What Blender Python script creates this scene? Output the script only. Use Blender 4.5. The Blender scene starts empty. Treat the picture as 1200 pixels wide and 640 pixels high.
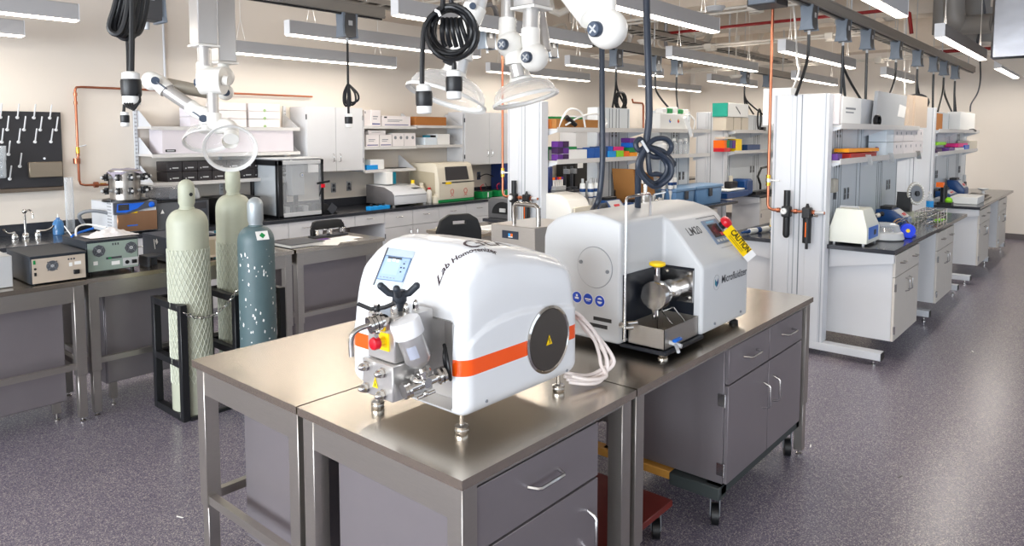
import bpy, bmesh, math, random
from mathutils import Vector, Matrix, noise
random.seed(7)
C = bpy.context.scene.collection
PI = math.pi
# ---------------------------------------------------------------- camera solution
F_, CY_ = 827.6, 218.8
EYE = Vector((0, 0, 1.8))
def _rot(p, y, r):
    c, s = math.cos, math.sin
    A = Matrix(((c(r), -s(r), 0), (s(r), c(r), 0), (0, 0, 1)))
    Bm = Matrix(((1, 0, 0), (0, c(p), -s(p)), (0, s(p), c(p))))
    D = Matrix(((c(y), -s(y), 0), (0, 0, -1), (s(y), c(y), 0)))
    return A @ Bm @ D
RM = _rot(.073, .8587, -.0006)
def ray(px, py): return RM.transposed() @ Vector(((px-600)/F_, (py-CY_)/F_, 1))
def onZ(px, py, z):
    d = ray(px, py); return EYE + d*((z-EYE.z)/d.z)
def onX(px, py, x):
    d = ray(px, py); return EYE + d*(x/d.x)
def onY(px, py, y):
    d = ray(px, py); return EYE + d*(y/d.y)
def zX(px, py, x): return onX(px, py, x).z
def xY(px, y, py=300): return onY(px, py, y).x
def yX(px, x, py=300): return onX(px, py, x).y
def dep(px, py, d): return EYE + ray(px, py)*d          # d metres in front
# ---------------------------------------------------------------- materials
def lin(c):
    return tuple(((v/255)/12.92 if v/255 <= .04045 else ((v/255+.055)/1.055)**2.4) for v in c) + (1,)
MATS = {}
def mat(name, rgb, rough=.5, metal=0, var=0, scale=8, bump=0, bscale=60, spec=.5, coat=0, emit=0, alpha=1, trans=0, aniso=None, ior=1.45):
    if name in MATS: return MATS[name]
    m = bpy.data.materials.new(name); m.use_nodes = True; nt = m.node_tree; N = nt.nodes; L = nt.links
    b = N['Principled BSDF']; col = lin(rgb)
    b.inputs['Base Color'].default_value = col; b.inputs['Roughness'].default_value = rough
    b.inputs['Metallic'].default_value = metal; b.inputs['Specular IOR Level'].default_value = spec
    b.inputs['Coat Weight'].default_value = coat; b.inputs['IOR'].default_value = ior
    b.inputs['Coat Roughness'].default_value = .08
    if trans: b.inputs['Transmission Weight'].default_value = trans
    if alpha < 1: b.inputs['Alpha'].default_value = alpha
    if emit:
        b.inputs['Emission Color'].default_value = col; b.inputs['Emission Strength'].default_value = emit
    tc = N.new('ShaderNodeTexCoord')
    nz = N.new('ShaderNodeTexNoise'); nz.inputs['Scale'].default_value = scale; nz.inputs['Detail'].default_value = 4
    L.new(tc.outputs['Object'], nz.inputs['Vector'])
    if aniso:
        mp = N.new('ShaderNodeMapping'); mp.inputs['Scale'].default_value = aniso
        L.new(tc.outputs['Object'], mp.inputs['Vector']); L.new(mp.outputs['Vector'], nz.inputs['Vector'])
    v = var if var else .015
    mx = N.new('ShaderNodeMix'); mx.data_type = 'RGBA'
    mx.inputs[6].default_value = tuple(max(0, x*(1-v)) for x in col[:3]) + (1,)
    mx.inputs[7].default_value = tuple(min(1, x*(1+v)) for x in col[:3]) + (1,)
    L.new(nz.outputs['Fac'], mx.inputs[0]); L.new(mx.outputs[2], b.inputs['Base Color'])
    if bump:
        n2 = N.new('ShaderNodeTexNoise'); n2.inputs['Scale'].default_value = bscale; n2.inputs['Detail'].default_value = 3
        L.new(tc.outputs['Object'] if not aniso else mp.outputs['Vector'], n2.inputs['Vector'])
        bp = N.new('ShaderNodeBump'); bp.inputs['Strength'].default_value = bump; bp.inputs['Distance'].default_value = .002
        L.new(n2.outputs['Fac'], bp.inputs['Height']); L.new(bp.outputs['Normal'], b.inputs['Normal'])
    MATS[name] = m; return m
white = mat('white_gloss', (226, 228, 232), .22, coat=.4)
lmw = mat('light_grey_shell', (198, 200, 202), .38)
cabw = mat('white_laminate', (210, 211, 214), .42)
pilw = mat('powder_white', (208, 211, 216), .4)
shw = mat('shelf_metal', (206, 204, 202), .4)
epoxy = mat('black_epoxy', (50, 52, 58), .16, var=.1, scale=40)
black = mat('black_plastic', (22, 23, 26), .4)
rubber = mat('black_rubber', (14, 15, 17), .45, bump=.1)
dgrey = mat('dark_grey_plastic', (62, 65, 72), .45)
mgrey = mat('mid_grey', (128, 132, 138), .45)
lgrey = mat('light_grey', (186, 188, 190), .45)
steel = mat('stainless_top', (196, 186, 172), .23, 1, var=.08, scale=3, bump=.2, bscale=4, aniso=(1, 1, 1))
steelb = mat('brushed_steel', (176, 171, 165), .32, .9, var=.08, scale=30, aniso=(1, 1, 12))
panel = mat('painted_steel_grey', (144, 138, 142), .33, .6, var=.04)
chrome = mat('chrome', (205, 203, 200), .1, 1)
chromed = mat('machined_steel', (176, 174, 172), .18, 1, var=.12, scale=60)
handlem = mat('satin_handle', (196, 196, 196), .22, 1)
copper = mat('copper_pipe', (178, 112, 86), .32, 1, var=.12)
brass = mat('brass', (214, 168, 66), .25, 1)
cardb = mat('cardboard', (168, 116, 62), .8, var=.08)
woodm = mat('cream_board', (216, 205, 184), .7, var=.05)
paper = mat('paper_white', (236, 236, 234), .7)
cream = mat('cream_plastic', (214, 206, 188), .45)
redp = mat('red_plastic', (206, 20, 40), .3)
yellow = mat('yellow_plastic', (250, 210, 10), .4)
orange = mat('orange_plastic', (245, 110, 10), .4)
blue = mat('blue_plastic', (10, 100, 200), .35)
lblue = mat('sky_blue_plastic', (30, 150, 225), .4)
dblue = mat('dark_blue_plastic', (14, 62, 118), .35)
navy = mat('navy_metal', (30, 38, 54), .4)
purple = mat('purple_plastic', (92, 40, 130), .45)
green = mat('green_plastic', (10, 135, 70), .45)
lime = mat('lime_plastic', (140, 215, 30), .45)
pink = mat('pink_plastic', (230, 30, 130), .45)
teal = mat('teal_plastic', (0, 120, 145), .4)
screen = mat('screen_blue', (150, 174, 204), .2)
screend = mat('screen_dark', (60, 58, 60), .18)
glow = mat('lamp_diffuser', (255, 244, 228), .5, emit=9)
def glassmat(name, rgb, rough=.03, mixf=.12):
    m = bpy.data.materials.new(name); m.use_nodes = True; nt = m.node_tree; N = nt.nodes; L = nt.links
    b = N['Principled BSDF']; b.inputs['Base Color'].default_value = lin(rgb); b.inputs['Roughness'].default_value = rough
    lw = N.new('ShaderNodeLayerWeight'); lw.inputs['Blend'].default_value = .35
    mr = N.new('ShaderNodeMapRange'); mr.inputs['To Min'].default_value = mixf; mr.inputs['To Max'].default_value = min(1, mixf+.6)
    tr = N.new('ShaderNodeBsdfTransparent'); mx = N.new('ShaderNodeMixShader')
    L.new(lw.outputs['Facing'], mr.inputs['Value']); L.new(mr.outputs['Result'], mx.inputs[0])
    L.new(tr.outputs[0], mx.inputs[1]); L.new(b.outputs[0], mx.inputs[2]); L.new(mx.outputs[0], N['Material Output'].inputs[0])
    MATS[name] = m; return m
clear = glassmat('clear_plastic', (225, 230, 235), .05, .14)
clear2 = glassmat('thin_clear', (215, 222, 228), .05, .25)
bluec = glassmat('blue_clear', (80, 140, 200), .1, .6)
smoke = glassmat('smoke_clear', (120, 122, 130), .1, .4)
# ---------------------------------------------------------------- mesh builder
def smooth_pts(pts, k=6, closed=False):
    P = [Vector(p) for p in pts]; n = len(P); out = []
    rng = range(n if closed else n-1)
    for i in rng:
        if closed: p0, p1, p2, p3 = P[(i-1) % n], P[i], P[(i+1) % n], P[(i+2) % n]
        else: p0, p1, p2, p3 = P[max(i-1, 0)], P[i], P[i+1], P[min(i+2, n-1)]
        for j in range(k):
            t = j/k
            out.append(.5*((2*p1)+(-p0+p2)*t+(2*p0-5*p1+4*p2-p3)*t*t+(-p0+3*p1-3*p2+p3)*t**3))
    if not closed: out.append(P[-1])
    return out
class B:
    def __init__(s): s.bm = bmesh.new(); s.ms = []
    def mi(s, m):
        if m is None: return 0
        if m not in s.ms: s.ms.append(m)
        return s.ms.index(m)
    def poly(s, vs, fs, m=None):
        k = s.mi(m); V = [s.bm.verts.new(v) for v in vs]; out = []
        for f in fs:
            try:
                a = s.bm.faces.new([V[i] for i in f]); a.material_index = k; out.append(a)
            except ValueError: pass
        return V, out
    def box(s, x0, x1, y0, y1, z0, z1, m=None, bev=0, seg=1):
        x0, x1 = sorted((x0, x1)); y0, y1 = sorted((y0, y1)); z0, z1 = sorted((z0, z1))
        V, Fc = s.poly([(x0,y0,z0),(x1,y0,z0),(x1,y1,z0),(x0,y1,z0),(x0,y0,z1),(x1,y0,z1),(x1,y1,z1),(x0,y1,z1)],
               [(3,2,1,0),(4,5,6,7),(0,1,5,4),(1,2,6,5),(2,3,7,6),(3,0,4,7)], m)
        if bev:
            k = Fc[0].material_index
            E = list({e for f in Fc for e in f.edges})
            r = bmesh.ops.bevel(s.bm, geom=E, offset=bev, segments=seg, profile=.5, affect='EDGES', clamp_overlap=True)
            for f in r['faces']: f.material_index = k
        return s
    def bar(s, p0, p1, w, h, m=None, up=(0,0,1), bev=0):
        p0, p1 = Vector(p0), Vector(p1); d = (p1-p0).normalized(); u = Vector(up)
        if abs(d.dot(u)) > .98: u = Vector((1,0,0))
        a = d.cross(u).normalized(); b = a.cross(d)
        vs = [p+a*(sx*w/2)+b*(sy*h/2) for p in (p0,p1) for sx,sy in ((-1,-1),(1,-1),(1,1),(-1,1))]
        s.poly(vs, [(0,1,2,3),(7,6,5,4),(0,4,5,1),(1,5,6,2),(2,6,7,3),(3,7,4,0)], m); return s
    def cyl(s, p0, p1, r, r1=None, n=16, m=None, cap=True):
        p0, p1 = Vector(p0), Vector(p1); r1 = r if r1 is None else r1
        d = (p1-p0).normalized(); u = Vector((0,0,1)) if abs(d.z) < .9 else Vector((1,0,0))
        a = d.cross(u).normalized(); b = d.cross(a)
        vs = [p+(a*math.cos(2*PI*i/n)+b*math.sin(2*PI*i/n))*q for p,q in ((p0,r),(p1,r1)) for i in range(n)]
        fs = [(i,(i+1)%n,n+(i+1)%n,n+i) for i in range(n)]
        if cap: fs += [tuple(range(n))[::-1], tuple(range(n,2*n))]
        s.poly(vs, fs, m); return s
    def tube(s, pts, r, n=8, m=None, sm=0, closed=False):
        P = smooth_pts(pts, sm, closed) if sm else [Vector(p) for p in pts]
        k = len(P); prev = None; vs = []
        for i in range(k):
            if closed: d = (P[(i+1) % k]-P[i-1]).normalized()
            else: d = (P[min(i+1,k-1)]-P[max(i-1,0)]).normalized()
            if prev is None:
                u = Vector((0,0,1)) if abs(d.z) < .9 else Vector((1,0,0)); a = d.cross(u).normalized()
            else: a = (prev-d*prev.dot(d)).normalized()
            prev = a; b = d.cross(a)
            vs += [P[i]+(a*math.cos(2*PI*j/n)+b*math.sin(2*PI*j/n))*r for j in range(n)]
        fs = []
        for i in range(k if closed else k-1):
            q = (i+1) % k
            fs += [(i*n+j, i*n+(j+1)%n, q*n+(j+1)%n, q*n+j) for j in range(n)]
        if not closed: fs += [tuple(range(n))[::-1], tuple(range((k-1)*n, k*n))]
        s.poly(vs, fs, m); return s
    def lathe(s, c, prof, n=24, ax=(0,0,1), m=None, cap=True):
        c = Vector(c); d = Vector(ax).normalized(); u = Vector((0,0,1)) if abs(d.z) < .9 else Vector((1,0,0))
        a = d.cross(u).normalized(); b = d.cross(a); vs = []
        for r, z in prof: vs += [c+d*z+(a*math.cos(2*PI*i/n)+b*math.sin(2*PI*i/n))*max(r,1e-5) for i in range(n)]
        k = len(prof); fs = [(i*n+j, i*n+(j+1)%n, (i+1)*n+(j+1)%n, (i+1)*n+j) for i in range(k-1) for j in range(n)]
        if cap: fs += [tuple(range(n))[::-1], tuple(range((k-1)*n, k*n))]
        s.poly(vs, fs, m); return s
    def prism(s, pts, ax, a, b, m=None, bev=0, seg=2):
        def P(u, v, w): return {'x': (w,u,v), 'y': (u,w,v), 'z': (u,v,w)}[ax]
        n = len(pts); vs = [P(u,v,a) for u,v in pts]+[P(u,v,b) for u,v in pts]
        V, Fc = s.poly(vs, [tuple(range(n))[::-1], tuple(range(n,2*n))]+[(i,(i+1)%n,n+(i+1)%n,n+i) for i in range(n)], m)
        if bev:
            k = Fc[0].material_index
            E = list({e for f in Fc for e in f.edges})
            r = bmesh.ops.bevel(s.bm, geom=E, offset=bev, segments=seg, profile=.5, affect='EDGES', clamp_overlap=True)
            for f in r['faces']: f.material_index = k
        return s
    def ball(s, c, r, m=None, n=16, sc=(1,1,1)):
        k = s.mi(m); mt = Matrix.Translation(c) @ Matrix.Diagonal((r*sc[0], r*sc[1], r*sc[2], 1))
        q = bmesh.ops.create_uvsphere(s.bm, u_segments=n, v_segments=max(6,n//2), radius=1, matrix=mt)
        for f in {f for v in q['verts'] for f in v.link_faces}: f.material_index = k
        return s
    def xf(s, M): bmesh.ops.transform(s.bm, matrix=M, verts=s.bm.verts); return s
def wmat(o):
    M = Matrix.LocRotScale(o.location, o.rotation_euler, o.scale)
    return wmat(o.parent) @ M if o.parent else M
def build(b, name, m=None, parent=None, ang=38, local=False, label=None):
    if parent is not None and not local: b.xf(wmat(parent).inverted())
    bmesh.ops.recalc_face_normals(b.bm, faces=b.bm.faces)
    me = bpy.data.meshes.new(name); b.bm.to_mesh(me); b.bm.free()
    ms = b.ms if b.ms else [m or lgrey]
    if m is not None and b.ms and m not in b.ms: pass
    for q in ms: me.materials.append(q)
    me.polygons.foreach_set('use_smooth', [True]*len(me.polygons))
    me.set_sharp_from_angle(angle=math.radians(ang))
    o = bpy.data.objects.new(name, me); C.objects.link(o)
    if parent is not None: o.parent = parent
    if label: o['label'] = label
    return o
def tag(o, label, cat, group=None):
    o['label'] = label; o['category'] = cat
    if group: o['group'] = group
    return o
def thing(name, label, cat, loc=(0,0,0), rz=0, group=None):
    o = bpy.data.objects.new(name, None); C.objects.link(o); o.empty_display_size = .05
    o.location = loc; o.rotation_euler = (0,0,rz); return tag(o, label, cat, group)
def kids(o): return [c for c in C.objects if c.parent == o]
def settle(root):
    """move the Empty to the base of what it carries"""
    ds = []
    def rec(o):
        for c in kids(o): ds.append(c); rec(c)
    rec(root); vs = [v.co for d in ds for v in d.data.vertices]
    if not vs: return root
    lo = Vector([min(v[i] for v in vs) for i in range(3)]); hi = Vector([max(v[i] for v in vs) for i in range(3)])
    p = Vector(((lo.x+hi.x)/2, (lo.y+hi.y)/2, lo.z))
    for me in {d.data for d in ds}: me.transform(Matrix.Translation(-p))
    root.location = Matrix.LocRotScale(root.location, root.rotation_euler, root.scale) @ p
    return root
def one(b, name, m, label, cat, group=None, ang=38):
    """a thing that is one mesh, origin at its base"""
    vs = [v.co for v in b.bm.verts]
    lo = Vector([min(v[i] for v in vs) for i in range(3)]); hi = Vector([max(v[i] for v in vs) for i in range(3)])
    p = Vector(((lo.x+hi.x)/2, (lo.y+hi.y)/2, lo.z)); b.xf(Matrix.Translation(-p))
    o = build(b, name, m, None, ang); o.location = p; return tag(o, label, cat, group)
def struct(b, name, m=None):
    o = build(b, name, m); o['kind'] = 'structure'; return o
def dup(root, loc, rz=None, label=None, group=None):
    r = root.copy(); C.objects.link(r); r.location = loc
    if rz is not None: r.rotation_euler = (0,0,rz)
    if label: r['label'] = label
    if group: r['group'] = group
    for ch in kids(root):
        c = ch.copy(); C.objects.link(c); c.parent = r
        for g in kids(ch):
            d = g.copy(); C.objects.link(d); d.parent = c
    return r
def text_b(s_, size, o, xd, yd, m, depth=.0006, align='LEFT', bold=0, b=None, onto=None):
    """lettering laid on a surface: o origin, xd reading direction, yd up direction"""
    cu = bpy.data.curves.new('lettering', 'FONT'); cu.body = s_; cu.size = size; cu.align_x = align
    cu.offset = bold; cu.resolution_u = 3
    ob = bpy.data.objects.new('lettering', cu); me = bpy.data.meshes.new_from_object(ob)
    xd = Vector(xd).normalized(); yd = Vector(yd); yd = (yd-xd*yd.dot(xd)).normalized(); zd = xd.cross(yd)
    b = b or B(); k = b.mi(m)
    M = Matrix((xd, yd, zd)).transposed()
    V = [b.bm.verts.new(Vector(o)+M @ Vector((v.co.x, v.co.y, depth))) for v in me.vertices]
    for p in me.polygons:
        try:
            f = b.bm.faces.new([V[i] for i in p.vertices]); f.material_index = k
        except ValueError: pass
    bpy.data.objects.remove(ob); bpy.data.curves.remove(cu); bpy.data.meshes.remove(me)
    if onto:
        for v in V: v.co = onto(v.co)
    return b
def cut(obj, b):
    """boolean difference baked into obj's mesh"""
    me = bpy.data.meshes.new('cutter'); bmesh.ops.recalc_face_normals(b.bm, faces=b.bm.faces); b.bm.to_mesh(me); b.bm.free()
    co = bpy.data.objects.new('cutter', me); C.objects.link(co)
    md = obj.modifiers.new('b', 'BOOLEAN'); md.operation = 'DIFFERENCE'; md.object = co; md.solver = 'EXACT'
    bpy.context.view_layer.update()
    ev = obj.evaluated_get(bpy.context.evaluated_depsgraph_get())
    nm = bpy.data.meshes.new_from_object(ev); obj.modifiers.clear(); obj.data = nm
    bpy.data.objects.remove(co); return obj
def grid_sphere_box(x0, x1, y0, y1, z0, z1, r, n=28):
    """rounded box with evenly spread faces"""
    bm = bmesh.new(); bmesh.ops.create_cube(bm, size=2)
    bmesh.ops.subdivide_edges(bm, edges=bm.edges, cuts=n, use_grid_fill=True)
    c = Vector(((x0+x1)/2, (y0+y1)/2, (z0+z1)/2)); h = Vector(((x1-x0)/2, (y1-y0)/2, (z1-z0)/2))
    for v in bm.verts:
        p = Vector([v.co[i]*h[i] for i in range(3)])
        q = Vector([max(-(h[i]-r), min(h[i]-r, p[i])) for i in range(3)]); d = p-q
        if d.length > 1e-9: p = q+d.normalized()*r
        v.co = c+p
    return bm
def handle(b, p, d, w, out=.03, r=.004, m=None):
    """bow pull handle: centre p, run direction d, width w, standing out along `out` vector"""
    p, d, o = Vector(p), Vector(d).normalized(), Vector(out)
    b.tube([p-d*w/2, p-d*w*.42+o*.85, p-d*w*.36+o, p+d*w*.36+o, p+d*w*.42+o*.85, p+d*w/2], r, 6, m); return b
# ================================================================ the room
XL, XR, YF, YB, ZC = -7.5, 14.8, -6.0, 7.45, 4.15
def floor_mat():
    m = bpy.data.materials.new('speckled_floor'); m.use_nodes = True; nt = m.node_tree; N = nt.nodes; L = nt.links
    b = N['Principled BSDF']; tc = N.new('ShaderNodeTexCoord')
    v = N.new('ShaderNodeTexVoronoi'); v.inputs['Scale'].default_value = 230; L.new(tc.outputs['Object'], v.inputs['Vector'])
    sep = N.new('ShaderNodeSeparateColor'); L.new(v.outputs['Color'], sep.inputs[0])
    cr = N.new('ShaderNodeValToRGB'); e = cr.color_ramp; e.interpolation = 'CONSTANT'
    e.elements[0].position = 0; e.elements[0].color = lin((104, 99, 114)); e.elements[1].position = .86; e.elements[1].color = lin((172, 165, 164))
    for p, c in ((.28, (118, 112, 127)), (.55, (136, 129, 140)), (.74, (88, 83, 102))):
        q = e.elements.new(p); q.color = lin(c)
    L.new(sep.outputs[0], cr.inputs[0])
    n = N.new('ShaderNodeTexNoise'); n.inputs['Scale'].default_value = .9; L.new(tc.outputs['Object'], n.inputs['Vector'])
    mx = N.new('ShaderNodeMix'); mx.data_type = 'RGBA'; mx.blend_type = 'MULTIPLY'; mx.inputs[0].default_value = .25
    L.new(cr.outputs[0], mx.inputs[6]); L.new(n.outputs['Color'], mx.inputs[7]); 
    L.new(cr.outputs[0], b.inputs['Base Color'])
    n2 = N.new('ShaderNodeTexNoise'); n2.inputs['Scale'].default_value = 14; n2.inputs['Detail'].default_value = 2; L.new(tc.outputs['Object'], n2.inputs['Vector'])
    bp = N.new('ShaderNodeBump'); bp.inputs['Strength'].default_value = .12; bp.inputs['Distance'].default_value = .004
    L.new(n2.outputs['Fac'], bp.inputs['Height']); L.new(bp.outputs['Normal'], b.inputs['Normal'])
    b.inputs['Roughness'].default_value = .27; b.inputs['Specular IOR Level'].default_value = .5
    return m
wallm = mat('painted_wall', (222, 214, 204), .75, var=.02, scale=2, bump=.05, bscale=90)
ceilm = mat('ceiling_paint', (228, 218, 204), .85, var=.05, scale=1.5)
beamm = mat('ceiling_beam', (206, 195, 182), .8, var=.05)
struct(B().box(XL, XR, YF, YB, -.08, 0), 'floor', floor_mat())
struct(B().box(XL, XR, YF, YB, ZC, ZC+.1), 'ceiling', ceilm)
struct(B().box(XL, XR+.1, YB, YB+.12, 0, ZC), 'wall_back', wallm)
struct(B().box(XR, XR+.12, YF, YB, 0, ZC), 'wall_right', wallm)
# window walls behind and beside the camera
def winwall(name, ax, at, a0, a1, wins, z0=.75, z1=3.3):
    b = B(); t = .12
    def bx(u0, u1, w0, w1):
        if ax == 'x': b.box(at-t, at, u0, u1, w0, w1)
        else: b.box(u0, u1, at-t, at, w0, w1)
    bx(a0, a1, 0, z0); bx(a0, a1, z1, ZC); u = a0
    for w0, w1 in wins: bx(u, w0, z0, z1); u = w1
    bx(u, a1, z0, z1); return struct(b, name, wallm)
frm = mat('window_frame_alu', (190, 192, 195), .4, .4)
WL = [(-4.6, -1.4), (-.8, 2.4), (3.0, 6.2)]; WF = [(-5.0, -1.8), (-1.0, 2.2), (3.0, 6.2), (7.0, 10.2), (11.0, 14.2)]
winwall('wall_left', 'x', XL, YF, YB, WL); winwall('wall_front', 'y', YF, XL, XR, WF)
k = 0
for ax, at, ws in (('x', XL, WL), ('y', YF, WF)):
    for w0, w1 in ws:
        k += 1; b = B()
        for u0, u1, z0, z1 in ((w0, w1, .75, .81), (w0, w1, 3.24, 3.3), (w0, w0+.06, .75, 3.3), (w1-.06, w1, .75, 3.3), ((w0+w1)/2-.03, (w0+w1)/2+.03, .75, 3.3), (w0, w1, 1.9, 1.95)):
            if ax == 'x': b.box(at-.09, at-.03, u0, u1, z0, z1)
            else: b.box(u0, u1, at-.09, at-.03, z0, z1)
        struct(b, 'window_%d' % k, frm)
base = mat('baseboard_vinyl', (88, 82, 82), .5)
struct(B().box(XR-.012, XR, YF, YB, 0, .1), 'baseboard_right', base)
struct(B().box(XL, XR-.02, YB-.012, YB, 0, .1), 'baseboard_back', base)
# dropped edge of the ceiling along the back wall and concrete beams across the room
struct(B().box(XL, XR-.02, YB-.55, YB, 3.3, ZC), 'trim_1', beamm)
struct(B().box(XR-.5, XR, YF, YB-.56, 3.35, ZC), 'trim_2', beamm)
for i, x in enumerate((3.4, 6.6, 9.4, 12.2)):
    struct(B().box(x, x+.45, YF, YB-.56, 3.62, ZC), 'trim_%d' % (i+3), beamm)
# ---------------------------------------------------------------- camera
cam = bpy.data.cameras.new('camera'); co = bpy.data.objects.new('camera', cam); C.objects.link(co)
cam.sensor_width = 36; cam.sensor_fit = 'HORIZONTAL'; cam.lens = F_/1200*36; cam.shift_y = -(320-CY_)/1200; cam.clip_start = .05
R3 = Matrix((RM[0], -RM[1], -RM[2])).transposed()
co.matrix_world = Matrix.Translation(EYE) @ R3.to_4x4()
bpy.context.scene.camera = co
# ---------------------------------------------------------------- daylight and lamps
sc = bpy.context.scene; w = bpy.data.worlds.new('sky'); sc.world = w; w.use_nodes = True
bg = w.node_tree.nodes['Background']; bg.inputs[0].default_value = (.62, .78, 1, 1); bg.inputs[1].default_value = .9
def area(name, loc, rot, sx, sy, power, col):
    l = bpy.data.lights.new(name, 'AREA'); l.shape = 'RECTANGLE'; l.size = sx; l.size_y = sy; l.energy = power; l.color = col
    o = bpy.data.objects.new(name, l); C.objects.link(o); o.location = loc; o.rotation_euler = rot; return o
DAY = (.88, .94, 1.0)
for w0, w1 in WL: area('daylight', (XL-.2, (w0+w1)/2, 2.05), (0, -PI/2, 0), 2.5, w1-w0, 500, DAY)
for w0, w1 in WF: area('daylight', ((w0+w1)/2, YF-.2, 2.05), (PI/2, 0, 0), w1-w0, 2.5, 32, DAY)
sc.view_settings.view_transform = 'Standard'; sc.view_settings.look = 'None'; sc.view_settings.gamma = 1
sc.view_settings.use_curve_mapping = False; sc.view_settings.exposure = 0.2
# ---------------------------------------------------------------- linear pendant lights
housing = mat('lamp_housing', (176, 176, 178), .45)
housel = mat('lamp_end_cap', (226, 227, 230), .4)
wirem = mat('white_cord', (222, 220, 216), .5)
def pendant(x0, x1, y, zb, label, hang=True):
    t = thing('pendant_light', label, 'ceiling light', group=None)
    h, wd = .135, .085
    b = B(); b.box(x0, x1, y-wd/2, y+wd/2, zb+.012, zb+h, housing, bev=.004)
    build(b, 'lamp_housing', None, t)
    for x in (x0-.006, x1): build(B().box(x, x+.006, y-wd/2-.002, y+wd/2+.002, zb+.004, zb+h+.002), 'end_cap', housel, t)
    build(B().box(x0+.005, x1-.005, y-wd/2+.006, y+wd/2-.006, zb, zb+.013), 'diffuser', glow, t)
    for x in (x0+.25, x1-.25):
        build(B().tube([(x-.05, y, zb+h), (x, y, zb+h+.22), (x, y, ZC)], .003, 5).tube([(x+.05, y, zb+h), (x, y, zb+h+.22)], .003, 5), 'suspension_cable', wirem, t)
    a = area('lamp', ((x0+x1)/2, y, zb-.01), (0, 0, 0), x1-x0-.1, .07, (14 if y < 6.5 else 8)*(x1-x0)/2.44, (1, .93, .84))
    a2 = area('lamp', ((x0+x1)/2, y, zb+h+.03), (PI, 0, 0), x1-x0-.1, .07, (3.5 if y < 6.5 else 1.5)*(x1-x0)/2.44, (1, .90, .80))
    settle(t); return t
ZL = 2.72
def pend_px(a, b_, y, label, far=None):
    p, q = onY(a[0], a[1], y), onY(b_[0], b_[1], y)
    z = (p.z+q.z)/2; pendant(p.x, min(q.x, 14.3), y, z, label)
P1 = onZ(1101, 44, ZL); P2 = onZ(1151, 71, ZL); rowY = (1.38, 2.9, 4.2, 5.7, 7.0)
pend_px((1101, 44), (1151.5, 71), 1.38, 'nearest linear pendant light of the right row, beside the foil duct')
pend_px((1169, 81), (1197, 95), 1.38, 'linear pendant light at the far right, below the foil duct')
pendant(4.0, onY(1057, 18, 1.38).x, 1.38, 2.73, 'linear pendant light cut off by the top edge above the row of grey outlet boxes')
pend_px((640, -12), (838, 40), 2.9, 'large linear pendant light crossed by the thick hanging black cable, top centre')
pend_px((916, 62.5), (999, 79.5), 2.9, 'linear pendant light just right of the tall copper drop pipe')
pend_px((1035, 89), (1079, 99), 2.9, 'short looking far pendant light above the cardboard panels')
pend_px((463, 22), (690, 53), 4.35, 'linear pendant light behind the white extraction arms')
pend_px((784, 68), (885, 84), 4.2, 'linear pendant light in front of the middle rail of outlet boxes')
pend_px((930, 93), (986, 101), 4.2, 'linear pendant light just above the white column with the regulator')
pend_px((337, 44.5), (560, 65.5), 5.75, 'long pendant light passing behind the single hanging outlet box on the left')
pend_px((665, 77), (775, 90), 5.75, 'pendant light below the cable tray, left of the thick hanging cable')
pend_px((831, 95), (896, 104), 5.75, 'small far pendant light over the tall middle column')
pend_px((255, 64), (462, 78), 6.85, 'pendant light nearest the back wall above the drawer boxes')
pend_px((572, 84), (689, 96), 6.95, 'pendant light on the back wall side behind the lamp-shaped hoods')
pend_px((750, 101), (819.5, 108), 6.95, 'farthest pendant light near the back corner of the room')
pend_px((-150, 0), (90.5, 26), 6.2, 'pendant light at the upper left corner with a hanger wire')
pend_px((-150, 25), (27, 46.5), 6.95, 'lower short end of a pendant light at the left edge')
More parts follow.
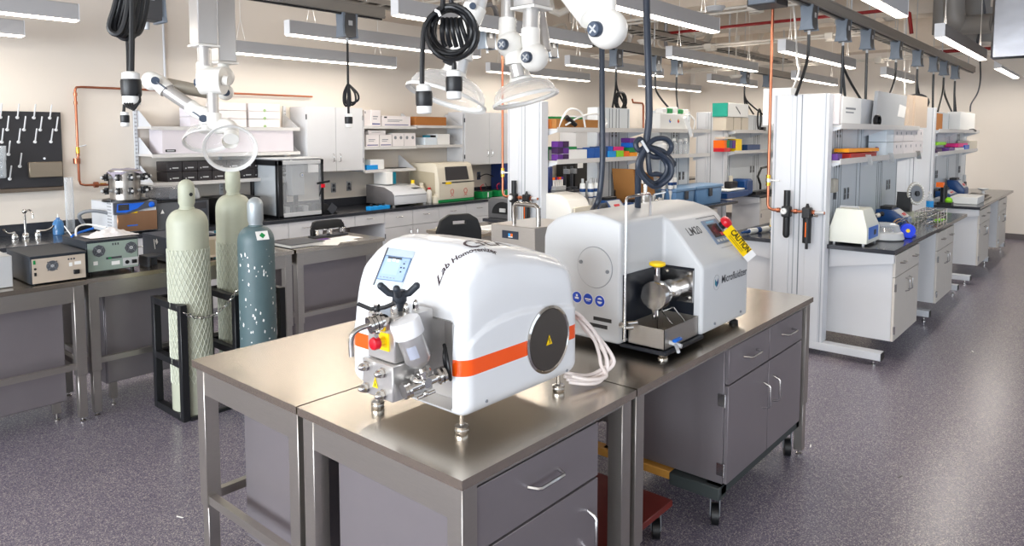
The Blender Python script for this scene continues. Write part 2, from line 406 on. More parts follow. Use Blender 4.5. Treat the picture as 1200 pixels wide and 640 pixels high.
# ================================================================ stainless work tables (front group)
seamm = mat('leg_bolt', (40, 40, 42), .4, .5)
def table(x0, x1, y0, y1, label, zt=.9, fr=.13, group=None, rails=('x0', 'x1', 'y1'), leg=.055, shelf_z=.33, foot=True, legs=None):
    t = thing('steel_table', label, 'table', group=group)
    b = B(); b.box(x0, x1, y0, y1, zt-.006, zt, steel)
    b.box(x0, x1, y0, y0+.012, zt-.028, zt-.006, steel); b.box(x0, x1, y1-.012, y1, zt-.028, zt-.006, steel)
    b.box(x0, x0+.012, y0+.012, y1-.012, zt-.028, zt-.006, steel); b.box(x1-.012, x1, y0+.012, y1-.012, zt-.028, zt-.006, steel)
    build(b, 'table_top', None, t)
    i = .014; b = B()
    b.box(x0+i, x1-i, y0+i, y0+i+.03, zt-fr, zt-.02).box(x0+i, x1-i, y1-i-.03, y1-i, zt-.13, zt-.02)
    b.box(x0+i, x0+i+.03, y0+i+.03, y1-i-.03, zt-.13, zt-.02).box(x1-i-.03, x1-i, y0+i+.03, y1-i-.03, zt-.13, zt-.02)
    build(b, 'apron', steelb, t)
    for lx in (x0+i+leg/2, x1-i-leg/2):
        for ly in (y0+i+leg/2, y1-i-leg/2):
            b = B(); b.box(lx-leg/2-.002, lx+leg/2+.002, ly-leg/2-.002, ly+leg/2+.002, .3, zt-.022, bev=.002)
            b.box(lx-leg/2+.004, lx+leg/2-.004, ly-leg/2+.004, ly+leg/2-.004, .03, .3, bev=.002)
            for z in (.36, .40, .44, .48): b.cyl((lx, ly-leg/2-.001, z), (lx, ly-leg/2+.001, z), .005, m=None)
            o = build(b, 'leg', steelb, t)
            build(B().lathe((lx, ly, 0), [(.016, 0), (.018, .01), (.008, .016), (.008, .035)], 12), 'foot', chrome, o)
    r = B()
    if 'x0' in rails: r.box(x0+i+.004, x0+i+.034, y0+i+leg, y1-i-leg, shelf_z-.015, shelf_z+.02)
    if 'x1' in rails: r.box(x1-i-.034, x1-i-.004, y0+i+leg, y1-i-leg, shelf_z-.015, shelf_z+.02)
    if 'y1' in rails: r.box(x0+i+leg, x1-i-leg, y1-i-.034, y1-i-.004, shelf_z-.015, shelf_z+.02)
    if 'y0' in rails: r.box(x0+i+leg, x1-i-leg, y0+i+.004, y0+i+.034, shelf_z-.015, shelf_z+.02)
    if r.bm.verts: build(r, 'stretcher', steelb, t)
    else: r.bm.free()
    return settle(t)
G = 'stainless tables pushed together in the foreground'
TY0, TYm, TY1 = 1.262, 2.035, 2.79
table(1.262, 2.135, TY0, TYm-.004, fr=.045, label='nearest stainless steel table carrying the white and orange homogenizer', rails=())
table(2.143, 4.03, TY0, TYm-.004, fr=.045, label='stainless steel table carrying the grey machine with the yellow caution tag', rails=('y1',))
table(1.262, 2.135, TYm+.004, TY1, 'stainless table at the left rear of the foreground group with a side stretcher')
table(2.143, 4.03, TYm+.004, TY1, 'stainless table behind the grey machine carrying the steel box with a handle', rails=('y1',))
# drawer and door cabinets below
def steel_cab(x0, x1, y0, y1, z0, z1, label, drawers=1, doors=1, vert=True, hinge=True):
    t = thing('steel_cabinet', label, 'cabinet')
    build(B().box(x0, x1, y0+.02, y1, z0, z1, bev=.002), 'body', panel, t)
    zd = z1-(z1-z0)*.27; g = .004
    n = drawers
    for i in range(n):
        a, c = x0+(x1-x0)*i/n+g, x0+(x1-x0)*(i+1)/n-g
        d = build(B().box(a, c, y0, y0+.019, zd+g, z1-g, bev=.0015), 'drawer', panel, t)
        b = B(); handle(b, ((a+c)/2, y0, (zd+z1)/2+.01), (1,0,0), .15, (0,-.036,0), .006); build(b, 'handle', handlem, d)
    n = doors
    for i in range(n):
        a, c = x0+(x1-x0)*i/n+g, x0+(x1-x0)*(i+1)/n-g
        d = build(B().box(a, c, y0, y0+.019, z0+g, zd-g, bev=.0015), 'door', panel, t)
        hx = c-.06 if i == 0 else a+.06
        b = B(); handle(b, (hx, y0, zd-.16), (0,0,1), .13, (0,-.035,0), .005); build(b, 'handle', handlem, d)
    if hinge:
        for z in (z0+.07, zd-.07):
            for x in ((x0-.004,) if doors == 1 else (x0-.004, x1+.004)):
                build(B().cyl((x, y0+.012, z-.03), (x, y0+.012, z+.03), .006, n=10).box(x-.004, x+.004, y0+.012, y0+.045, z-.028, z+.028), 'hinge', handlem, t)
    return t
c1 = steel_cab(1.332, 1.93, 1.282, yX(397, 1.332, 560), .14, .848, 'grey steel drawer cabinet under the nearest table corner', hinge=False); settle(c1)
c2 = steel_cab(2.97, 3.93, 1.285, 1.93, .215, .848, 'wide grey steel cabinet on a wheeled dolly with two drawers and two doors', 2, 2); settle(c2)
c3 = steel_cab(1.40, 1.98, 2.10, yX(287, 1.40, 520), .16, .82, 'grey steel cabinet under the left rear table', hinge=False); settle(c3)
def caster(b, x, y, z, r=.045, a=0):
    b.cyl((x-.016*math.cos(a+PI/2), y-.016*math.sin(a+PI/2), r), (x+.016*math.cos(a+PI/2), y+.016*math.sin(a+PI/2), r), r, n=18, m=rubber)
    for s in (-1, 1):
        ox, oy = .021*s*math.cos(a+PI/2), .021*s*math.sin(a+PI/2)
        b.bar((x+ox, y+oy, r-.005), (x+ox, y+oy, z-.004), .004, .03, m=mgrey, up=(math.cos(a), math.sin(a), 0))
    b.box(x-.03, x+.03, y-.03, y+.03, z-.01, z, mgrey); return b
def dolly(x0, x1, y0, y1, z, label, deckm, r=.045):
    t = thing('dolly', label, 'dolly')
    b = B(); b.box(x0, x1, y0, y1, z-.03, z, deckm, bev=.003); build(b, 'deck', None, t)
    for x in (x0+.06, x1-.06):
        for y in (y0+.05, y1-.05): build(caster(B(), x, y, z-.03, r, .6), 'caster', None, t)
    return settle(t)
wooddeck = mat('oiled_plywood', (112, 40, 34), .35, var=.2)
yb = mat('pine_rail', (196, 140, 60), .6, var=.1)
dm = mat('dolly_frame', (52, 58, 58), .6)
t = thing('dolly', 'dark wheeled dolly with a yellow pine rail carrying the wide steel cabinet', 'dolly')
build(B().box(2.95, 3.99, 1.30, 1.38, .165, .21, bev=.004).box(2.95, 3.99, 1.86, 1.94, .165, .21, bev=.004).box(2.93, 3.01, 1.30, 1.55, .15, .21, bev=.004).box(3.92, 4.01, 1.30, 1.94, .165, .21, bev=.004), 'frame', dm, t)
build(B().box(2.935, 3.0, 1.55, 2.15, .17, .21, bev=.004), 'side_rail', yb, t)
for x, y in ((3.0, 1.35), (3.93, 1.35), (3.0, 1.9), (3.93, 1.9)): build(caster(B(), x, y, .165, .05, .5), 'caster', None, t)
settle(t)
dolly(2.2, 2.78, 1.45, 2.2, .17, 'red-brown plywood dolly with castors on the floor under the tables', wooddeck)
# ================================================================ white and orange homogenizer
from mathutils.bvhtree import BVHTree
def bvh(o): return BVHTree.FromPolygons([o.matrix_basis @ v.co for v in o.data.vertices], [tuple(p.vertices) for p in o.data.polygons])
def interp(x, tab):
    if x <= tab[0][0]: return tab[0][1]
    for (a, u), (b_, v) in zip(tab, tab[1:]):
        if x <= b_: return u+(v-u)*(x-a)/(b_-a)
    return tab[-1][1]
shell = bpy.data.materials.new('white_shell_orange_band'); shell.use_nodes = True
def _shell():
    nt = shell.node_tree; N = nt.nodes; L = nt.links; b = N['Principled BSDF']
    g = N.new('ShaderNodeNewGeometry'); s = N.new('ShaderNodeSeparateXYZ'); tc = N.new('ShaderNodeTexCoord')
    L.new(tc.outputs['Object'], s.inputs[0])
    m1 = N.new('ShaderNodeMath'); m1.operation = 'COMPARE'; m1.inputs[1].default_value = 0; m1.inputs[2].default_value = .024
    sub = N.new('ShaderNodeMath'); sub.operation = 'SUBTRACT'
    q = N.new('ShaderNodeMath'); q.operation = 'MULTIPLY'; q.inputs[1].default_value = 0.0
    L.new(s.outputs['Z'], sub.inputs[0]); sub.inputs[1].default_value = 0
    L.new(sub.outputs[0], m1.inputs[0])
    mx = N.new('ShaderNodeMix'); mx.data_type = 'RGBA'; mx.inputs[6].default_value = lin((226, 229, 233)); mx.inputs[7].default_value = lin((250, 88, 8))
    L.new(m1.outputs[0], mx.inputs[0]); L.new(mx.outputs[2], b.inputs['Base Color'])
    b.inputs['Roughness'].default_value = .28; b.inputs['Coat Weight'].default_value = .3; b.inputs['Coat Roughness'].default_value = .1
    return sub
_sub = _shell()
HX0, HX1, HY0, HY1, HZ0, HZ1 = 1.402, 1.985, 1.397, 1.935, .972, 1.47
TOP = [(1.402, 1.235), (1.412, 1.29), (1.428, 1.35), (1.45, 1.405), (1.489, 1.44), (1.53, 1.462), (1.58, 1.47), (1.68, 1.458), (1.80, 1.432), (1.92, 1.395), (1.98, 1.36)]
bm = grid_sphere_box(HX0, HX1, HY0, HY1, HZ0, HZ1, .05, 62)
for v in bm.verts:
    x, y, z = v.co; s = max(0, (z-HZ0)/(HZ1-HZ0))
    cr = abs((y-(HY0+HY1)/2)/((HY1-HY0)/2))
    ins = 0
    zc = 1.222+.028*max(0, min(1, (x-1.42)/.25))**.8 if x > 1.42 else 1.222
    k = max(0, min(1, (z-zc)/.012)); k = k*k*(3-2*k)
    if y < HY0+.09: y += .007*k
    if y > HY1-.09: y -= .007*k
    lean = max(0, (z-1.2)/.27)
    y += (.028*lean**2 if y < 1.6 else -.028*lean**2)*min(1, max(0, (cr-.4)/.6)*1.4)
    z -= s**1.5*(HZ1-interp(x, TOP)) + s**3*.022*cr**3
    v.co = (x, y, z)
t = thing('homogenizer', 'white laboratory homogenizer with an orange band and a round steel disc on its side', 'homogenizer')
bb = B(); bb.bm.free(); bb.bm = bm; body = build(bb, 'body', shell, t, ang=50)
_sub.inputs[1].default_value = .2265
rc = B(); rc.prism([(1.44+.012, .995), (1.70, .995), (1.70, 1.262), (1.452, 1.262), (1.44, 1.25), (1.44, 1.007)], 'x', 1.30, 1.478)
body.data.materials.append(steelb)
cut(body, rc); bv = bvh(body)
for p in body.data.polygons: p.use_smooth = True
body.data.set_sharp_from_angle(angle=math.radians(40))
def hit(px, py, tree=None, off=.0):
    d = ray(px, py).normalized(); r = (tree or bv).ray_cast(EYE, d); return r[0]+r[1]*off
blockm = mat('block_steel', (205, 203, 201), .32, .8, var=.06, scale=20); build(B().box(1.47, 1.476, 1.443, 1.697, .998, 1.259).box(1.405, 1.47, 1.441, 1.4425, 1.0, 1.255).box(1.405, 1.47, 1.6975, 1.699, 1.0, 1.255).box(1.405, 1.47, 1.445, 1.695, .9955, .9975).box(1.405, 1.47, 1.445, 1.695, 1.2595, 1.261), 'recess_liner', blockm, t)
# valve block
vb = B(); vb.box(1.24, 1.385, 1.50, 1.62, 1.165, 1.295, bev=.003); vb.box(1.225, 1.375, 1.492, 1.628, 1.06, 1.163, bev=.003); vb.box(1.37, 1.471, 1.54, 1.60, 1.09, 1.27)
blockm = mat('block_steel', (205, 203, 201), .32, .8, var=.06, scale=20)
block = build(vb, 'valve_block', blockm, t)
def acorn(p, d, r=.0115):
    p, d = Vector(p), Vector(d)
    return B().cyl(p, p+d*.004, r*1.15, n=20, m=chrome).cyl(p+d*.004, p+d*.016, r, n=6, m=chrome).lathe(p+d*.016, [(r*.85, 0), (r*.8, .006), (r*.5, .012), (.001, .014)], 14, d, chrome)
for y, z in ((1.605, 1.143), (1.532, 1.139), (1.605, 1.08), (1.532, 1.077)): build(acorn((1.225, y, z), (-1, 0, 0), .013), 'acorn_nut', None, t)
for x, y in ((1.27, 1.535), (1.30, 1.575), (1.345, 1.53), (1.30, 1.52)): build(acorn((x, y, 1.295), (0, 0, 1), .009), 'acorn_nut', None, t)
k = B(); kc = Vector((1.31, 1.56, 0)); k.cyl((1.31, 1.56, 1.295), (1.31, 1.56, 1.325), .016, n=18)
k.lathe((1.31, 1.56, 1.318), [(.018, 0), (.021, .004), (.021, .03), (.018, .036)], 20)
for a in (math.radians(146), math.radians(-64), math.radians(221)):
    d = Vector((math.cos(a), math.sin(a), 0)); k.tube([kc+Vector((0,0,1.342))+d*.008, kc+Vector((0,0,1.347))+d*.03, kc+Vector((0,0,1.368))+d*.052], .0105, 10)
    k.ball(kc+Vector((0,0,1.369))+d*.053, .0108, n=12)
build(k, 'pressure_knob', mat('knob_black', (44, 50, 58), .45), t)
e = thing; es = B(); es.box(1.236, 1.240, 1.522, 1.562, 1.197, 1.247, yellow); es.cyl((1.236, 1.542, 1.224), (1.218, 1.542, 1.224), .011, n=18, m=yellow)
es.lathe((1.218, 1.542, 1.224), [(.012, 0), (.018, .004), (.0185, .016), (.016, .022), (.010, .024)], 24, (-1, 0, .0), redp)
build(es, 'emergency_stop', None, t, label='red mushroom emergency stop on a yellow plate')
w = B(); a, b_, c = Vector((1.2235, 1.579, 1.088)), Vector((1.2235, 1.556, 1.088)), Vector((1.2235, 1.5675, 1.118))
w.poly([a, b_, c, a+Vector((-.0006,0,0)), b_+Vector((-.0006,0,0)), c+Vector((-.0006,0,0))], [(0,1,2),(3,4,5),(0,1,4,3),(1,2,5,4),(2,0,3,5)], yellow)
w.tube([(1.2225, 1.5675, 1.110), (1.2225, 1.569, 1.101), (1.2225, 1.566, 1.101), (1.2225, 1.5675, 1.092)], .0012, 5, black)
build(w, 'warning_triangle', None, t)
# outlet spout with clamp
sp = B(); sp.tube([dep(446, 377, 1.93), dep(434, 381, 1.92), dep(422, 385, 1.91), dep(414, 391, 1.90), dep(411.5, 401, 1.90), dep(412.5, 418, 1.90)], .0075, 12, sm=3)
build(sp, 'spout', chromed, t)
cl = B(); p = dep(449, 375, 1.94); d = (dep(434, 381, 1.92)-p).normalized()
for k_, r in ((0, .021), (.012, .026), (.022, .021), (.034, .024)): cl.cyl(p+d*k_, p+d*(k_+.009), r, n=22)
cl.cyl((1.24, 1.545, 1.266), tuple(p), .017, n=18); cl.bar(p+d*.018+Vector((0,0,.02)), p+d*.018+Vector((0,0,.05)), .012, .012)
cl.ball(p+d*.018+Vector((0,0,-.026)), .009, n=10); cl.cyl(p+d*.018+Vector((-.01,-.01,-.03)), p+d*.018+Vector((-.02,-.02,-.03)), .006)
build(cl, 'pipe_clamp', chrome, t)
wn = B(); q = p+d*.018+Vector((0,0,.038)); wn.tube([q+Vector((-.03,.045,.012)), q+Vector((-.01,.015,-.002)), q, q+Vector((.012,-.018,.004)), q+Vector((.03,-.04,.016))], .006, 8); wn.ball(q, .011, n=12)
build(wn, 'wing_nut', black, t)
# tilted hopper
ax = Vector((-.12, .075, .42)).normalized(); hp = Vector((1.288, 1.450, 1.166))
hb = B(); hb.lathe(hp, [(.008, -.012), (.012, -.01), (.026, .0), (.037, .016), (.037, .105)], 32, ax); build(hb, 'hopper', blockm, t)
hc = B(); hc.lathe(hp, [(.0425, .088), (.0435, .09), (.0435, .128), (.041, .134), (.0, .135)], 36, ax); build(hc, 'hopper_cap', mat('frosted_cap', (232, 233, 236), .35), t)
lb = B(); n_ = Vector((-.66, -.75, 0)); side = ax.cross(n_).normalized(); 
for i in range(6):
    pass
vs = []; 
for i in range(7):
    an = math.radians(-22+i*44/6-8); dd = (n_*math.cos(an)+side*math.sin(an)); dd = (dd-ax*dd.dot(ax)).normalized()
    vs += [hp+dd*.0376+ax*.03, hp+dd*.0376+ax*.066]
lb.poly(vs, [(2*i, 2*i+2, 2*i+3, 2*i+1) for i in range(6)]); build(lb, 'hopper_label', mat('label_silver', (168, 172, 186), .35, .3), t)
# tri-clamp fittings below the hopper
f = B(); o_ = Vector((1.29, 1.46, 1.112))
f.cyl((1.30, 1.50, 1.112), (1.30, 1.43, 1.112), .014, n=18); f.cyl((1.30, 1.478, 1.112), (1.30, 1.468, 1.112), .025, n=24); f.cyl((1.30, 1.466, 1.112), (1.30, 1.456, 1.112), .025, n=24)
f.cyl((1.24, 1.46, 1.10), (1.37, 1.435, 1.118), .013, n=18); f.cyl((1.345, 1.44, 1.116), (1.352, 1.438, 1.118), .024, n=24); f.cyl((1.358, 1.438, 1.118), (1.366, 1.436, 1.119), .024, n=24)
f.cyl((1.25, 1.46, 1.098), (1.257, 1.458, 1.1), .023, n=24); f.cyl((1.237, 1.462, 1.097), (1.245, 1.46, 1.098), .023, n=24); f.ball(o_, .021, n=16)
f.cyl(hp-ax*.012, hp-ax*.045, .011, n=16); f.cyl(hp-ax*.018, hp-ax*.026, .024, n=24); f.ball((1.29, 1.43, 1.085), .009, n=10); f.cyl((1.27, 1.44, 1.075), (1.32, 1.425, 1.085), .005)
build(f, 'pipe_fittings', chrome, t)

cbk = B(); cbk.tube([(1.40, 1.47, 1.19), (1.38, 1.44, 1.17), (1.375, 1.425, 1.135), (1.385, 1.43, 1.10), (1.39, 1.45, 1.12), (1.385, 1.455, 1.16), (1.395, 1.46, 1.185)], .0055, 8, sm=4); build(cbk, 'cable_loop', black, t)
# control panel on the sloping front
def panel_quad(pxs, off): return [hit(x, y, off=off) for x, y in pxs]
def surf(u, v, P): return (P[0]*(1-u)*(1-v)+P[1]*u*(1-v)+P[2]*u*v+P[3]*(1-u)*v)
PC = [(455, 290.5), (487, 295), (471, 338), (438, 334)]
def onbody(off):
    def f(co):
        d = (co-EYE).normalized(); r = bv.ray_cast(EYE, d); return r[0]+r[1]*off if r[0] else co
    return f
def patch(pxs, off, m, b=None, n=6):
    b = b or B(); vs = []
    for j in range(n+1):
        for i in range(n+1):
            u, v = i/n, j/n
            x = (pxs[0][0]*(1-u)+pxs[1][0]*u)*(1-v)+(pxs[3][0]*(1-u)+pxs[2][0]*u)*v
            y = (pxs[0][1]*(1-u)+pxs[1][1]*u)*(1-v)+(pxs[3][1]*(1-u)+pxs[2][1]*u)*v
            vs.append(hit(x, y, off=off))
    b.poly(vs, [(j*(n+1)+i, j*(n+1)+i+1, (j+1)*(n+1)+i+1, (j+1)*(n+1)+i) for j in range(n) for i in range(n)], m); return b
def sub(P, u0, v0, u1, v1):
    def q(u, v): return ((P[0][0]*(1-u)+P[1][0]*u)*(1-v)+(P[3][0]*(1-u)+P[2][0]*u)*v, (P[0][1]*(1-u)+P[1][1]*u)*(1-v)+(P[3][1]*(1-u)+P[2][1]*u)*v)
    return [q(u0, v0), q(u1, v0), q(u1, v1), q(u0, v1)]
sb = mat('panel_pale_blue', (178, 192, 204), .35); sbl = mat('panel_blue', (84, 112, 150), .3)
pb = patch(PC, .0015, sb); patch(sub(PC, -.02, 0, .03, 1), .002, dgrey, pb)
cpn = build(pb, 'control_panel', None, t)
sb2 = patch(sub(PC, .03, .2, .98, .84), .003, sbl); patch(sub(PC, .06, .22, .95, .82), .0035, screen, sb2); patch(sub(PC, .14, .25, .66, .68), .004, mat('lcd', (160, 184, 212), .15), sb2)
patch(sub(PC, .16, .23, .66, .28), .0045, dgrey, sb2)
for u, v in ((.24, .32), (.4, .3), (.54, .31)): patch(sub(PC, u-.05, v-.025, u+.05, v+.03), .0046, paper, sb2, 1)
for u, v in ((.80, .36), (.74, .47), (.85, .47), (.78, .58)): patch(sub(PC, u-.025, v-.018, u+.025, v+.018), .005, black, sb2, 1)
for u in (.16, .28, .40, .52, .64): patch(sub(PC, u-.025, .755, u+.02, .78), .005, mgrey, sb2, 1)
build(sb2, 'touch_screen', None, cpn)
# side disc
dk = B(); ctr = hit(648, 400); nx = bv.ray_cast(EYE, (ctr-EYE).normalized())[1]
ctr = Vector((1.80, HY0, 1.131)); dk.lathe(ctr, [(.112, 0), (.112, -.004), (.104, -.007), (.100, -.003)], 56, (0, 1, 0), cap=False)
build(dk, 'disc_rim', chrome, t)
dk = B(); dk.cyl(ctr+Vector((0, .0, 0)), ctr+Vector((0, -.005, 0)), .1005, n=56); disc = build(dk, 'steel_disc', mat('dark_polished_disc', (118, 112, 104), .22, 1, var=.06), t)
w = B(); p = ctr+Vector((-.002, -.0062, 0)); w.poly([p+Vector((-.016, 0, -.016)), p+Vector((.016, 0, -.016)), p+Vector((0, 0, .017))], [(0, 1, 2)], yellow)
w.tube([p+Vector((0, -.001, .008)), p+Vector((-.004, -.001, -.001)), p+Vector((.004, -.001, -.003)), p+Vector((0, -.001, -.012))], .0012, 5, black); build(w, 'warning_triangle', None, disc)
# lettering
def down(co):
    r = bv.ray_cast(Vector((co.x, co.y, 2)), Vector((0, 0, -1))); return r[0]+r[1]*.0012 if r[0] else co
ink = mat('print_dark', (52, 34, 44), .5)
g0, g1 = hit(556, 294), hit(598, 290); 
gb = text_b('GEA', .095, (g0.x, g0.y+.008, 1.6), (1, 0, 0), (0, 1, 0), ink, onto=down, bold=.0)
build(gb, 'maker_lettering', None, t)
a0, a1 = hit(514, 337), hit(588, 303)
xd = Vector((a1.x-a0.x, a1.y-a0.y, 0)); 
tb = text_b('Lab Homogenizer', xd.length/7.6*.98, (a0.x, a0.y, 1.6), xd, (-xd.y, xd.x, 0), ink, onto=down, bold=.0005)
build(tb, 'name_lettering', None, t)
for p in (hit(570, 470), hit(664, 434)):
    build(B().cyl(p+Vector((0, .004, 0)), p+Vector((0, -.003, 0)), .005, n=12), 'screw', mgrey, t)
# feet
for x, y in ((1.47, 1.47), (1.43, 1.82), (1.94, 1.46), (1.92, 1.86)):
    build(B().lathe((x, y, .9), [(.020, 0), (.022, .004), (.022, .012), (.0195, .015), (.022, .018), (.022, .026), (.008, .03), (.008, .062)], 22), 'levelling_foot', chrome, t)
settle(t)
# bundled white hoses behind it
hs = B()
for i, (o1, o2) in enumerate(((0, 0), (.012, .01), (-.008, .022), (.02, -.012), (.006, .03))):
    r = .0068
    hs.tube([(1.965, 1.47+o1, 1.20-o2*.6), (2.02, 1.44+o1, 1.165), (2.10, 1.42+o1+o2, 1.09-o1), (2.145+o2, 1.40+o1, 1.0), (2.145+o2, 1.39+o1, .945+i*.004), (2.09+o1, 1.385+o2, .915+i*.005), (2.03, 1.40+o2, .918+i*.006), (1.975, 1.44+o2, .93+i*.008)], r, 8, sm=6)
one(hs, 'hose_bundle', mat('white_hose', (226, 216, 212), .35), 'bundle of white hoses looping onto the steel table behind the homogenizer', 'hose')

# ================================================================ grey microfluidizer
t = thing('microfluidizer', 'light grey high-pressure processor with a black bay, sloped screen and blue safety stickers', 'laboratory machine')
LX0, LXb, LX1, LY0, LYb, LY1, LZ = 2.45, 2.80, 3.285, 1.335, 1.53, 1.93, .935
prof = [(LY0, LZ), (LY0, 1.232), (1.50, 1.425), (1.545, 1.447), (1.62, 1.466), (1.70, 1.472), (1.78, 1.466), (1.86, 1.44), (1.915, 1.40), (LY1, 1.35), (LY1, LZ)]
b = B(); b.prism(prof, 'x', LX0, LX1)
lmb = build(b, 'body', lmw, t)
cut(lmb, B().box(LX0-.1, LXb, LY0-.2, LYb, .8, 1.6))
for p in lmb.data.polygons: p.use_smooth = True
md = lmb.modifiers.new('bevel', 'BEVEL'); md.width = .016; md.segments = 4; md.limit_method = 'ANGLE'; md.angle_limit = math.radians(22)
lmb.data.materials.clear(); lmb.data.materials.append(lmw)
bp = mat('bay_black', (24, 28, 36), .35)
build(B().box(LX0+.02, LXb-.002, LYb-.004, LYb, .955, 1.225).box(LXb-.004, LXb, LY0+.04, LYb-.002, .95, 1.225), 'bay_lining', bp, t)
build(B().box(LX0+.035, LX1-.02, LY0+.03, LY1-.02, .925, .936).box(LX0+.03, LXb+.02, LY0, LYb+.02, .918, .936, bev=.004), 'base_plate', bp, t)
# drip tray
b = B(); tx0, tx1, ty0, ty1, tz0, tz1 = 2.50, 2.795, 1.352, 1.522, .937, 1.02; w_ = .003
b.box(tx0, tx1, ty0, ty0+w_, tz0, tz1).box(tx0, tx1, ty1-w_, ty1, tz0, tz1).box(tx0, tx0+w_, ty0, ty1, tz0, tz1).box(tx1-w_, tx1, ty0, ty1, tz0, tz1).box(tx0, tx1, ty0, ty1, tz0, tz0+.003)
tray = build(b, 'drip_tray', steelb, t)
build(B().tube([(2.60, 1.37, 1.02), (2.64, 1.44, 1.055), (2.74, 1.44, 1.055), (2.77, 1.40, .99)], .003, 6), 'tray_handle', handlem, tray)
b = B(); b.cyl((2.545, 1.355, .962), (2.545, 1.30, .955), .009, n=14, m=lgrey).cyl((2.545, 1.325, .958), (2.50, 1.29, .945), .007, m=lgrey).box(2.515, 2.575, 1.31, 1.328, .972, .984, blue, bev=.004); build(b, 'drain_valve', None, t)
# interaction chamber
cy, cz = 1.45, 1.13
b = B(); b.lathe((2.58, cy, cz), [(.058, 0), (.060, .003), (.060, .05), (.057, .056), (.048, .07), (.048, .15), (.040, .16), (.040, .225)], 44, (1, 0, 0), chromed)
b.box(2.785, 2.797, cy-.075, cy+.072, cz-.055, cz+.085, chromed)
for y in (-.055, .055):
    for z in (-.038, .068): b.cyl((2.785, cy+y, cz+z), (2.775, cy+y, cz+z), .010, n=6, m=chrome)
build(b, 'chamber', None, t)
b = B(); b.cyl((2.61, cy, cz+.055), (2.61, cy, cz+.085), .014, n=6, m=chromed).cyl((2.61, cy, cz+.08), (2.61, cy, cz+.125), .011, n=18, m=chrome).lathe((2.61, cy, cz+.118), [(.015, 0), (.033, .008), (.035, .014), (.033, .02), (.022, .024), (.001, .025)], 28, m=yellow)
build(b, 'yellow_capped_port', None, t)
b = B(); b.cyl((2.59, cy, cz-.055), (2.59, cy, cz-.08), .011, n=6).cyl((2.59, cy, cz-.08), (2.59, cy, cz-.10), .008).cyl((2.60, cy-.01, cz-.06), (2.60, cy-.01, cz-.15), .003, n=8).cyl((2.64, cy-.05, cz+.01), (2.64, cy-.068, cz+.01), .006); build(b, 'outlet_fitting', chrome, t)
b = B(); b.cyl((2.46, 1.525, 1.025), (2.44, 1.515, 1.025), .012, n=16).cyl((2.45, 1.51, 1.012), (2.48, 1.485, 1.012), .008).cyl((2.46, 1.50, 1.03), (2.50, 1.48, 1.03), .009); build(b, 'sample_fitting', chrome, t)
b = B(); b.tube([(2.443, 1.502, .96), (2.443, 1.502, 1.52), (2.447, 1.504, 1.538), (2.462, 1.506, 1.548), (2.70, 1.548, 1.548), (2.716, 1.55, 1.54), (2.72, 1.55, 1.525), (2.72, 1.55, 1.44)], .0055, 8); build(b, 'bent_rod', handlem, t)
# cover disc on the end face, screws, slots, stickers
x = LX0
b = B(); b.lathe((x+.001, 1.655, 1.245), [(.086, 0), (.086, -.004), (.084, -.006), (.0, -.006)], 48, (1, 0, 0), lmw, cap=False); b.lathe((x+.001, 1.655, 1.245), [(.0885, 0), (.0885, -.0015), (.086, -.0015)], 48, (1, 0, 0), mgrey, cap=False); dc = build(b, 'round_cover', lmw, t)
for y, z in ((1.722, 1.262), (1.588, 1.235)): build(B().cyl((x-.004, y, z), (x-.010, y, z), .008, n=14), 'cover_screw', mgrey, dc)
b = B()
for z, o in ((1.02, 0), (.99, .02)):
    b.box(x-.0015, x+.001, 1.57+o, 1.66+o, z, z+.016, black, bev=.0007)
build(b, 'vent_slot', None, t)
stk = mat('sticker_blue', (20, 70, 190), .35)
for i, y in enumerate((1.745, 1.687, 1.628)):
    b = B(); b.cyl((x-.0005, y, 1.105-.006*0), (x-.0015, y, 1.105), .026, n=32, m=paper); b.cyl((x-.0012, y, 1.105), (x-.0022, y, 1.105), .0235, n=32, m=stk)
    if i == 0: b.box(x-.0028, x-.002, y-.01, y+.01, 1.098, 1.106, paper).ball((x-.002, y, 1.113), .006, paper, 10, (.1, 1, 1))
    if i == 1: b.box(x-.0028, x-.002, y-.015, y+.015, 1.102, 1.108, paper).box(x-.0028, x-.002, y-.010, y+.010, 1.096, 1.0985, paper)
    if i == 2: b.ball((x-.002, y, 1.106), .0135, paper, 16, (.08, 1, 1)).box(x-.0040, x-.003, y-.015, y+.015, 1.104, 1.112, stk)
    build(b, 'safety_sticker', None, t, label=('hand washing sticker', 'gloves or shield sticker', 'eye protection sticker')[i])
# sloped control face
S0, S1 = Vector((0, LY0, 1.232)), Vector((0, 1.50, 1.425)); sd = (S1-S0).normalized(); sn = Vector((0, -sd.z, sd.y))
def sl(x, s, off=0): return Vector((x, 0, 0))+S0+sd*s+sn*off
def plate(b, xa, xb, sa, sb_, o0, o1, m):
    vs = [sl(xa, sa, o0), sl(xb, sa, o0), sl(xb, sb_, o0), sl(xa, sb_, o0), sl(xa, sa, o1), sl(xb, sa, o1), sl(xb, sb_, o1), sl(xa, sb_, o1)]
    b.poly(vs, [(3,2,1,0),(4,5,6,7),(0,1,5,4),(1,2,6,5),(2,3,7,6),(3,0,4,7)], m); return b
b = B(); plate(b, 3.055, 3.205, .085, .215, -.002, .004, mat('hmi_bezel', (112, 130, 154), .35)); hmi = build(b, 'control_screen', None, t)
b = B(); plate(b, 3.08, 3.18, .118, .19, .003, .0048, screend); plate(b, 3.15, 3.178, .122, .14, .0045, .0052, redp)
for i in range(4): plate(b, 3.075+i*.03, 3.092+i*.03, .094, .107, .004, .006, lgrey)
plate(b, 3.09, 3.17, .198, .207, .004, .0046, mat('sky_print', (110, 165, 195), .4)); build(b, 'display', None, hmi)
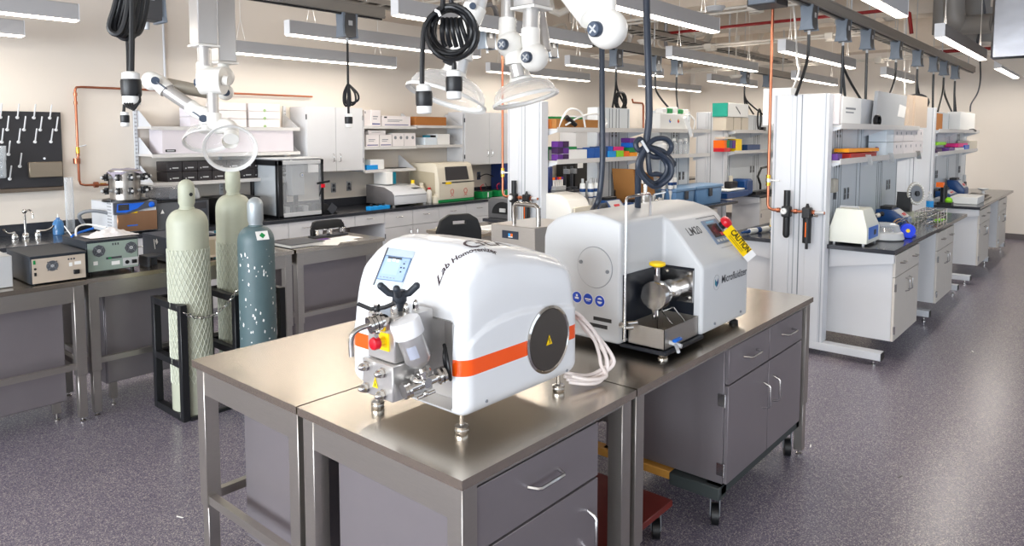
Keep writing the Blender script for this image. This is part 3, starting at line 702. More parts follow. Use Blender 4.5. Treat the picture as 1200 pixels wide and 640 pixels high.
b = B(); plate(b, 3.03, 3.225, .232, .235, 0, .001, dgrey); plate(b, 3.222, 3.225, .17, .235, 0, .001, dgrey); plate(b, 3.07, 3.19, .062, .0635, 0, .001, mgrey)
build(b, 'panel_outline', None, t)
inkd = mat('print_charcoal', (60, 62, 68), .5)
tb = text_b('LM20', .058, sl(2.875, .158, 0), (1, 0, 0), sd, inkd, depth=.0008, bold=.0006); build(tb, 'model_lettering', None, t)
tb = text_b('Microfluidizer', .050, (2.985, LY0, 1.135), (1, 0, 0), (0, 0, 1), inkd, depth=.0008, bold=.0008)
b = tb; b.poly([(2.918, LY0-.0008, 1.165), (2.935, LY0-.0008, 1.15), (2.935, LY0-.0008, 1.125), (2.918, LY0-.0008, 1.14)], [(0,1,2,3)], teal)
b.poly([(2.937, LY0-.0008, 1.15), (2.952, LY0-.0008, 1.165), (2.952, LY0-.0008, 1.14), (2.937, LY0-.0008, 1.125)], [(0,1,2,3)], dblue)
b.tube([(2.935+.03*math.cos(a*PI/12), LY0-.0006, 1.147+.034*math.sin(a*PI/12)) for a in range(24)], .0007, 4, mgrey, closed=True)
build(b, 'maker_lettering', None, t)
b = B(); p = sl(3.215, .16, 0)+Vector((.02, 0, 0))
p = sl(3.215, .17); b.cyl(p, p+sn*.022, .02, n=22, m=black).lathe(p+sn*.02, [(.02, 0), (.029, .004), (.030, .018), (.027, .026), (.016, .031), (.0, .032)], 26, sn, redp)
build(b, 'emergency_stop', None, t, label='red mushroom stop button')
for xx, yy in ((2.92, LY0), (3.20, LY0)): build(B().cyl((xx, yy-.001, .965), (xx, yy-.006, .965), .006, n=10), 'screw', mgrey, t)
# inlet valve with chrome cross handle at the far side
b = B(); vx, vy = 3.21, 1.86; b.cyl((vx, vy, 1.43), (vx, vy, 1.50), .022, n=20).cyl((vx, vy, 1.49), (vx, vy, 1.55), .011, n=16).lathe((vx, vy, 1.545), [(.012, 0), (.018, .006), (.012, .016)], 16)
for a in range(5):
    an = a*2*PI/5; b.tube([(vx, vy, 1.553), (vx+.03*math.cos(an), vy+.03*math.sin(an), 1.556)], .005, 8); b.ball((vx+.03*math.cos(an), vy+.03*math.sin(an), 1.556), .009, n=10)
b.cyl((vx, vy, 1.455), (vx+.10, vy-.04, 1.455), .010, n=14); b.cyl((vx+.05, vy-.02, 1.44), (vx+.05, vy-.02, 1.485), .012, n=14)
b.cyl((vx+.09, vy-.036, 1.44), (vx+.09, vy-.036, 1.47), .014, n=14); b.bar((vx+.05, vy-.02, 1.49), (vx+.12, vy-.05, 1.50), .012, .006)
build(b, 'inlet_valve', chrome, t)
for xx, yy in ((2.53, 1.375), (3.22, 1.375), (2.53, 1.87), (3.22, 1.87)):
    build(B().lathe((xx, yy, .9), [(.020, 0), (.022, .003), (.022, .012), (.016, .015), (.008, .018), (.008, .03)], 20), 'levelling_foot', chrome if xx < 3 else black, t)
settle(t)
# caution tag hanging from the stop button
b = B(); P0 = sl(3.245, .16, .024)+Vector((0, 0, 0)); P0_, P3_ = onY(852, 268, 1.35), onY(881, 303, 1.30); P = [P0_, P0_.lerp(P3_, .4), P0_.lerp(P3_, .82), P3_]
wd = (RM[0]*.72+Vector((0, 0, .62))).normalized()*.026
vs = []; 
for q in P: vs += [q-wd, q+wd]
n0 = Vector((-.3, -.8, .4)).normalized()*.0012
b.poly(vs+[v+n0 for v in vs], [(0,2,3,1),(2,4,5,3)]+[(8,9,11,10),(10,11,13,12)]+[(0,1,9,8),(0,8,10,2),(2,10,12,4),(1,3,11,9),(3,5,13,11)], yellow)
b.poly([v for v in vs[4:]]+[v+n0 for v in vs[4:]], [(0,2,3,1),(4,5,7,6),(0,4,6,2),(1,3,7,5),(2,6,7,3)], paper)
tg = build(b, 'caution_tag', None, None); tag(tg, 'yellow CAUTION tag hanging below the red stop button of the grey machine', 'tag')
ydir = (P[0]-P[2]); A = P[1]*.25+P[0]*.75
td = (P[2]-P[0]).normalized(); up_ = wd.normalized()
q = text_b('CAUTION', .036, P[0]*.86+P[2]*.14-wd*.1+n0*3, td, up_, black, depth=.001, bold=.0009)
o = build(q, 'caution_lettering', None, None); o.parent = tg
b = B(); up2 = up_
for k_ in (.35, .6): b.bar(P[0]*.8+P[2]*.2-wd*k_*1.2+n0*3, P[2]*.85+P[0]*.15-wd*k_*1.2+n0*3, .002, .0005)
o = build(b, 'small_print', black, None); o.parent = tg
# ================================================================ left row of stainless tables, gas cylinders
LT = 'row of stainless tables on the left'
table(.10, 1.555, 4.84, 5.45, 'stainless table at the left edge carrying the beige-backed black instrument', rails=('x1', 'y0'), shelf_z=.36)
table(1.565, 3.03, 4.87, 5.48, 'stainless table behind the gas cylinders carrying the green-backed instrument', rails=('x0', 'y0'), shelf_z=.36)
table(3.05, 3.93, 4.87, 5.48, 'short stainless table carrying the folder and hole punch', rails=('x0', 'y0'), shelf_z=.36)
def under_cab(x0, x1, y0, y1, z0, z1, label):
    t = thing('steel_cabinet', label, 'cabinet')
    build(B().box(x0, x1, y0+.02, y1, z0, z1, bev=.002), 'body', panel, t)
    build(B().box(x0+.004, x1-.004, y0, y0+.019, z0+.01, z1-.01, bev=.002), 'back_panel', panel, t)
    for x in (x0+.05, x1-.05): build(B().box(x-.02, x+.02, y0+.03, y0+.07, .05, z0).lathe((x, y0+.05, 0), [(.014, 0), (.014, .01), (.006, .014), (.006, .05)], 12), 'foot', steelb, t)
    settle(t)
under_cab(.5, 1.46, 4.97, 5.42, .12, .80, 'grey steel cabinet under the table at the left edge')
under_cab(1.70, 2.28, 4.99, 5.44, .16, .80, 'grey steel cabinet under the table, left of the gas cylinders')
under_cab(3.17, 3.82, 4.99, 5.44, .14, .80, 'brownish grey steel cabinet under the short table with the folder')
build_ = build
# cylinders
cylg = mat('cylinder_green_grey', (178, 181, 162), .42, var=.08, scale=14)
cylt = mat('cylinder_teal_grey', (84, 104, 108), .42, var=.12, scale=10, bump=.1)
capm = mat('cap_silver', (168, 176, 180), .4, .4)
netm = mat('net_sleeve', (200, 204, 188), .6)
def gas_cyl(x, y, r, top, body, cap, label, net=None, hole=0, spots=0):
    t = thing('gas_cylinder', label, 'gas cylinder', group=None)
    s = top-.27*1.0
    prof = [(r*.86, 0), (r*.98, .01), (r, .03), (r, s-.02)]
    for i in range(1, 9):
        a = i*PI/2/8; prof.append((r*.30+(r*.70)*math.cos(a)**.9 if i < 8 else r*.40, s-.02+(.10)*math.sin(a)))
    body_o = build(B().lathe((x, y, 0), prof, 40), 'body', body, t)
    zc = s+.075; rc = .042
    build(B().lathe((x, y, zc), [(rc*1.12, -.02), (rc*1.12, .012), (rc*1.0, .016)], 28), 'neck_ring', body, t)
    h = top-zc; cp = [(rc*1.0, .01), (rc*1.02, .03), (rc*1.18, .045), (rc*1.18, h-.05)]
    for i in range(1, 7):
        a = i*PI/2/6; cp.append((rc*1.18*math.cos(a), h-.05+.05*math.sin(a)))
    c_ = build(B().lathe((x, y, zc), cp, 28), 'cap', cap, t)
    d = Vector((-x, -y, 0)).normalized(); sd_ = Vector((d.y, -d.x, 0))*-1
    if hole:
        p = Vector((x, y, zc+.10))+(d*.8+sd_*.5).normalized()*(rc*1.17)
        build(B().cyl(p, p+(d*.8+sd_*.5).normalized()*.002, .012, n=16), 'cap_hole', black, c_)
    if net:
        z0, z1 = net; b = B(); nn = 26; n = 22; zr = z1-z0
        for sg in (1, -1):
            for i in range(nn):
                a0 = 2*PI*i/nn; turns = zr/.055/nn*2*PI*.75
                pts = [(x+(r+.002)*math.cos(a0+sg*turns*j/n), y+(r+.002)*math.sin(a0+sg*turns*j/n), z0+zr*j/n) for j in range(n+1)]
                b.tube(pts, .0028, 4)
        build(b, 'net_sleeve', netm, t)
    if spots:
        random.seed(5); b = B(); k = 0
        for i in range(70):
            a = math.atan2(d.y, d.x)+random.uniform(-1.5, 1.5); z = random.uniform(.45, s-.06); q = random.uniform(.002, .007)
            n_ = Vector((math.cos(a), math.sin(a), 0)); tt = Vector((-n_.y, n_.x, 0)); p = Vector((x, y, z))+n_*(r+.0008)
            w, h_ = tt*q, Vector((0, 0, q*random.uniform(.7, 2.6)))
            b.poly([p-w-h_*.5, p+w*.4-h_, p+w+h_*.3, p-w*.3+h_], [(0, 1, 2, 3)])
        build(b, 'paint_chips', paper, body_o)
        n_ = (d*.9+sd_*.35).normalized(); tt = Vector((-n_.y, n_.x, 0)); z = s-.0; b = B()
        p = Vector((x, y, z+.03))+n_*(r*.93); up = (Vector((0, 0, 1))-n_*.55).normalized()
        b.poly([p-tt*.04-up*.03, p+tt*.04-up*.03, p+tt*.04+up*.03, p-tt*.04+up*.03], [(0,1,2,3)], paper)
        q = p+n_*.001+Vector((0, 0, .0006)); b.poly([q-up*.02, q+tt*.02, q+up*.02, q-tt*.02], [(0,1,2,3)], green); build(b, 'hazard_label', None, body_o)
    return settle(t)
gas_cyl(2.043, 4.51, .124, 1.52, cylg, cylg, 'leftmost pale green gas cylinder, net sleeve and a hole in its cap', (.22, 1.08), hole=1)
gas_cyl(2.455, 4.70, .118, 1.576, cylg, cylg, 'pale green gas cylinder standing behind the dark teal one', (.22, 1.06))
gas_cyl(2.364, 4.244, .115, 1.40, cylt, capm, 'dark teal gas cylinder with a silver cap and chipped paint', spots=1)
rk = thing('cylinder_rack', 'black square-tube rack holding the gas cylinders', 'rack'); rm_ = mat('rack_black', (26, 27, 30), .42)
w_ = .045
for i, x in enumerate((1.915, 2.27, 2.60)):
    b = B(); y0, y1 = 4.37, 4.80
    b.box(x, x+w_, y0, y0+w_, 0, .745, bev=.003).box(x, x+w_, y1-w_, y1, 0, .745, bev=.003)
    for z in (0, .34, .70): b.box(x, x+w_, y0+w_, y1-w_, z, z+w_, bev=.003)
    build(b, 'side_frame', rm_, rk)
for z in (.34, .70): build(B().box(1.96, 2.27, 4.80, 4.84, z, z+.03), 'cross_bar', rm_, rk); build(B().box(2.315, 2.60, 4.83, 4.86, z, z+.03), 'cross_bar', rm_, rk)
build(B().box(1.96, 2.27, 4.36, 4.385, 0, .02), 'cross_bar', rm_, rk); settle(rk)
def chain(p0, p1, sag, n, label, r=.0032, L=.017):
    p0, p1 = Vector(p0), Vector(p1); b = B()
    P = [p0.lerp(p1, i/n)-Vector((0, 0, sag*4*(i/n)*(1-i/n))) for i in range(n+1)]
    for i in range(n):
        c = (P[i]+P[i+1])/2; d = (P[i+1]-P[i]).normalized(); u = Vector((0, 0, 1)) if i % 2 else d.cross(Vector((0, 0, 1))).normalized()
        u = (u-d*u.dot(d)).normalized(); q = (P[i+1]-P[i]).length*.62
        b.tube([c+d*q*math.cos(a)+u*.009*math.sin(a) for a in [k*PI/5 for k in range(10)]], r, 5, closed=True)
    return one(b, 'chain', chrome, label, 'chain')
chain((1.935, 4.36, .70), (2.285, 4.36, .78), .09, 17, 'galvanised chain strung across the front of the netted cylinder')
chain((2.285, 4.36, .33), (2.30, 4.35, .22), .0, 6, 'short chain end dangling inside the black rack')
# ------------------------------------------------ instruments on the left tables
rearb = mat('rear_panel_beige', (206, 192, 176), .4, .3); rearg = mat('rear_panel_green', (150, 166, 158), .4, .25)
def fan(b, x, y, z, r, n=5):
    b.cyl((x, y, z), (x, y-.002, z), r, n=8 if n == 8 else 24, m=dgrey)
    for q in (.28, .5, .72, .92): b.tube([(x+r*q*math.cos(a*PI/10), y-.003, z+r*q*math.sin(a*PI/10)) for a in range(20)], .0009, 4, mgrey, closed=True)
    b.cyl((x, y-.002, z), (x, y-.004, z), r*.3, n=16, m=lgrey)
    for a in range(4): b.tube([(x, y-.004, z), (x+r*math.cos(a*PI/2+.78), y-.004, z+r*math.sin(a*PI/2+.78))], .0012, 4, mgrey)
def instrument(x0, x1, y0, y1, z0, z1, label, shellm, rear, kind=0):
    t = thing('bench_instrument', label, 'laboratory instrument')
    b = B(); b.box(x0, x1, y0+.004, y1, z0, z1, shellm, bev=.003); b.box(x0-.002, x1+.002, y0, y1, z1-.014, z1+.001, shellm, bev=.002); build(b, 'case', None, t)
    r = B(); r.box(x0+.008, x1-.006, y0, y0+.004, z0+.004, z1-.016, rear); W = x1-x0; H = z1-z0
    if kind == 1:
        fan(r, x0+W*.38, y0, z0+H*.60, .032); r.box(x0+W*.05, x0+W*.09, y0-.002, y0, z0+H*.72, z0+H*.86, green)
        r.box(x0+W*.75, x0+W*.86, y0-.014, y0, z0+H*.20, z0+H*.36, black, bev=.003); r.box(x0+W*.68, x0+W*.74, y0-.001, y0, z0+H*.50, z0+H*.64, paper)
        r.box(x0+W*.78, x0+W*.90, y0-.001, y0, z0+H*.54, z0+H*.66, paper); r.cyl((x0+W*.08, y0, z0+H*.55), (x0+W*.08, y0-.003, z0+H*.55), .007, m=black); r.box(x0+W*.06, x0+W*.1, y0-.002, y0, z0+H*.3, z0+H*.42, black)
        for u in (.3, .46): 
            for v in (.45, .75): r.cyl((x0+W*u, y0, z0+H*v), (x0+W*u, y0-.002, z0+H*v), .003, m=black)
        for i in range(3): r.box(x0+W*(.66+.05*i), x0+W*(.69+.05*i), y0-.001, y0, z0+H*.74, z0+H*.80, dgrey)
    if kind == 2:
        fan(r, x0+W*.23, y0, z0+H*.66, .04, 8); fan(r, x0+W*.85, y0, z0+H*.66, .04, 8)
        r.box(x0+W*.36, x0+W*.66, y0-.002, y0, z0+H*.36, z0+H*.43, dgrey); r.box(x0+W*.40, x0+W*.46, y0-.003, y0, z0+H*.37, z0+H*.42, green)
        r.box(x0+W*.12, x0+W*.20, y0-.002, y0, z0+H*.22, z0+H*.34, paper); r.box(x0+W*.46, x0+W*.62, y0-.001, y0, z0+H*.16, z0+H*.28, paper)
        r.box(x0+W*.68, x0+W*.98, y0-.003, y0, z0+H*.08, z0+H*.34, lgrey); r.box(x0+W*.85, x0+W*.95, y0-.010, y0, z0+H*.14, z0+H*.26, black, bev=.002); r.cyl((x0+W*.76, y0-.003, z0+H*.2), (x0+W*.76, y0-.005, z0+H*.2), .013, m=black)
        for u in (.5, .55, .6): r.box(x0+W*u-.004, x0+W*u+.004, y0-.001, y0, z0+H*.80, z0+H*.87, dgrey)
    if kind == 3:
        r.box(x0+.02, x1-.02, y0-.002, y0, z0+.02, z1-.04, mat('rear_panel_tan', (178, 164, 142), .4, .3)); r.box(x0+W*.2, x0+W*.4, y0-.004, y0, z0+.04, z0+.07, black)
    build(r, 'rear_panel', None, t)
    f = B()
    for x in (x0+.03, x1-.03):
        for y in (y0+.04, y1-.04): f.cyl((x, y, .9), (x, y, z0+.002), .012)
    build(f, 'feet', rubber, t); return settle(t)
dkt = mat('instrument_charcoal', (40, 46, 54), .45, .2); dkb = mat('instrument_slate', (56, 72, 84), .4, .2)
instrument(1.277, 1.578, 4.90, yX(8, 1.277), .906, 1.075, 'black bench instrument with a beige rear panel and one small fan', dkt, rearb, 1)
instrument(1.60, 1.915, 4.96, 5.40, .922, 1.125, 'bench instrument with a green-grey rear panel and two hexagonal fans', dkt, rearg, 2)
instrument(2.13, 2.47, 4.98, 5.44, .91, 1.082, 'dark blue bench instrument partly hidden behind the netted cylinder', navy, rearb, 3)
b = B(); b.box(1.02, 1.20, 4.95, 5.25, .902, 1.09, bev=.004); one(b, 'bench_case', lgrey, 'pale metal case cut off by the left edge of the picture', 'case')
b = B(); b.box(1.985, 2.10, 5.0, 5.14, .962, .972, bev=.002).box(2.03, 2.07, 5.05, 5.12, .902, .962).box(1.985, 2.0, 5.0, 5.14, .902, .962); one(b, 'small_stand', dgrey, 'small dark stand between the two instruments on the left table', 'stand')
b = B(); b.bar((2.128, 5.18, 1.03), (2.128, 5.20, 1.055), .002, .03).bar((2.128, 5.22, .985), (2.128, 5.235, 1.055), .002, .012); one(b, 'glove_sticker', paper, 'white hand-shaped mark on the side of the dark blue instrument', 'sticker')
# crumpled cloth and tubing on top of the green instrument
bm = bmesh.new(); bmesh.ops.create_grid(bm, x_segments=30, y_segments=22, size=1)
random.seed(3)
for v in bm.verts:
    x, y = v.co.x*.15, v.co.y*.10; r = math.hypot(v.co.x, v.co.y)
    h = max(0, 1-r)*.055; nz = noise.noise(Vector((x*22, y*22, 3)))*.016+noise.noise(Vector((x*60, y*60, 9)))*.006
    v.co = (1.80+x*(1+.2*nz*20), 5.13+y, 1.130+max(0, h+nz*(1 if r < .95 else .3)))
bb = B(); bb.bm.free(); bb.bm = bm; o = one(bb, 'plastic_bag', mat('translucent_bag', (232, 230, 232), .3), 'crumpled white plastic bag on top of the green-backed instrument', 'bag', ang=80)
b = B(); b.tube([(1.62, 5.20, 1.14), (1.66, 5.30, 1.18), (1.74, 5.35, 1.19), (1.82, 5.25, 1.17)], .006, 8, paper, sm=5).tube([(1.60, 5.22, 1.135), (1.66, 5.26, 1.15), (1.75, 5.27, 1.17)], .008, 8, blue, sm=4).tube([(1.58, 5.28, 1.20), (1.60, 5.22, 1.14)], .004, 6, paper); one(b, 'tubing', None, 'white and blue tubing curling on the green-backed instrument', 'tubing')
# table C: folder, papers, hole punch
b = B(); b.box(3.06, 3.36, 4.96, 5.24, .902, .925, paper, bev=.001).box(3.05, 3.37, 4.95, 5.25, .925, .930, dgrey, bev=.001).box(3.05, 3.37, 4.95, 5.25, .900, .903, dgrey); 
one(b, 'ring_binder', None, 'dark ring binder full of papers lying on the short table', 'binder')
b = B()
for i, (x, y, a, l) in enumerate(((3.45, 5.05, .3, 'white paper sheet under the purple folder'), (3.55, 5.02, -.2, 'white paper sheet in the middle of the short table'), (3.66, 5.10, .1, 'white paper sheet nearest the free end of the short table'), (3.42, 4.98, .8, 'white paper sheet poking out beside the ring binder'))):
    c, s_ = math.cos(a), math.sin(a); P = [(x+u*c-v*s_, y+u*s_+v*c) for u, v in ((-.14, -.1), (.14, -.1), (.14, .1), (-.14, .1))]; one(B().prism(P, 'z', .901+i*.001, .902+i*.001), 'paper_sheet', paper, l, 'paper')
b.bm.free()
one(B().prism([(3.42, 5.15), (3.55, 5.13), (3.56, 5.2), (3.43, 5.22)], 'z', .9055, .908), 'purple_folder', purple, 'edge of a purple folder between the papers', 'folder')
t = thing('hole_punch', 'black three-hole punch standing on the short table', 'hole punch')
build(B().box(3.50, 3.86, 5.30, 5.40, .9, .915, bev=.003), 'base', dgrey, t)
b = B(); b.prism([(3.51, .965), (3.85, .965), (3.85, .99), (3.82, 1.035), (3.78, 1.045), (3.56, 1.045), (3.53, 1.035), (3.51, .99)], 'y', 5.345, 5.375, bev=.004); b.box(3.51, 3.55, 5.33, 5.38, .915, .97).box(3.81, 3.85, 5.33, 5.38, .915, .97); build(b, 'lever', black, t)
for x in (3.54, 3.68, 3.82): build(B().box(x-.015, x+.015, 5.31, 5.36, .915, .965, bev=.004).cyl((x, 5.33, .915), (x, 5.33, .97), .007, m=chrome), 'punch_head', black, t)
settle(t)
# ================================================================ back wall: worktop, cupboards, shelves
CF = 6.68
t = thing('wall_worktop', 'long black worktop along the back wall with a low upstand', 'worktop')
build(B().box(.3, 14.0, CF-.02, 7.44, .875, .91, bev=.003), 'slab', epoxy, t)
build(B().box(.3, 14.0, 7.42, 7.44, .91, 1.01, bev=.002), 'upstand', epoxy, t); settle(t)
def base_unit(x0, x1, label, dr=1, doors=1, knee=False, y=CF, top=.872):
    t = thing('base_cabinet', label, 'cabinet')
    zd = .68; g = .003
    if knee:
        build(B().box(x0, x1, y+.02, y+.5, .74, top), 'apron_body', cabw, t)
        n = dr
        for i in range(n):
            a, c = x0+(x1-x0)*i/n+g, x0+(x1-x0)*(i+1)/n-g
            d = build(B().box(a, c, y, y+.019, .745, top-g, bev=.001), 'drawer', cabw, t)
            b = B(); handle(b, ((a+c)/2, y, .82), (1, 0, 0), .10, (0, -.028, 0), .004); build(b, 'handle', handlem, d)
        return settle(t)
    build(B().box(x0, x1, y+.02, 7.38, .10, top).box(x0, x1, y+.07, 7.38, 0, .10), 'body', cabw, t)
    for i in range(dr):
        a, c = x0+(x1-x0)*i/dr+g, x0+(x1-x0)*(i+1)/dr-g
        d = build(B().box(a, c, y, y+.019, zd+g, top-g, bev=.001), 'drawer', cabw, t)
        b = B(); handle(b, ((a+c)/2, y, .80), (1, 0, 0), .10, (0, -.028, 0), .004); build(b, 'handle', handlem, d)
    for i in range(doors):
        a, c = x0+(x1-x0)*i/doors+g, x0+(x1-x0)*(i+1)/doors-g
        d = build(B().box(a, c, y, y+.019, .10, zd-g, bev=.001), 'door', cabw, t)
        hx = (c-.05 if i == 0 else a+.05)
        b = B(); handle(b, (hx, y, .58), (0, 0, 1), .10, (0, -.028, 0), .004); build(b, 'handle', handlem, d)
    for z in (.2, .58): build(B().cyl((x0+.002, y-.004, z-.03), (x0+.002, y-.004, z+.03), .006, n=8), 'hinge', dgrey, t)
    return settle(t)
X = lambda px: xY(px, CF, 260)
base_unit(.4, 1.6, 'white sink cabinet below the faucet at the left', 2, 2)
base_unit(1.6, 2.9, 'white base cabinet behind the gas cylinders', 2, 2)
base_unit(2.9, X(338), 'white base cabinet below the left half of the glass-sided robot', 2, 2)
base_unit(X(338), X(378), 'white base cabinet below the right half of the glass-sided robot', 1, 1)
base_unit(X(378), X(451), 'pair of shallow drawers over the open knee space', 2, knee=True)
build(B().box(X(451)-.004, X(451), CF+.02, 7.38, 0, .872), 'filler', cabw, None) if False else None
base_unit(X(451), X(514.5), 'white two-door base cabinet below the grey-sided plate reader', 2, 2)
base_unit(X(514.5), X(576), 'white base cabinet below the cream sequencer', 2, 2)
base_unit(X(576), X(625), 'white base cabinet below the green gel boxes', 2, 2)
base_unit(X(625)+.01, 10.4, 'white base cabinet behind the column on the back wall', 3, 3)
base_unit(10.41, 12.2, 'farthest white base cabinet on the back wall', 3, 3)
# wall cupboards
def wall_cab(x0, x1, label, y=7.10, z0=1.37, z1=2.13, n=2, lefthinge=True):
    t = thing('wall_cabinet', label, 'cabinet'); g = .002
    build(B().box(x0, x1, y+.02, 7.44, z0, z1), 'body', cabw, t)
    for i in range(n):
        a, c = x0+(x1-x0)*i/n+g, x0+(x1-x0)*(i+1)/n-g
        d = build(B().box(a, c, y, y+.019, z0, z1, bev=.001), 'door', cabw, t)
        hx = c-.045 if i % 2 == 0 else a+.045
        b = B(); handle(b, (hx, y, z0+.16), (0, 0, 1), .10, (0, -.028, 0), .004); build(b, 'handle', handlem, d)
    for z in (z0+.12, z1-.12):
        for x in (x0-.001, x1+.001): build(B().box(x-.004, x+.004, y-.003, y+.015, z-.03, z+.03), 'hinge', dgrey, t)
    return settle(t)
wall_cab(4.62, 5.41, 'white wall cabinet above the right side of the glass-sided robot')
wall_cab(7.20, 8.22, 'white wall cabinet right of the cream sequencer')
wall_cab(9.9, 10.9, 'white wall cabinet on the back wall seen beyond the column')
# left shelving: standards, three shelves
def shelf(x0, x1, y0, z, label, yb=7.44, ends=True, grp=None):
    t = thing('wall_shelf', label, 'shelf')
    build(B().box(x0, x1, y0+.012, yb-.01, z-.022, z).box(x0, x1, y0, y0+.012, z-.035, z+.001), 'board', shw, t)
    if ends:
        for x in (x0+.01, x1-.014):
            build(B().prism([(y0+.02, z-.001), (yb, z-.001), (yb, z+.16), (yb-.04, z+.16)], 'x', x, x+.004), 'end_bracket', pilw, t)
    return settle(t)
for x, l in ((2.885, 'slotted wall standard left of the black drawer boxes'), (3.75, 'slotted wall standard behind the black drawer boxes'), (4.54, 'slotted wall standard left of the first wall cabinet')):
    b = B(); b.box(x-.016, x+.016, 7.425, 7.445, 1.15, 2.14, pilw)
    for i in range(24): b.box(x-.008, x-.004, 7.423, 7.4255, 1.2+i*.038, 1.212+i*.038, dgrey).box(x+.004, x+.008, 7.423, 7.4255, 1.2+i*.038, 1.212+i*.038, dgrey)
    one(b, 'shelf_standard', None, l, 'shelf standard')
shelf(2.90, 4.53, 7.10, 1.885, 'upper left wall shelf carrying white boxes')
shelf(2.90, 4.53, 7.10, 1.615, 'middle left wall shelf under the long grey-white case')
shelf(2.90, 3.74, 7.10, 1.335, 'lowest left wall shelf carrying rows of black drawer boxes')
shelf(3.76, 4.53, 7.10, 1.335, 'short lowest wall shelf behind the glass-sided robot')
# open shelf bay between the two wall cabinets
b = B(); b.box(5.415, 5.43, 7.1, 7.44, 1.10, 2.02, cabw).box(7.17, 7.195, 7.12, 7.44, 1.37, 2.1, cabw); b.bm.free(); one(B().box(5.415, 5.43, 7.1, 7.44, 1.35, 2.02), 'bay_side_panel', cabw, 'white panel at the left of the open shelf bay', 'panel'); one(B().box(7.17, 7.195, 7.12, 7.44, 1.37, 2.1), 'bay_side_panel', cabw, 'white panel at the right of the open shelf bay', 'panel')
for nm, x0, x1, z, y0 in (('top left', 5.435, 6.29, 1.915, 7.1), ('top right', 6.30, 7.15, 1.93, 7.1), ('second left', 5.435, 6.29, 1.655, 7.1), ('second right', 6.30, 7.15, 1.665, 7.1), ('lowest', 5.435, 6.27, 1.365, 7.1)):
    shelf(x0, x1, y0, z, nm+' shelf of the open bay between the wall cabinets', ends=(nm not in ('top left', 'second left')))
bxm = mat('carton_white', (226, 220, 220), .7); prt = mat('print_blue', (60, 64, 130), .6)
def carton(x0, x1, y0, y1, z0, z1, label, m=bxm, stripe=None, group=None, name='carton'):
    t = thing(name, label, 'box', group=group)
    build(B().box(x0, x1, y0, y1, z0, z1, bev=.002), 'box', m, t)
    if stripe:
        b = B(); W = x1-x0; H = z1-z0
        if 'bar' in stripe: b.box(x0+W*.08, x1-W*.08, y0-.0008, y0, z0+H*.08, z0+H*.16, prt)
        if 'txt' in stripe: b.box(x0+W*.18, x1-W*.3, y0-.0008, y0, z0+H*.55, z0+H*.62, mgrey).box(x0+W*.18, x1-W*.4, y0-.0008, y0, z0+H*.42, z0+H*.47, mgrey)
        if 'blk' in stripe: b.box(x0+W*.06, x0+W*.16, y0-.0008, y0, z0+H*.78, z0+H*.92, black)
        if 'tab' in stripe: b.cyl(((x0+x1)/2, y0, z0+.008), ((x0+x1)/2, y0-.001, z0+.008), .018, n=16, m=mat('tab_green', (150, 180, 130), .6))
        if 'dots' in stripe:
            for u in (.25, .75): b.cyl((x0+W*u, y0, z0+H*.65), (x0+W*u, y0-.001, z0+H*.65), min(W, H)*.13, n=12, m=mgrey)
        if b.bm.faces: build(b, 'print', None, t)
        else: b.bm.free()
    return settle(t)
Yb = 7.13
def cpx(px0, px1, pyt, zb, Y, label, m=bxm, stripe=None, group=None, dpt=.22, name='carton'):
    x0, x1 = xY(px0, Y, pyt), xY(px1, Y, pyt); x0 = max(x0, {1.74: 6.05, 1.735: 6.05}.get(Y, 0)) if x0 < 7 and Y < 2 else x0; x0 = max(x0, 5.56) if 4 < Y < 4.5 and x0 < 7 else x0; x0 = max(x0, 10.05) if Y < 2 and 9 < x0 < 11 else x0; zt = onY((px0+px1)/2, pyt, Y).z
    return carton(x0, x1, Y, min(Y+dpt, 7.42), zb, zt, label, m, stripe, group, name)
# stacks of lidded white boxes left (px 210-310)
for i, (a, c) in enumerate(((135.5, 1.887), (122.5, 1.975), (110, 2.060))):
    z1 = (1.972, 2.057, 2.142)[i]
    carton(3.93, 4.30, 7.13, 7.38, (1.888, 1.976, 2.061)[i], z1, 'white document box with a green tab, %s of its stack' % ('bottom', 'middle', 'top')[i], stripe='tab', name='storage_box')
    carton(3.58, 3.90, 7.13, 7.38, (1.888, 1.976, 2.061)[i], z1, 'white storage box behind the extraction arm, %s of its stack' % ('bottom', 'middle', 'top')[i], name='storage_box')
for i in range(2): carton(3.30, 3.55, 7.15, 7.38, 1.888+i*.10, 1.985+i*.10, 'pale carton at the left end of the upper shelf, %s one' % ('lower', 'upper')[i], mat('carton_lilac', (222, 218, 226), .7), name='storage_box')
t = thing('long_case', 'long greyish white case with a dark handle slot on the middle left shelf', 'case')
build(B().box(3.0, 4.45, 7.11, 7.40, 1.617, 1.865, bev=.004), 'case', mat('case_mauve_white', (214, 208, 214), .5), t)
build(B().box(3.03, 3.13, 7.106, 7.11, 1.635, 1.66, black, bev=.001).box(3.045, 3.115, 7.104, 7.106, 1.642, 1.652, lgrey), 'slot_label', None, t); settle(t)
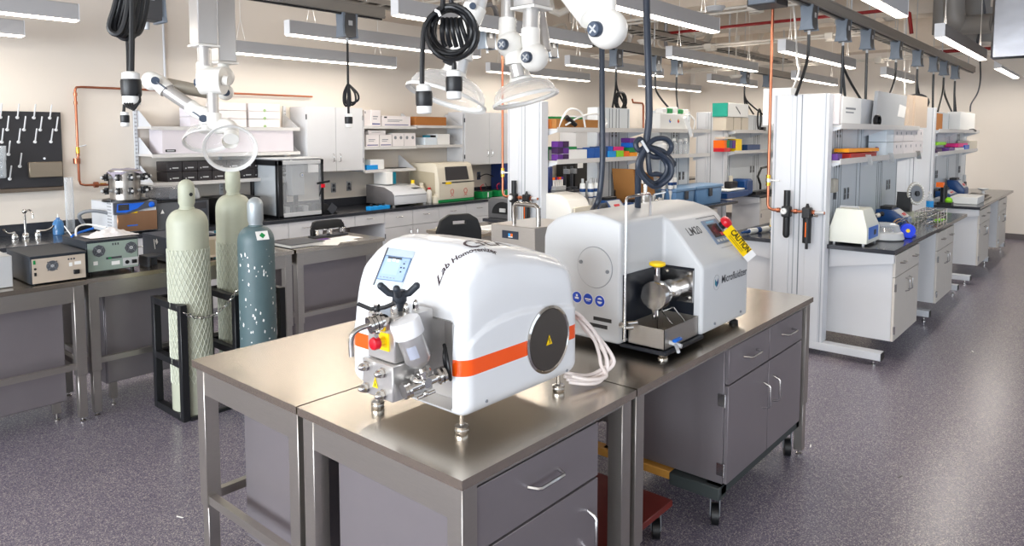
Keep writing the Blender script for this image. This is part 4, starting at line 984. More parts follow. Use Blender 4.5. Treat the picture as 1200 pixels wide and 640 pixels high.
# black drawer boxes: two rows
db = mat('drawer_box_black', (44, 40, 42), .35)
t0 = thing('drawer_box', 'small black drawer box', 'drawer box', group='black drawer boxes on the lowest left shelf')
build(B().box(0, .148, 0, .25, 0, .098, bev=.003), 'case', db, t0); b = B(); b.box(.05, .11, -.002, 0, .03, .042, lgrey).cyl((.03, 0, .03), (.03, -.004, .03), .007, n=10, m=lgrey); build(b, 'label', None, t0)
names = ('first', 'second', 'third', 'fourth', 'fifth', 'sixth', 'seventh', 'eighth')
k = 0
for r_ in range(2):
    for c_ in range(6):
        x = 3.05+c_*.153+(.01 if c_ > 3 else 0)
        if x+.15 > 4.5: continue
        lab = 'black drawer box with a small white label, %s from the left in the %s row' % (names[c_], ('bottom', 'top')[r_])
        loc = (x, 7.13, 1.337+r_*.101)
        if k == 0: t0.location = loc; t0['label'] = lab
        else: dup(t0, loc, 0, lab)
        k += 1
for c_ in range(3): dup(t0, (3.98+c_*.155, 7.16, 1.337), 0, 'black drawer box behind the round lamp hood, %s from the left' % names[c_]); dup(t0, (3.98+c_*.155, 7.16, 1.438), 0, 'upper black drawer box behind the round lamp hood, %s from the left' % names[c_])
for c_ in range(3): dup(t0, (3.98+c_*.155, 7.16, 1.539), 0, 'topmost black drawer box behind the round lamp hood, %s from the left' % names[c_]) if False else None
# boxes in the open bay
cpx(427, 435, 129, 1.917, 7.14, 'narrow white carton at the left end of the top bay shelf', stripe='blk')
cpx(435, 446, 129, 1.917, 7.13, 'tall white carton with a blue base line on the top bay shelf', stripe='bar txt')
cpx(448, 481, 136, 1.917, 7.13, 'wide white carton with printed lines on the top bay shelf', stripe='bar txt blk')
cpx(487, 523, 137, 1.932, 7.13, 'flat brown cardboard box on the top right bay shelf', mat('box_brown', (176, 112, 54), .75), name='cardboard_box')
cpx(429, 444, 158, 1.657, 7.13, 'white carton with a blue line, left on the second bay shelf', stripe='bar txt')
cpx(445, 459, 158, 1.657, 7.13, 'white carton with a blue line, second from left on the second bay shelf', stripe='bar txt')
cpx(460, 473, 156, 1.657, 7.13, 'pale carton with round prints on the second bay shelf', stripe='dots')
cpx(473.5, 487, 156, 1.657, 7.13, 'pale carton with round prints at the right end of the second left shelf', stripe='dots')
zt = onY(440, 158, 7.13).z
carton(xY(434, 7.14), xY(454, 7.14), 7.14, 7.34, zt+.001, zt+.055, 'flat white carton lying across the two blue-lined cartons', stripe='txt')
b = B(); x = xY(462, 7.15)
for i in range(4): b.box(x+i*.062, x+i*.062+.055, 7.15, 7.3, 1.76+.012, 1.822, paper).box(x+i*.062, x+i*.062+.02, 7.148, 7.15, 1.80, 1.82, blue)
b.bm.free()
for i in range(4): one(B().box(x+i*.062, x+i*.062+.055, 7.152, 7.3, 1.75, 1.80, paper).box(x+i*.062, x+i*.062+.02, 7.149, 7.152, 1.778, 1.798, blue), 'small_pack', None, 'small white pack with a blue corner on the dotted cartons, %s from the left' % ('first', 'second', 'third', 'fourth')[i], 'pack', 'small packs on the dotted cartons')
cpx(498, 512, 161, 1.667, 7.13, 'pale blue-white box on the second right bay shelf', mat('box_ice', (214, 224, 232), .5))
cpx(512.5, 527, 157, 1.667, 7.13, 'white box stack on the second right bay shelf, right one', paper)
for i, px in enumerate((503, 512, 522)):
    one(B().box(xY(px-2, 7.16), xY(px+2.5, 7.16), 7.16, 7.24, (1.667+.075 if i == 0 else 1.667+.095), (1.667+.13), bev=.002), 'bottle_cap_box', (teal if i == 0 else black), ('dark teal tub', 'left black tub', 'right black tub')[i]+' on top of the boxes on the second right bay shelf', 'tub')
cpx(434, 450, 187, 1.367, 7.15, 'white box with black top at the left of the lowest bay shelf', paper)
cpx(430, 443, 193.5, 1.367, 7.13, 'bright blue tray at the left of the lowest bay shelf', lblue, name='tray')
b = B(); x = xY(430.5, 7.2); b.cyl((x, 7.25, 1.367), (x, 7.25, 1.44), .012, m=clear2).cyl((x, 7.25, 1.44), (x, 7.25, 1.465), .014, m=lime); one(b, 'small_vial', None, 'small vial with a lime green cap on the lowest bay shelf', 'vial')
one(B().box(5.9, 6.15, 7.15, 7.3, 1.367, 1.375, bev=.002), 'dark_notebook', black, 'thin dark notebook on the lowest bay shelf', 'notebook')
# ---------------- pegboard
t = thing('pegboard', 'black drying pegboard with white pegs on the back wall', 'pegboard')
px0, px1, pz0, pz1 = .95, 2.23, 1.33, 2.012
build(B().box(px0, px1, 7.415, 7.445, pz0, pz1, bev=.003), 'board', mat('pegboard_black', (44, 44, 48), .5), t)
build(B().box(px0, px1, 7.38, 7.445, pz0-.035, pz0, bev=.003), 'drip_trough', mat('bronze_steel', (120, 108, 96), .35, .7), t)
pegm = mat('peg_white', (226, 228, 230), .35)
pk = None; n = 0
for r_ in range(6):
    z = pz1-.055-r_*.108
    for c_ in range(9):
        x = 2.14-c_*.125-(r_ % 2)*(-.062)
        if r_ % 2: x = 2.14+.045-c_*.125
        if x > px1-.02 or x < px0+.02: continue
        if r_ >= 3 and x > 1.93: continue
        if r_ == 5 and x > 2.0: continue
        b = B(); p = Vector((x, 7.413, z)); b.lathe(p+Vector((0, -.014, 0)), [(.012, 0), (.014, .004), (.014, .012)], 12, (0, 1, 0)); b.tube([p+Vector((0, -.01, 0)), p+Vector((.0, -.075, .115))], .006, 7); b.ball(p+Vector((.0, -.075, .115)), .0062, n=8)
        build(b, 'peg', pegm, t); n += 1
build(B().box(1.95, 2.215, 7.37, 7.413, 1.42, 1.56, bev=.006), 'steel_tray', mat('tray_bronze', (150, 138, 122), .35, .8), t)
build(B().cyl((2.08, 7.41, 1.59), (2.08, 7.40, 1.59), .01, n=10), 'screw', chrome, t); settle(t)
for nm, z, dz in (('upper', 1.78, .13), ('lower', 1.50, .16)):
    b = B(); p = onY(-2, 180 if nm == 'upper' else 198, 7.25); b.lathe((p.x, 7.26, p.z-dz/2), [(.05, 0), (.058, .01), (.06, dz), (.057, dz), (.054, .012), (.0, .012)], 22, m=clear2); one(b, 'plastic_beaker', None, nm+' clear plastic beaker hanging on the pegboard at the left edge', 'beaker')
# faucet
t = thing('faucet', 'chrome laboratory faucet with two lever handles at the black counter', 'faucet'); fx = onY(30, 275, 7.2).x
b = B(); b.lathe((fx, 7.2, .91), [(.028, 0), (.03, .01), (.024, .035), (.012, .045), (.012, .05)], 20).cyl((fx, 7.2, .95), (fx, 7.2, 1.13), .010, n=14).ball((fx, 7.2, 1.14), .02, n=14).tube([(fx, 7.2, 1.14), (fx+.015, 7.12, 1.155), (fx+.022, 7.07, 1.13), (fx+.024, 7.06, 1.09)], .009, 10, sm=4); build(b, 'spout', chrome, t)
for s, px in ((-1, 17), (1, 45)):
    x = fx+s*.085; b = B(); b.lathe((x, 7.18, .91), [(.026, 0), (.028, .01), (.022, .035), (.010, .042), (.010, .06)], 18); b.tube([(x, 7.18, .965), (x+s*.05, 7.13, .965), (x+s*.085, 7.10, .985), (x+s*.10, 7.09, 1.01)], .009, 8, sm=3); build(b, 'lever_handle', chrome, t)
settle(t)
b = B(); x = onY(68, 260, 7.2).x; b.lathe((x, 7.2, .91), [(.04, 0), (.044, .005), (.044, .10), (.03, .13), (.015, .14), (.015, .155)], 20, m=bluec).cyl((x, 7.2, 1.065), (x, 7.2, 1.095), .005, m=paper); one(b, 'wash_bottle', None, 'blue-tinted wash bottle beside the faucet', 'bottle')
b = B(); x = onY(82, 250, 7.3).x; b.lathe((x, 7.3, .91), [(.05, 0), (.05, .01), (.036, .012), (.036, .5), (.04, .505), (.034, .5), (.034, .02)], 22, m=clear); one(b, 'measuring_cylinder', None, 'tall clear measuring cylinder on the black counter by the wall', 'cylinder')
b = B(); b.tube([(2.25, 7.0, 1.0), (2.20, 6.95, 1.10), (2.30, 6.9, 1.13), (2.45, 6.85, 1.08), (2.5, 6.8, 1.0), (2.40, 6.8, .93)], .016, 10, sm=5); one(b, 'flexible_hose', mgrey, 'grey flexible hose arching beside the freeze dryer', 'hose')
# freeze dryer
t = thing('freeze_dryer', 'freeze dryer with brown-reflecting steel front, blue trimmed header and valve manifold on top', 'laboratory machine')
FY = 6.72; a, c = xY(133, FY, 250), xY(184, FY, 250); zt = onY(133, 240, FY).z+.015; L0 = a
fdf = mat('steel_painted_reflection', (168, 128, 98), .3, .85, var=.25, scale=6, aniso=(1, 1, .05))  # brown reflection on the stainless front is put into its colour, in upright streaks
build(B().box(a, c, FY+.01, 7.25, .93, zt, bev=.004), 'cabinet', pilw, t)
build(B().box(a+.03, c, FY, FY+.012, .935, zt-.09, bev=.003), 'front_panel', fdf, t)
b = B(); b.prism([(a, zt-.105), (a+.03, zt-.11), (a+.12, zt-.105), (a+.25, zt-.07), (c, zt-.055), (c, zt), (a, zt)], 'y', FY-.012, FY+.012, mat('header_slate', (72, 76, 88), .35)); 
b.prism([(a+.02, zt-.085), (a+.10, zt-.092), (a+.20, zt-.06), (a+.26, zt-.012), (a+.03, zt-.012)], 'y', FY-.0135, FY-.011, mat('header_blue', (20, 100, 220), .3)); b.box(a+.035, a+.125, FY-.015, FY-.012, zt-.07, zt-.018, screend)
b.lathe((c-.05, FY-.012, zt-.035), [(.026, 0), (.026, -.004), (.02, -.008), (0, -.009)], 22, (0, 1, 0), mat('header_blue', (20, 100, 220), .3)); build(b, 'control_header', None, t)
build(B().box(a+.14, a+.20, FY-.002, FY, 1.10, 1.115, yellow).box(a+.11, a+.2, FY-.002, FY, .985, .995, blue), 'tape_strip', None, t)
b = B()
for i in range(9):
    for j in range(4): b.box(a-.001, a, FY+.05+j*.025, FY+.065+j*.025, .99+i*.028, 1.002+i*.028, mgrey)
build(b, 'vent_grille', None, t)
m0 = Vector(((a+c)/2-.02, FY+.16, zt)); build(B().cyl(m0, m0+Vector((0, 0, .018)), .19, n=40), 'top_plate', black, t)
b = B(); b.lathe(m0+Vector((0, 0, .018)), [(.125, 0), (.125, .245), (.13, .25), (.13, .262), (.12, .268), (.0, .27)], 36); man = build(b, 'manifold', steelb, t)
for an in (-170, -130, -95, -55, -15, 30):
    d = Vector((math.cos(math.radians(an)), math.sin(math.radians(an)), 0))
    for z in (.08, .2):
        q = m0+Vector((0, 0, z+.02))+d*.125; b = B(); b.cyl(q, q+d*.05, .014, n=12, m=lgrey).cyl(q+d*.045+Vector((0, 0, -.03)), q+d*.045+Vector((0, 0, .03)), .018, n=12, m=black).cyl(q+d*.05, q+d*.08, .018, n=12, m=black).ball(q+d*.085, .014, lgrey, 10); build(b, 'valve', None, t)
b = B(); vs = []
for i in range(13):
    for j in range(13):
        x, y = -.14+i*.28/12, -.13+j*.26/12; r = math.hypot(x, y); vs.append(m0+Vector((x, y, .292-max(0, r-.11)*1.1+noise.noise(Vector((x*18, y*18, 1)))*.012)))
b.poly(vs, [(i*13+j, i*13+j+1, (i+1)*13+j+1, (i+1)*13+j) for i in range(12) for j in range(12)]); build(b, 'cover_sheet', mat('sheet_lilac', (150, 146, 164), .5), t, ang=80)
settle(t)
# copper line on wall and regulator
def fit(b, p, d, r=.018, l=.03, m=copper): b.cyl(Vector(p)-Vector(d)*l/2, Vector(p)+Vector(d)*l/2, r, n=14, m=m)
cx = onY(90, 150, 7.4).x; zt_ = onY(90, 103, 7.4).z; zb_ = 1.33; xe = onY(112, 218, 7.4).x
t = thing('copper_pipe', 'copper gas line running along the back wall and down beside the pegboard', 'pipe')
b = B(); b.tube([(4.9, 7.4, zt_+.02), (cx+.05, 7.4, zt_+.01), (cx+.012, 7.4, zt_+.005), (cx, 7.4, zt_-.02), (cx, 7.4, zb_+.05), (cx+.012, 7.4, zb_+.012), (cx+.05, 7.4, zb_), (xe+.12, 7.36, zb_-.005)], .011, 10, copper)
for z in (zt_-.06, zt_-.14, 1.62): fit(b, (cx, 7.4, z), (0, 0, 1), .016, .03)
build(b, 'pipe', None, t)
b = B(); fit(b, (cx, 7.4, 1.66), (0, 0, 1), .017, .06, brass); b.cyl((cx, 7.4, 1.69), (cx+.06, 7.36, 1.71), .006, m=lgrey); fit(b, (xe, 7.39, zb_), (1, 0, 0), .028, .035); fit(b, (cx-.01, 7.41, 1.56), (0, 0, 1), .03, .05); fit(b, (xe+.06, 7.38, zb_), (1, 0, 0), .014, .05, brass); build(b, 'fittings', None, t)
b = B(); b.cyl((xe+.12, 7.33, zb_-.06), (xe+.12, 7.33, zb_+.06), .032, n=18).cyl((xe+.12, 7.33, zb_+.05), (xe+.12, 7.33, zb_+.13), .022, n=18); build(b, 'regulator', black, t); settle(t)
one(B().tube([(3.19, 7.43, 2.26), (3.19, 7.43, ZC)], .012, 8), 'conduit', pilw, 'thin white conduit on the back wall left of the extraction arms', 'conduit')
# outlets
def outlet(x, y, z, label, ax='y', m=None):
    b = B(); W = .038
    if ax == 'y': b.box(x-W, x+W, y-.006, y, z-.06, z+.06, handlem, bev=.002).box(x-.018, x+.018, y-.009, y-.005, z-.045, z-.006, dgrey).box(x-.018, x+.018, y-.009, y-.005, z+.006, z+.045, dgrey)
    one(b, 'power_outlet', None, label, 'outlet')
for px, py, l in ((391, 220, 'steel power outlet right of the glass-sided robot'), (409, 218, 'second steel power outlet on the wall above the black counter'), (340, 224, 'power outlet seen through the glass-sided robot'), (561, 206, 'power outlet above the green gel boxes'), (588, 206, 'power outlet left of the column with the copper drop')):
    p = onY(px, py, 7.44); outlet(p.x, 7.445, p.z, l)
# grey oven with dome lids
t = thing('dry_bath', 'dark grey bench oven with a clear domed lid behind the netted cylinder', 'laboratory instrument')
a, c = xY(185, 6.75, 260), xY(246, 6.75, 260); zt = onY(200, 236, 6.75).z-.01
build(B().box(a, c, 6.76, 7.2, .912, zt, bev=.004), 'case', mat('oven_grey', (92, 94, 98), .4), t); build(B().box(a-.002, c+.002, 6.755, 7.2, zt, zt+.012, bev=.002), 'top', black, t)
xk = xY(232, 6.75); build(B().box(xk-.03, c-.02, 6.745, 6.76, zt-.16, zt, dgrey, bev=.004).box(xk-.015, c-.035, 6.742, 6.746, zt-.08, zt-.02, screend), 'controller', None, t)
b = B(); xx = xY(190, 6.75); b.poly([(xx, 6.748, zt-.10), (xx+.035, 6.748, zt-.10), (xx+.0175, 6.748, zt-.06)], [(0, 1, 2)]); build(b, 'triangle_mark', paper, t)
build(B().box(a+.03, a+.28, 6.80, 7.1, zt+.012, zt+.14, bev=.02), 'clear_lid', smoke, t); build(B().lathe((c-.15, 6.95, zt+.012), [(.14, 0), (.14, .03), (.12, .09), (.07, .13), (.001, .14)], 24), 'dome_lid', clear2, t); settle(t)
t = thing('black_bench_box', 'black bench unit behind the pale green cylinders', 'laboratory instrument')
a = xY(262, 6.75); build(B().box(a, a+.42, 6.76, 7.2, .912, 1.17, bev=.006), 'case', black, t); build(B().box(a+.28, a+.40, 6.752, 6.76, .98, 1.12), 'face', dgrey, t); settle(t)
b = B(); p = Vector((xY(250, 5.3), 5.3, .9)); b.lathe((2.62, 5.30, .902), [(.022, 0), (.024, .01), (.024, .12), (.014, .14), (.014, .16)], 16, m=teal); one(b, 'teal_bottle', None, 'teal-labelled bottle on the table between the two pale green cylinders', 'bottle')
# glass-sided pipetting robot
t = thing('pipetting_robot', 'bench robot in a black frame with clear sides on the back counter', 'laboratory machine')
rx0, rx1, ry0, ry1, rz0, rz1 = xY(326, 6.72, 220), xY(380, 6.72, 220), 6.72, 7.30, .912, onY(326, 188, 6.72).z
fw = .06; fr = B()
fr.box(rx0, rx0+fw, ry0, ry0+fw, rz0, rz1, bev=.008).box(rx1-fw*.6, rx1, ry0, ry0+fw, rz0, rz1, bev=.008).box(rx0, rx0+fw, ry1-fw, ry1, rz0, rz1, bev=.006).box(rx1-fw*.6, rx1, ry1-fw, ry1, rz0, rz1, bev=.006)
fr.box(rx0, rx0+fw, ry0, ry1, rz1-fw, rz1, bev=.006).box(rx1-fw*.6, rx1, ry0, ry1, rz1-fw, rz1, bev=.006).box(rx0, rx0+fw, ry0, ry1, rz0, rz0+.03).box(rx1-fw*.6, rx1, ry0, ry1, rz0, rz0+.03)
build(fr, 'frame', black, t)
build(B().box(rx0+fw, rx1-fw*.6, ry0+.004, ry0+.03, rz1-.05, rz1-.006, bev=.004).box(rx0+fw, rx1-fw*.6, ry0+.004, ry0+.03, rz0+.01, rz0+.055, bev=.004), 'front_trim', lgrey, t)
build(B().box(rx0+.02, rx1-.01, ry0+.03, ry1, rz0+.01, rz0+.03), 'deck', mgrey, t)
build(B().box(rx0+fw, rx1-fw*.6, ry0+.012, ry0+.016, rz0+.055, rz1-.05), 'front_window', clear, t); build(B().box(rx0+.02, rx0+.024, ry0+fw, ry1-fw, rz0+.03, rz1-fw), 'side_window', clear2, t)
build(B().box(rx0+.005, rx1-.002, ry0+.02, ry1, rz1, rz1+.022, bev=.008), 'lid', lgrey, t)
build(B().box(rx0+.30, rx0+.46, ry0+.22, ry0+.34, rz0+.22, rz1-.06, lgrey, bev=.006).cyl((rx0+.43, ry0+.218, rz1-.18), (rx0+.43, ry0+.215, rz1-.18), .028, n=22, m=black).cyl((rx0+.43, ry0+.2165, rz1-.18), (rx0+.43, ry0+.213, rz1-.18), .022, n=22, m=paper).ball((rx0+.43, ry0+.212, rz1-.18), .009, blue, 10), 'gantry_head', None, t)
build(B().box(rx0+.22, rx0+.27, ry0+.28, ry0+.33, rz0+.1, rz0+.36, bev=.004), 'pipette_mount', black, t)
for i, x in enumerate((.05, .13, .20, .28, .36, .45)): build(B().box(rx0+x, rx0+x+.055, ry0+.08, ry0+.2, rz0+.03, rz0+.10+.012*(i % 3), bev=.003), 'labware_block', (black, lgrey, dgrey)[i % 3], t)
build(B().bar((rx1-.11, ry0-.03, 1.27), (rx1+.07, ry0+.0, 1.285), .014, .022, m=black).bar((rx1-.03, ry0-.02, 1.25), (rx1-.08, ry0-.02, 1.13), .012, .012, m=black).box(rx1-.05, rx1-.01, ry0-.03, ry0-.01, 1.22, 1.26, redp), 'phone_clamp', None, t); settle(t)
b = B(); x = xY(383, 6.72); b.prism([(x, .912), (x+.20, .912), (x+.15, .93), (x+.04, 1.03), (x, 1.03)], 'y', 6.76, 6.90, black, bev=.003); b.bar((x+.07, 6.75, 1.0), (x+.14, 6.75, .94), .1, .004, m=dgrey, up=(0,1,0)); one(b, 'desk_phone', None, 'black desk unit leaning on the counter beside the robot', 'phone')
# plate reader, tower, rack
t = thing('plate_reader', 'white and grey plate reader with a sloped nose on the back counter', 'laboratory instrument')
a, c = xY(463, 6.76), xY(501, 6.76); zt = onY(463, 222, 6.76).z; 
prof = [(6.76, .935), (6.76, 1.06), (6.80, 1.10), (6.95, 1.15), (7.30, 1.17), (7.30, .935)]
build(B().prism(prof, 'x', a, c, bev=.008), 'body', pilw, t)
build(B().prism([(y, z) for y, z in prof], 'x', a-.012, a-.001, bev=.004), 'side_panel', mat('reader_grey', (112, 110, 112), .45), t)
build(B().box(a+.01, c-.01, 6.757, 6.762, 1.045, 1.05, black), 'door_gap', None, t); build(B().bar((c-.16, 6.86, 1.128), (c-.05, 6.86, 1.128), .07, .004, m=screend, up=(0, 0, 1)), 'display', None, t)
build(B().box(a, a+.03, 6.78, 6.8, .91, .936).box(c-.03, c, 6.78, 6.8, .91, .936), 'feet', lgrey, t); settle(t)
a2, c2_ = xY(445, 7.2), xY(462, 7.2); one(B().box(a2, a2+.11, 7.05, 7.3, 1.172, 1.33, bev=.004), 'upright_box', paper, 'white upright box standing on the plate reader', 'box'); one(B().box(a2+.112, a2+.19, 7.08, 7.28, 1.172, 1.325, bev=.003), 'upright_box', teal, 'dark teal upright box standing on the plate reader', 'box')
t = thing('tube_rack', 'bright blue tube rack at the front edge of the back counter', 'rack'); a = xY(434, 6.70); build(B().box(a, a+.30, 6.69, 6.77, .911, .955, bev=.003), 'rack', lblue, t)
for i in range(3): build(B().cyl((a+.05+i*.09, 6.73, .95), (a+.05+i*.09, 6.73, .985), .016), 'tube_cap', black, t)
settle(t)
# bottles
x = xY(507, 6.82)
for i, (dx, dy, r, h, m, l) in enumerate(((-.04, .16, .055, .26, cream, 'cream bottle behind, left of the sequencer'), (.02, .08, .04, .20, paper, 'white bottle with a red cap left of the sequencer'), (.05, -.02, .05, .12, cream, 'low cream box-shaped bottle left of the sequencer'), (-.14, .22, .05, .30, yellow, 'amber-yellow capped bottle left of the sequencer'))):
    b = B(); b.lathe((x+dx, 6.82+dy, .911), [(r*.95, 0), (r, .008), (r, h*.7), (r*.5, h*.86)], 18, m=(cream if m is yellow else m)).lathe((x+dx, 6.82+dy, .911+h*.84), [(r*.5, 0), (r*.5, h*.16)], 14, m=(redp if i == 1 else m)); one(b, 'reagent_bottle', None, l, 'bottle')
# sequencer
t = thing('sequencer', 'cream benchtop sequencer with a dark screen and green base on the back counter', 'laboratory machine')
a, c = xY(515, 6.74), xY(556, 6.74); zt = onY(520, 190, 6.78).z-.01
sp = [(6.74, .945), (6.74, 1.16), (6.775, zt-.07), (6.80, zt-.02), (6.86, zt), (7.34, zt-.015), (7.36, .945)]
build(B().prism(sp, 'x', a, c, bev=.014), 'body', cream, t)
build(B().prism([(6.80, .96), (6.82, zt-.13), (7.30, zt-.10), (7.32, .96)], 'x', a-.004, a+.002, bev=.002), 'side_panel', mat('taupe_panel', (176, 166, 144), .5), t)
build(B().box(a-.004, c+.004, 6.745, 7.36, .912, .948, bev=.004), 'green_base', green, t)
b = B(); b.poly([(a+.13, 6.7385, 1.20), (c-.10, 6.7385, 1.20), (c-.12, 6.765, zt-.055), (a+.14, 6.765, zt-.055)], [(0, 1, 2, 3)], screend); b.poly([(a+.13, 6.745, 1.20), (c-.10, 6.745, 1.20), (c-.12, 6.775, zt-.055), (a+.14, 6.775, zt-.055)], [(3, 2, 1, 0)], screend); build(b, 'screen', None, t)
build(B().box(a+.06, c-.004, 6.732, 6.742, 1.165, 1.178, black).box(a+.12, a+.22, 6.73, 6.742, 1.15, 1.18, yellow), 'door_seam', None, t)
b = B()
for q in (a+.24, c-.17):
    b.tube([(q+.03*math.cos(k*PI/6), 6.7385, 1.05+.03*math.sin(k*PI/6)) for k in range(12)], .0035, 5, closed=True).bar((q-.03, 6.738, 1.02), (q+.03, 6.738, .98), .004, .003).bar((q+.03, 6.738, 1.02), (q-.03, 6.738, .98), .004, .003)
build(b, 'red_symbol', mat('ink_red', (200, 70, 60), .5), t); settle(t)
# gel boxes
for i, (px, l) in enumerate(((572, 'green gel box with red leads right of the sequencer'), (591, 'green gel box with red leads next to the copper drop'))):
    t = thing('gel_box', l, 'laboratory instrument'); a = xY(px-6, 6.78)
    b = B(); b.box(a, a+.20, 6.78, 6.95, .912, 1.0, green, bev=.004).box(a+.02, a+.18, 6.80, 6.93, 1.0, 1.008, black).box(a+.1, a+.12, 6.776, 6.78, .92, .99, paper); build(b, 'tank', None, t)
    b = B(); b.tube([(a+.05, 6.85, 1.008), (a+.02, 6.84, 1.07), (a+.10, 6.86, 1.10), (a+.2, 6.95, 1.06)], .005, 6, redp, sm=4).tube([(a+.12, 6.85, 1.008), (a+.15, 6.84, 1.06), (a+.18, 6.9, 1.11)], .005, 6, black, sm=4); build(b, 'lead', None, t); settle(t)
b = B(); p0 = onY(561, 208, 7.42); p1 = onY(588, 206, 7.42); b.tube([p0, (p0.x+.15, 7.38, 1.20), (p0.x+.35, 7.3, 1.10), (p1.x-.2, 7.3, 1.12), (p1.x-.05, 7.38, 1.18), p1], .008, 6, sm=5); one(b, 'power_lead', black, 'black leads between the wall outlets above the gel boxes', 'cable')
one(B().box(xY(560, 7.0), xY(560, 7.0)+.8, 6.98, 7.3, .912, .97, bev=.004), 'power_supply', black, 'low black power supply behind the green gel boxes', 'instrument')
one(B().box(xY(592, 7.1), xY(600, 7.1)+.1, 7.1, 7.4, .912, 1.37, bev=.01), 'blue_panel_box', mat('box_navy', (34, 54, 110), .4), 'tall dark blue container on the counter left of the column', 'container')
# things on the back counter seen right of the column
one(B().box(xY(676, 6.9), xY(692, 6.9), 6.95, 7.35, .912, 1.40, black, bev=.01).box(xY(679, 6.9), xY(685, 6.9), 6.945, 6.95, 1.24, 1.33, paper), 'black_incubator', None, 'black upright cabinet with a white label on the back counter', 'instrument')
one(B().box(xY(643, 6.9), xY(648, 6.9), 6.9, 7.3, .912, 1.30, bev=.02), 'blue_drum', mat('box_navy', (34, 54, 110), .4), 'dark blue container beside the right edge of the column', 'container')
t = thing('vial_caddy', 'caddy of vials with purple, red and orange caps on the back counter', 'caddy'); a = xY(649, 6.85)
build(B().box(a, a+.28, 6.82, 6.95, .912, .98, bev=.003), 'block', lgrey, t)
for i, m in enumerate((orange, purple, redp, orange, purple)): build(B().cyl((a+.03+i*.055, 6.88, .98), (a+.03+i*.055, 6.88, 1.08), .016, m=paper).cyl((a+.03+i*.055, 6.88, 1.08), (a+.03+i*.055, 6.88, 1.12), .022, m=m), 'vial', None, t)
settle(t)
for i, px in enumerate((663, 671)):
    b = B(); x = xY(px, 6.9); b.box(x, x+.07, 6.85, 7.0, .912, .94, dgrey, bev=.003).box(x+.02, x+.05, 6.93, 6.98, .94, 1.28, dgrey, bev=.003).box(x, x+.06, 6.86, 6.96, 1.16, 1.24, mgrey, bev=.004); one(b, 'microscope_stand', None, ('left', 'right')[i]+' dark upright stand before the black cabinet on the back counter', 'stand')
# short copper line high on the back wall
b = B(); p = [onY(741, 116, 7.433), onY(742, 120, 7.433), onY(753, 121, 7.433), onY(754, 124, 7.433), onY(754, 150, 7.433)]; b.tube(p, .016, 8); one(b, 'copper_pipe', copper, 'short bent copper line high on the far back wall', 'pipe')
# ================================================================ bench islands with service columns
slotm = mat('groove_grey', (116, 124, 132), .5); slotl = mat('groove_pale', (164, 170, 178), .5)
def column(x, yc, label, zt=2.13, w=.44, th=.11):
    t = thing('service_column', label, 'service column')
    b = B(); y0, y1 = yc-w/2, yc+w/2
    b.box(x, x+th, y0, y1, .11, zt, pilw, bev=.004)
    for a, c in ((y0+.012, yc-.045), (yc+.045, y1-.012)): b.box(x-.006, x, a+.02, c-.02, .11, zt-.003, pilw, bev=.002)
    for y, m in ((y0+.022, slotl), (yc-.012, slotm), (yc+.03, slotl), (y1-.022, slotl)): b.box(x-.0015, x+.001, y-.004, y+.004, .11, zt-.003, m)
    build(b, 'post', None, t)
    b = B(); b.box(x-.01, x+th-.02, yc-.66, yc+.66, .05, .11, pilw, bev=.003)
    for y in (yc-.62, yc+.62): b.box(x-.008, x+th-.022, y-.045 if y < yc else y+.04, y-.04 if y < yc else y+.045, .052, .108, black)
    ft = build(b, 'floor_beam', None, t)
    for y in (yc-.60, yc+.60): build(B().lathe((x+.04, y, 0), [(.018, 0), (.018, .008), (.007, .012), (.007, .05)], 12), 'levelling_foot', chrome, ft)
    return settle(t)
def spine(x0, x1, yc, label, z0=.91, zt=2.11, outlets=()):
    t = thing('spine_panel', label, 'panel'); pm = mat('spine_grey', (214, 220, 225), .45)
    b = B(); b.box(x0, x1, yc-.07, yc+.07, z0, zt, pm, bev=.003)
    xm = (x0+x1)/2
    for x in (x0+.04, xm-.10, xm-.04, xm+.04, xm+.10, x1-.04):
        for s in (-1, 1): b.box(x-.007, x+.007, yc+s*.0715, yc+s*.069, z0+.01, zt-.01, slotm)
    for z in (1.52, 1.57, 1.83, 1.79):
        for x in (xm-.04, xm+.04): b.box(x-.012, x+.012, yc-.073, yc-.07, z-.012, z+.012, black)
    build(b, 'panel', None, t)
    for ox in outlets:
        for d in (-.05, .05): build(B().box(ox+d-.028, ox+d+.028, yc-.076, yc-.07, 1.20, 1.31, mgrey, bev=.002).box(ox+d-.014, ox+d+.014, yc-.079, yc-.075, 1.21, 1.25, black).box(ox+d-.014, ox+d+.014, yc-.079, yc-.075, 1.26, 1.30, black), 'outlet', None, t)
    return settle(t)
def ishelf(x0, x1, yc, side, z, label, d=.30):
    t = thing('bench_shelf', label, 'shelf'); ya = yc+side*.075; yb = yc+side*d
    y0, y1 = min(ya, yb), max(ya, yb)
    b = B(); b.box(x0, x1, y0+(.006 if side < 0 else 0), y1-(.006 if side > 0 else 0), z-.02, z).box(x0, x1, yb-.006 if side > 0 else yb, yb if side > 0 else yb+.006, z-.034, z+.014); build(b, 'board', shw, t)
    for x in (x0+.002, (x0+x1)/2, x1-.008): build(B().prism([(ya, z-.10), (ya, z-.02), (yb-side*.01, z-.02), (yb-side*.01, z-.035)], 'x', x, x+.006), 'bracket', pilw, t)
    return settle(t)
def worktop(x0, x1, y0, y1, label): return one(B().box(x0, x1, y0, y1, .878, .912, bev=.003), 'bench_worktop', epoxy, label, 'worktop')
def gable(top, x, y0, y1):
    """white end apron below a worktop, tapering towards the aisle"""
    return build(B().prism([(y0, .877), (y1, .877), (y1, .72), (y0, .80)], 'x', x, x+.03, bev=.002), 'end_apron', cabw, top, label='white tapering end apron')
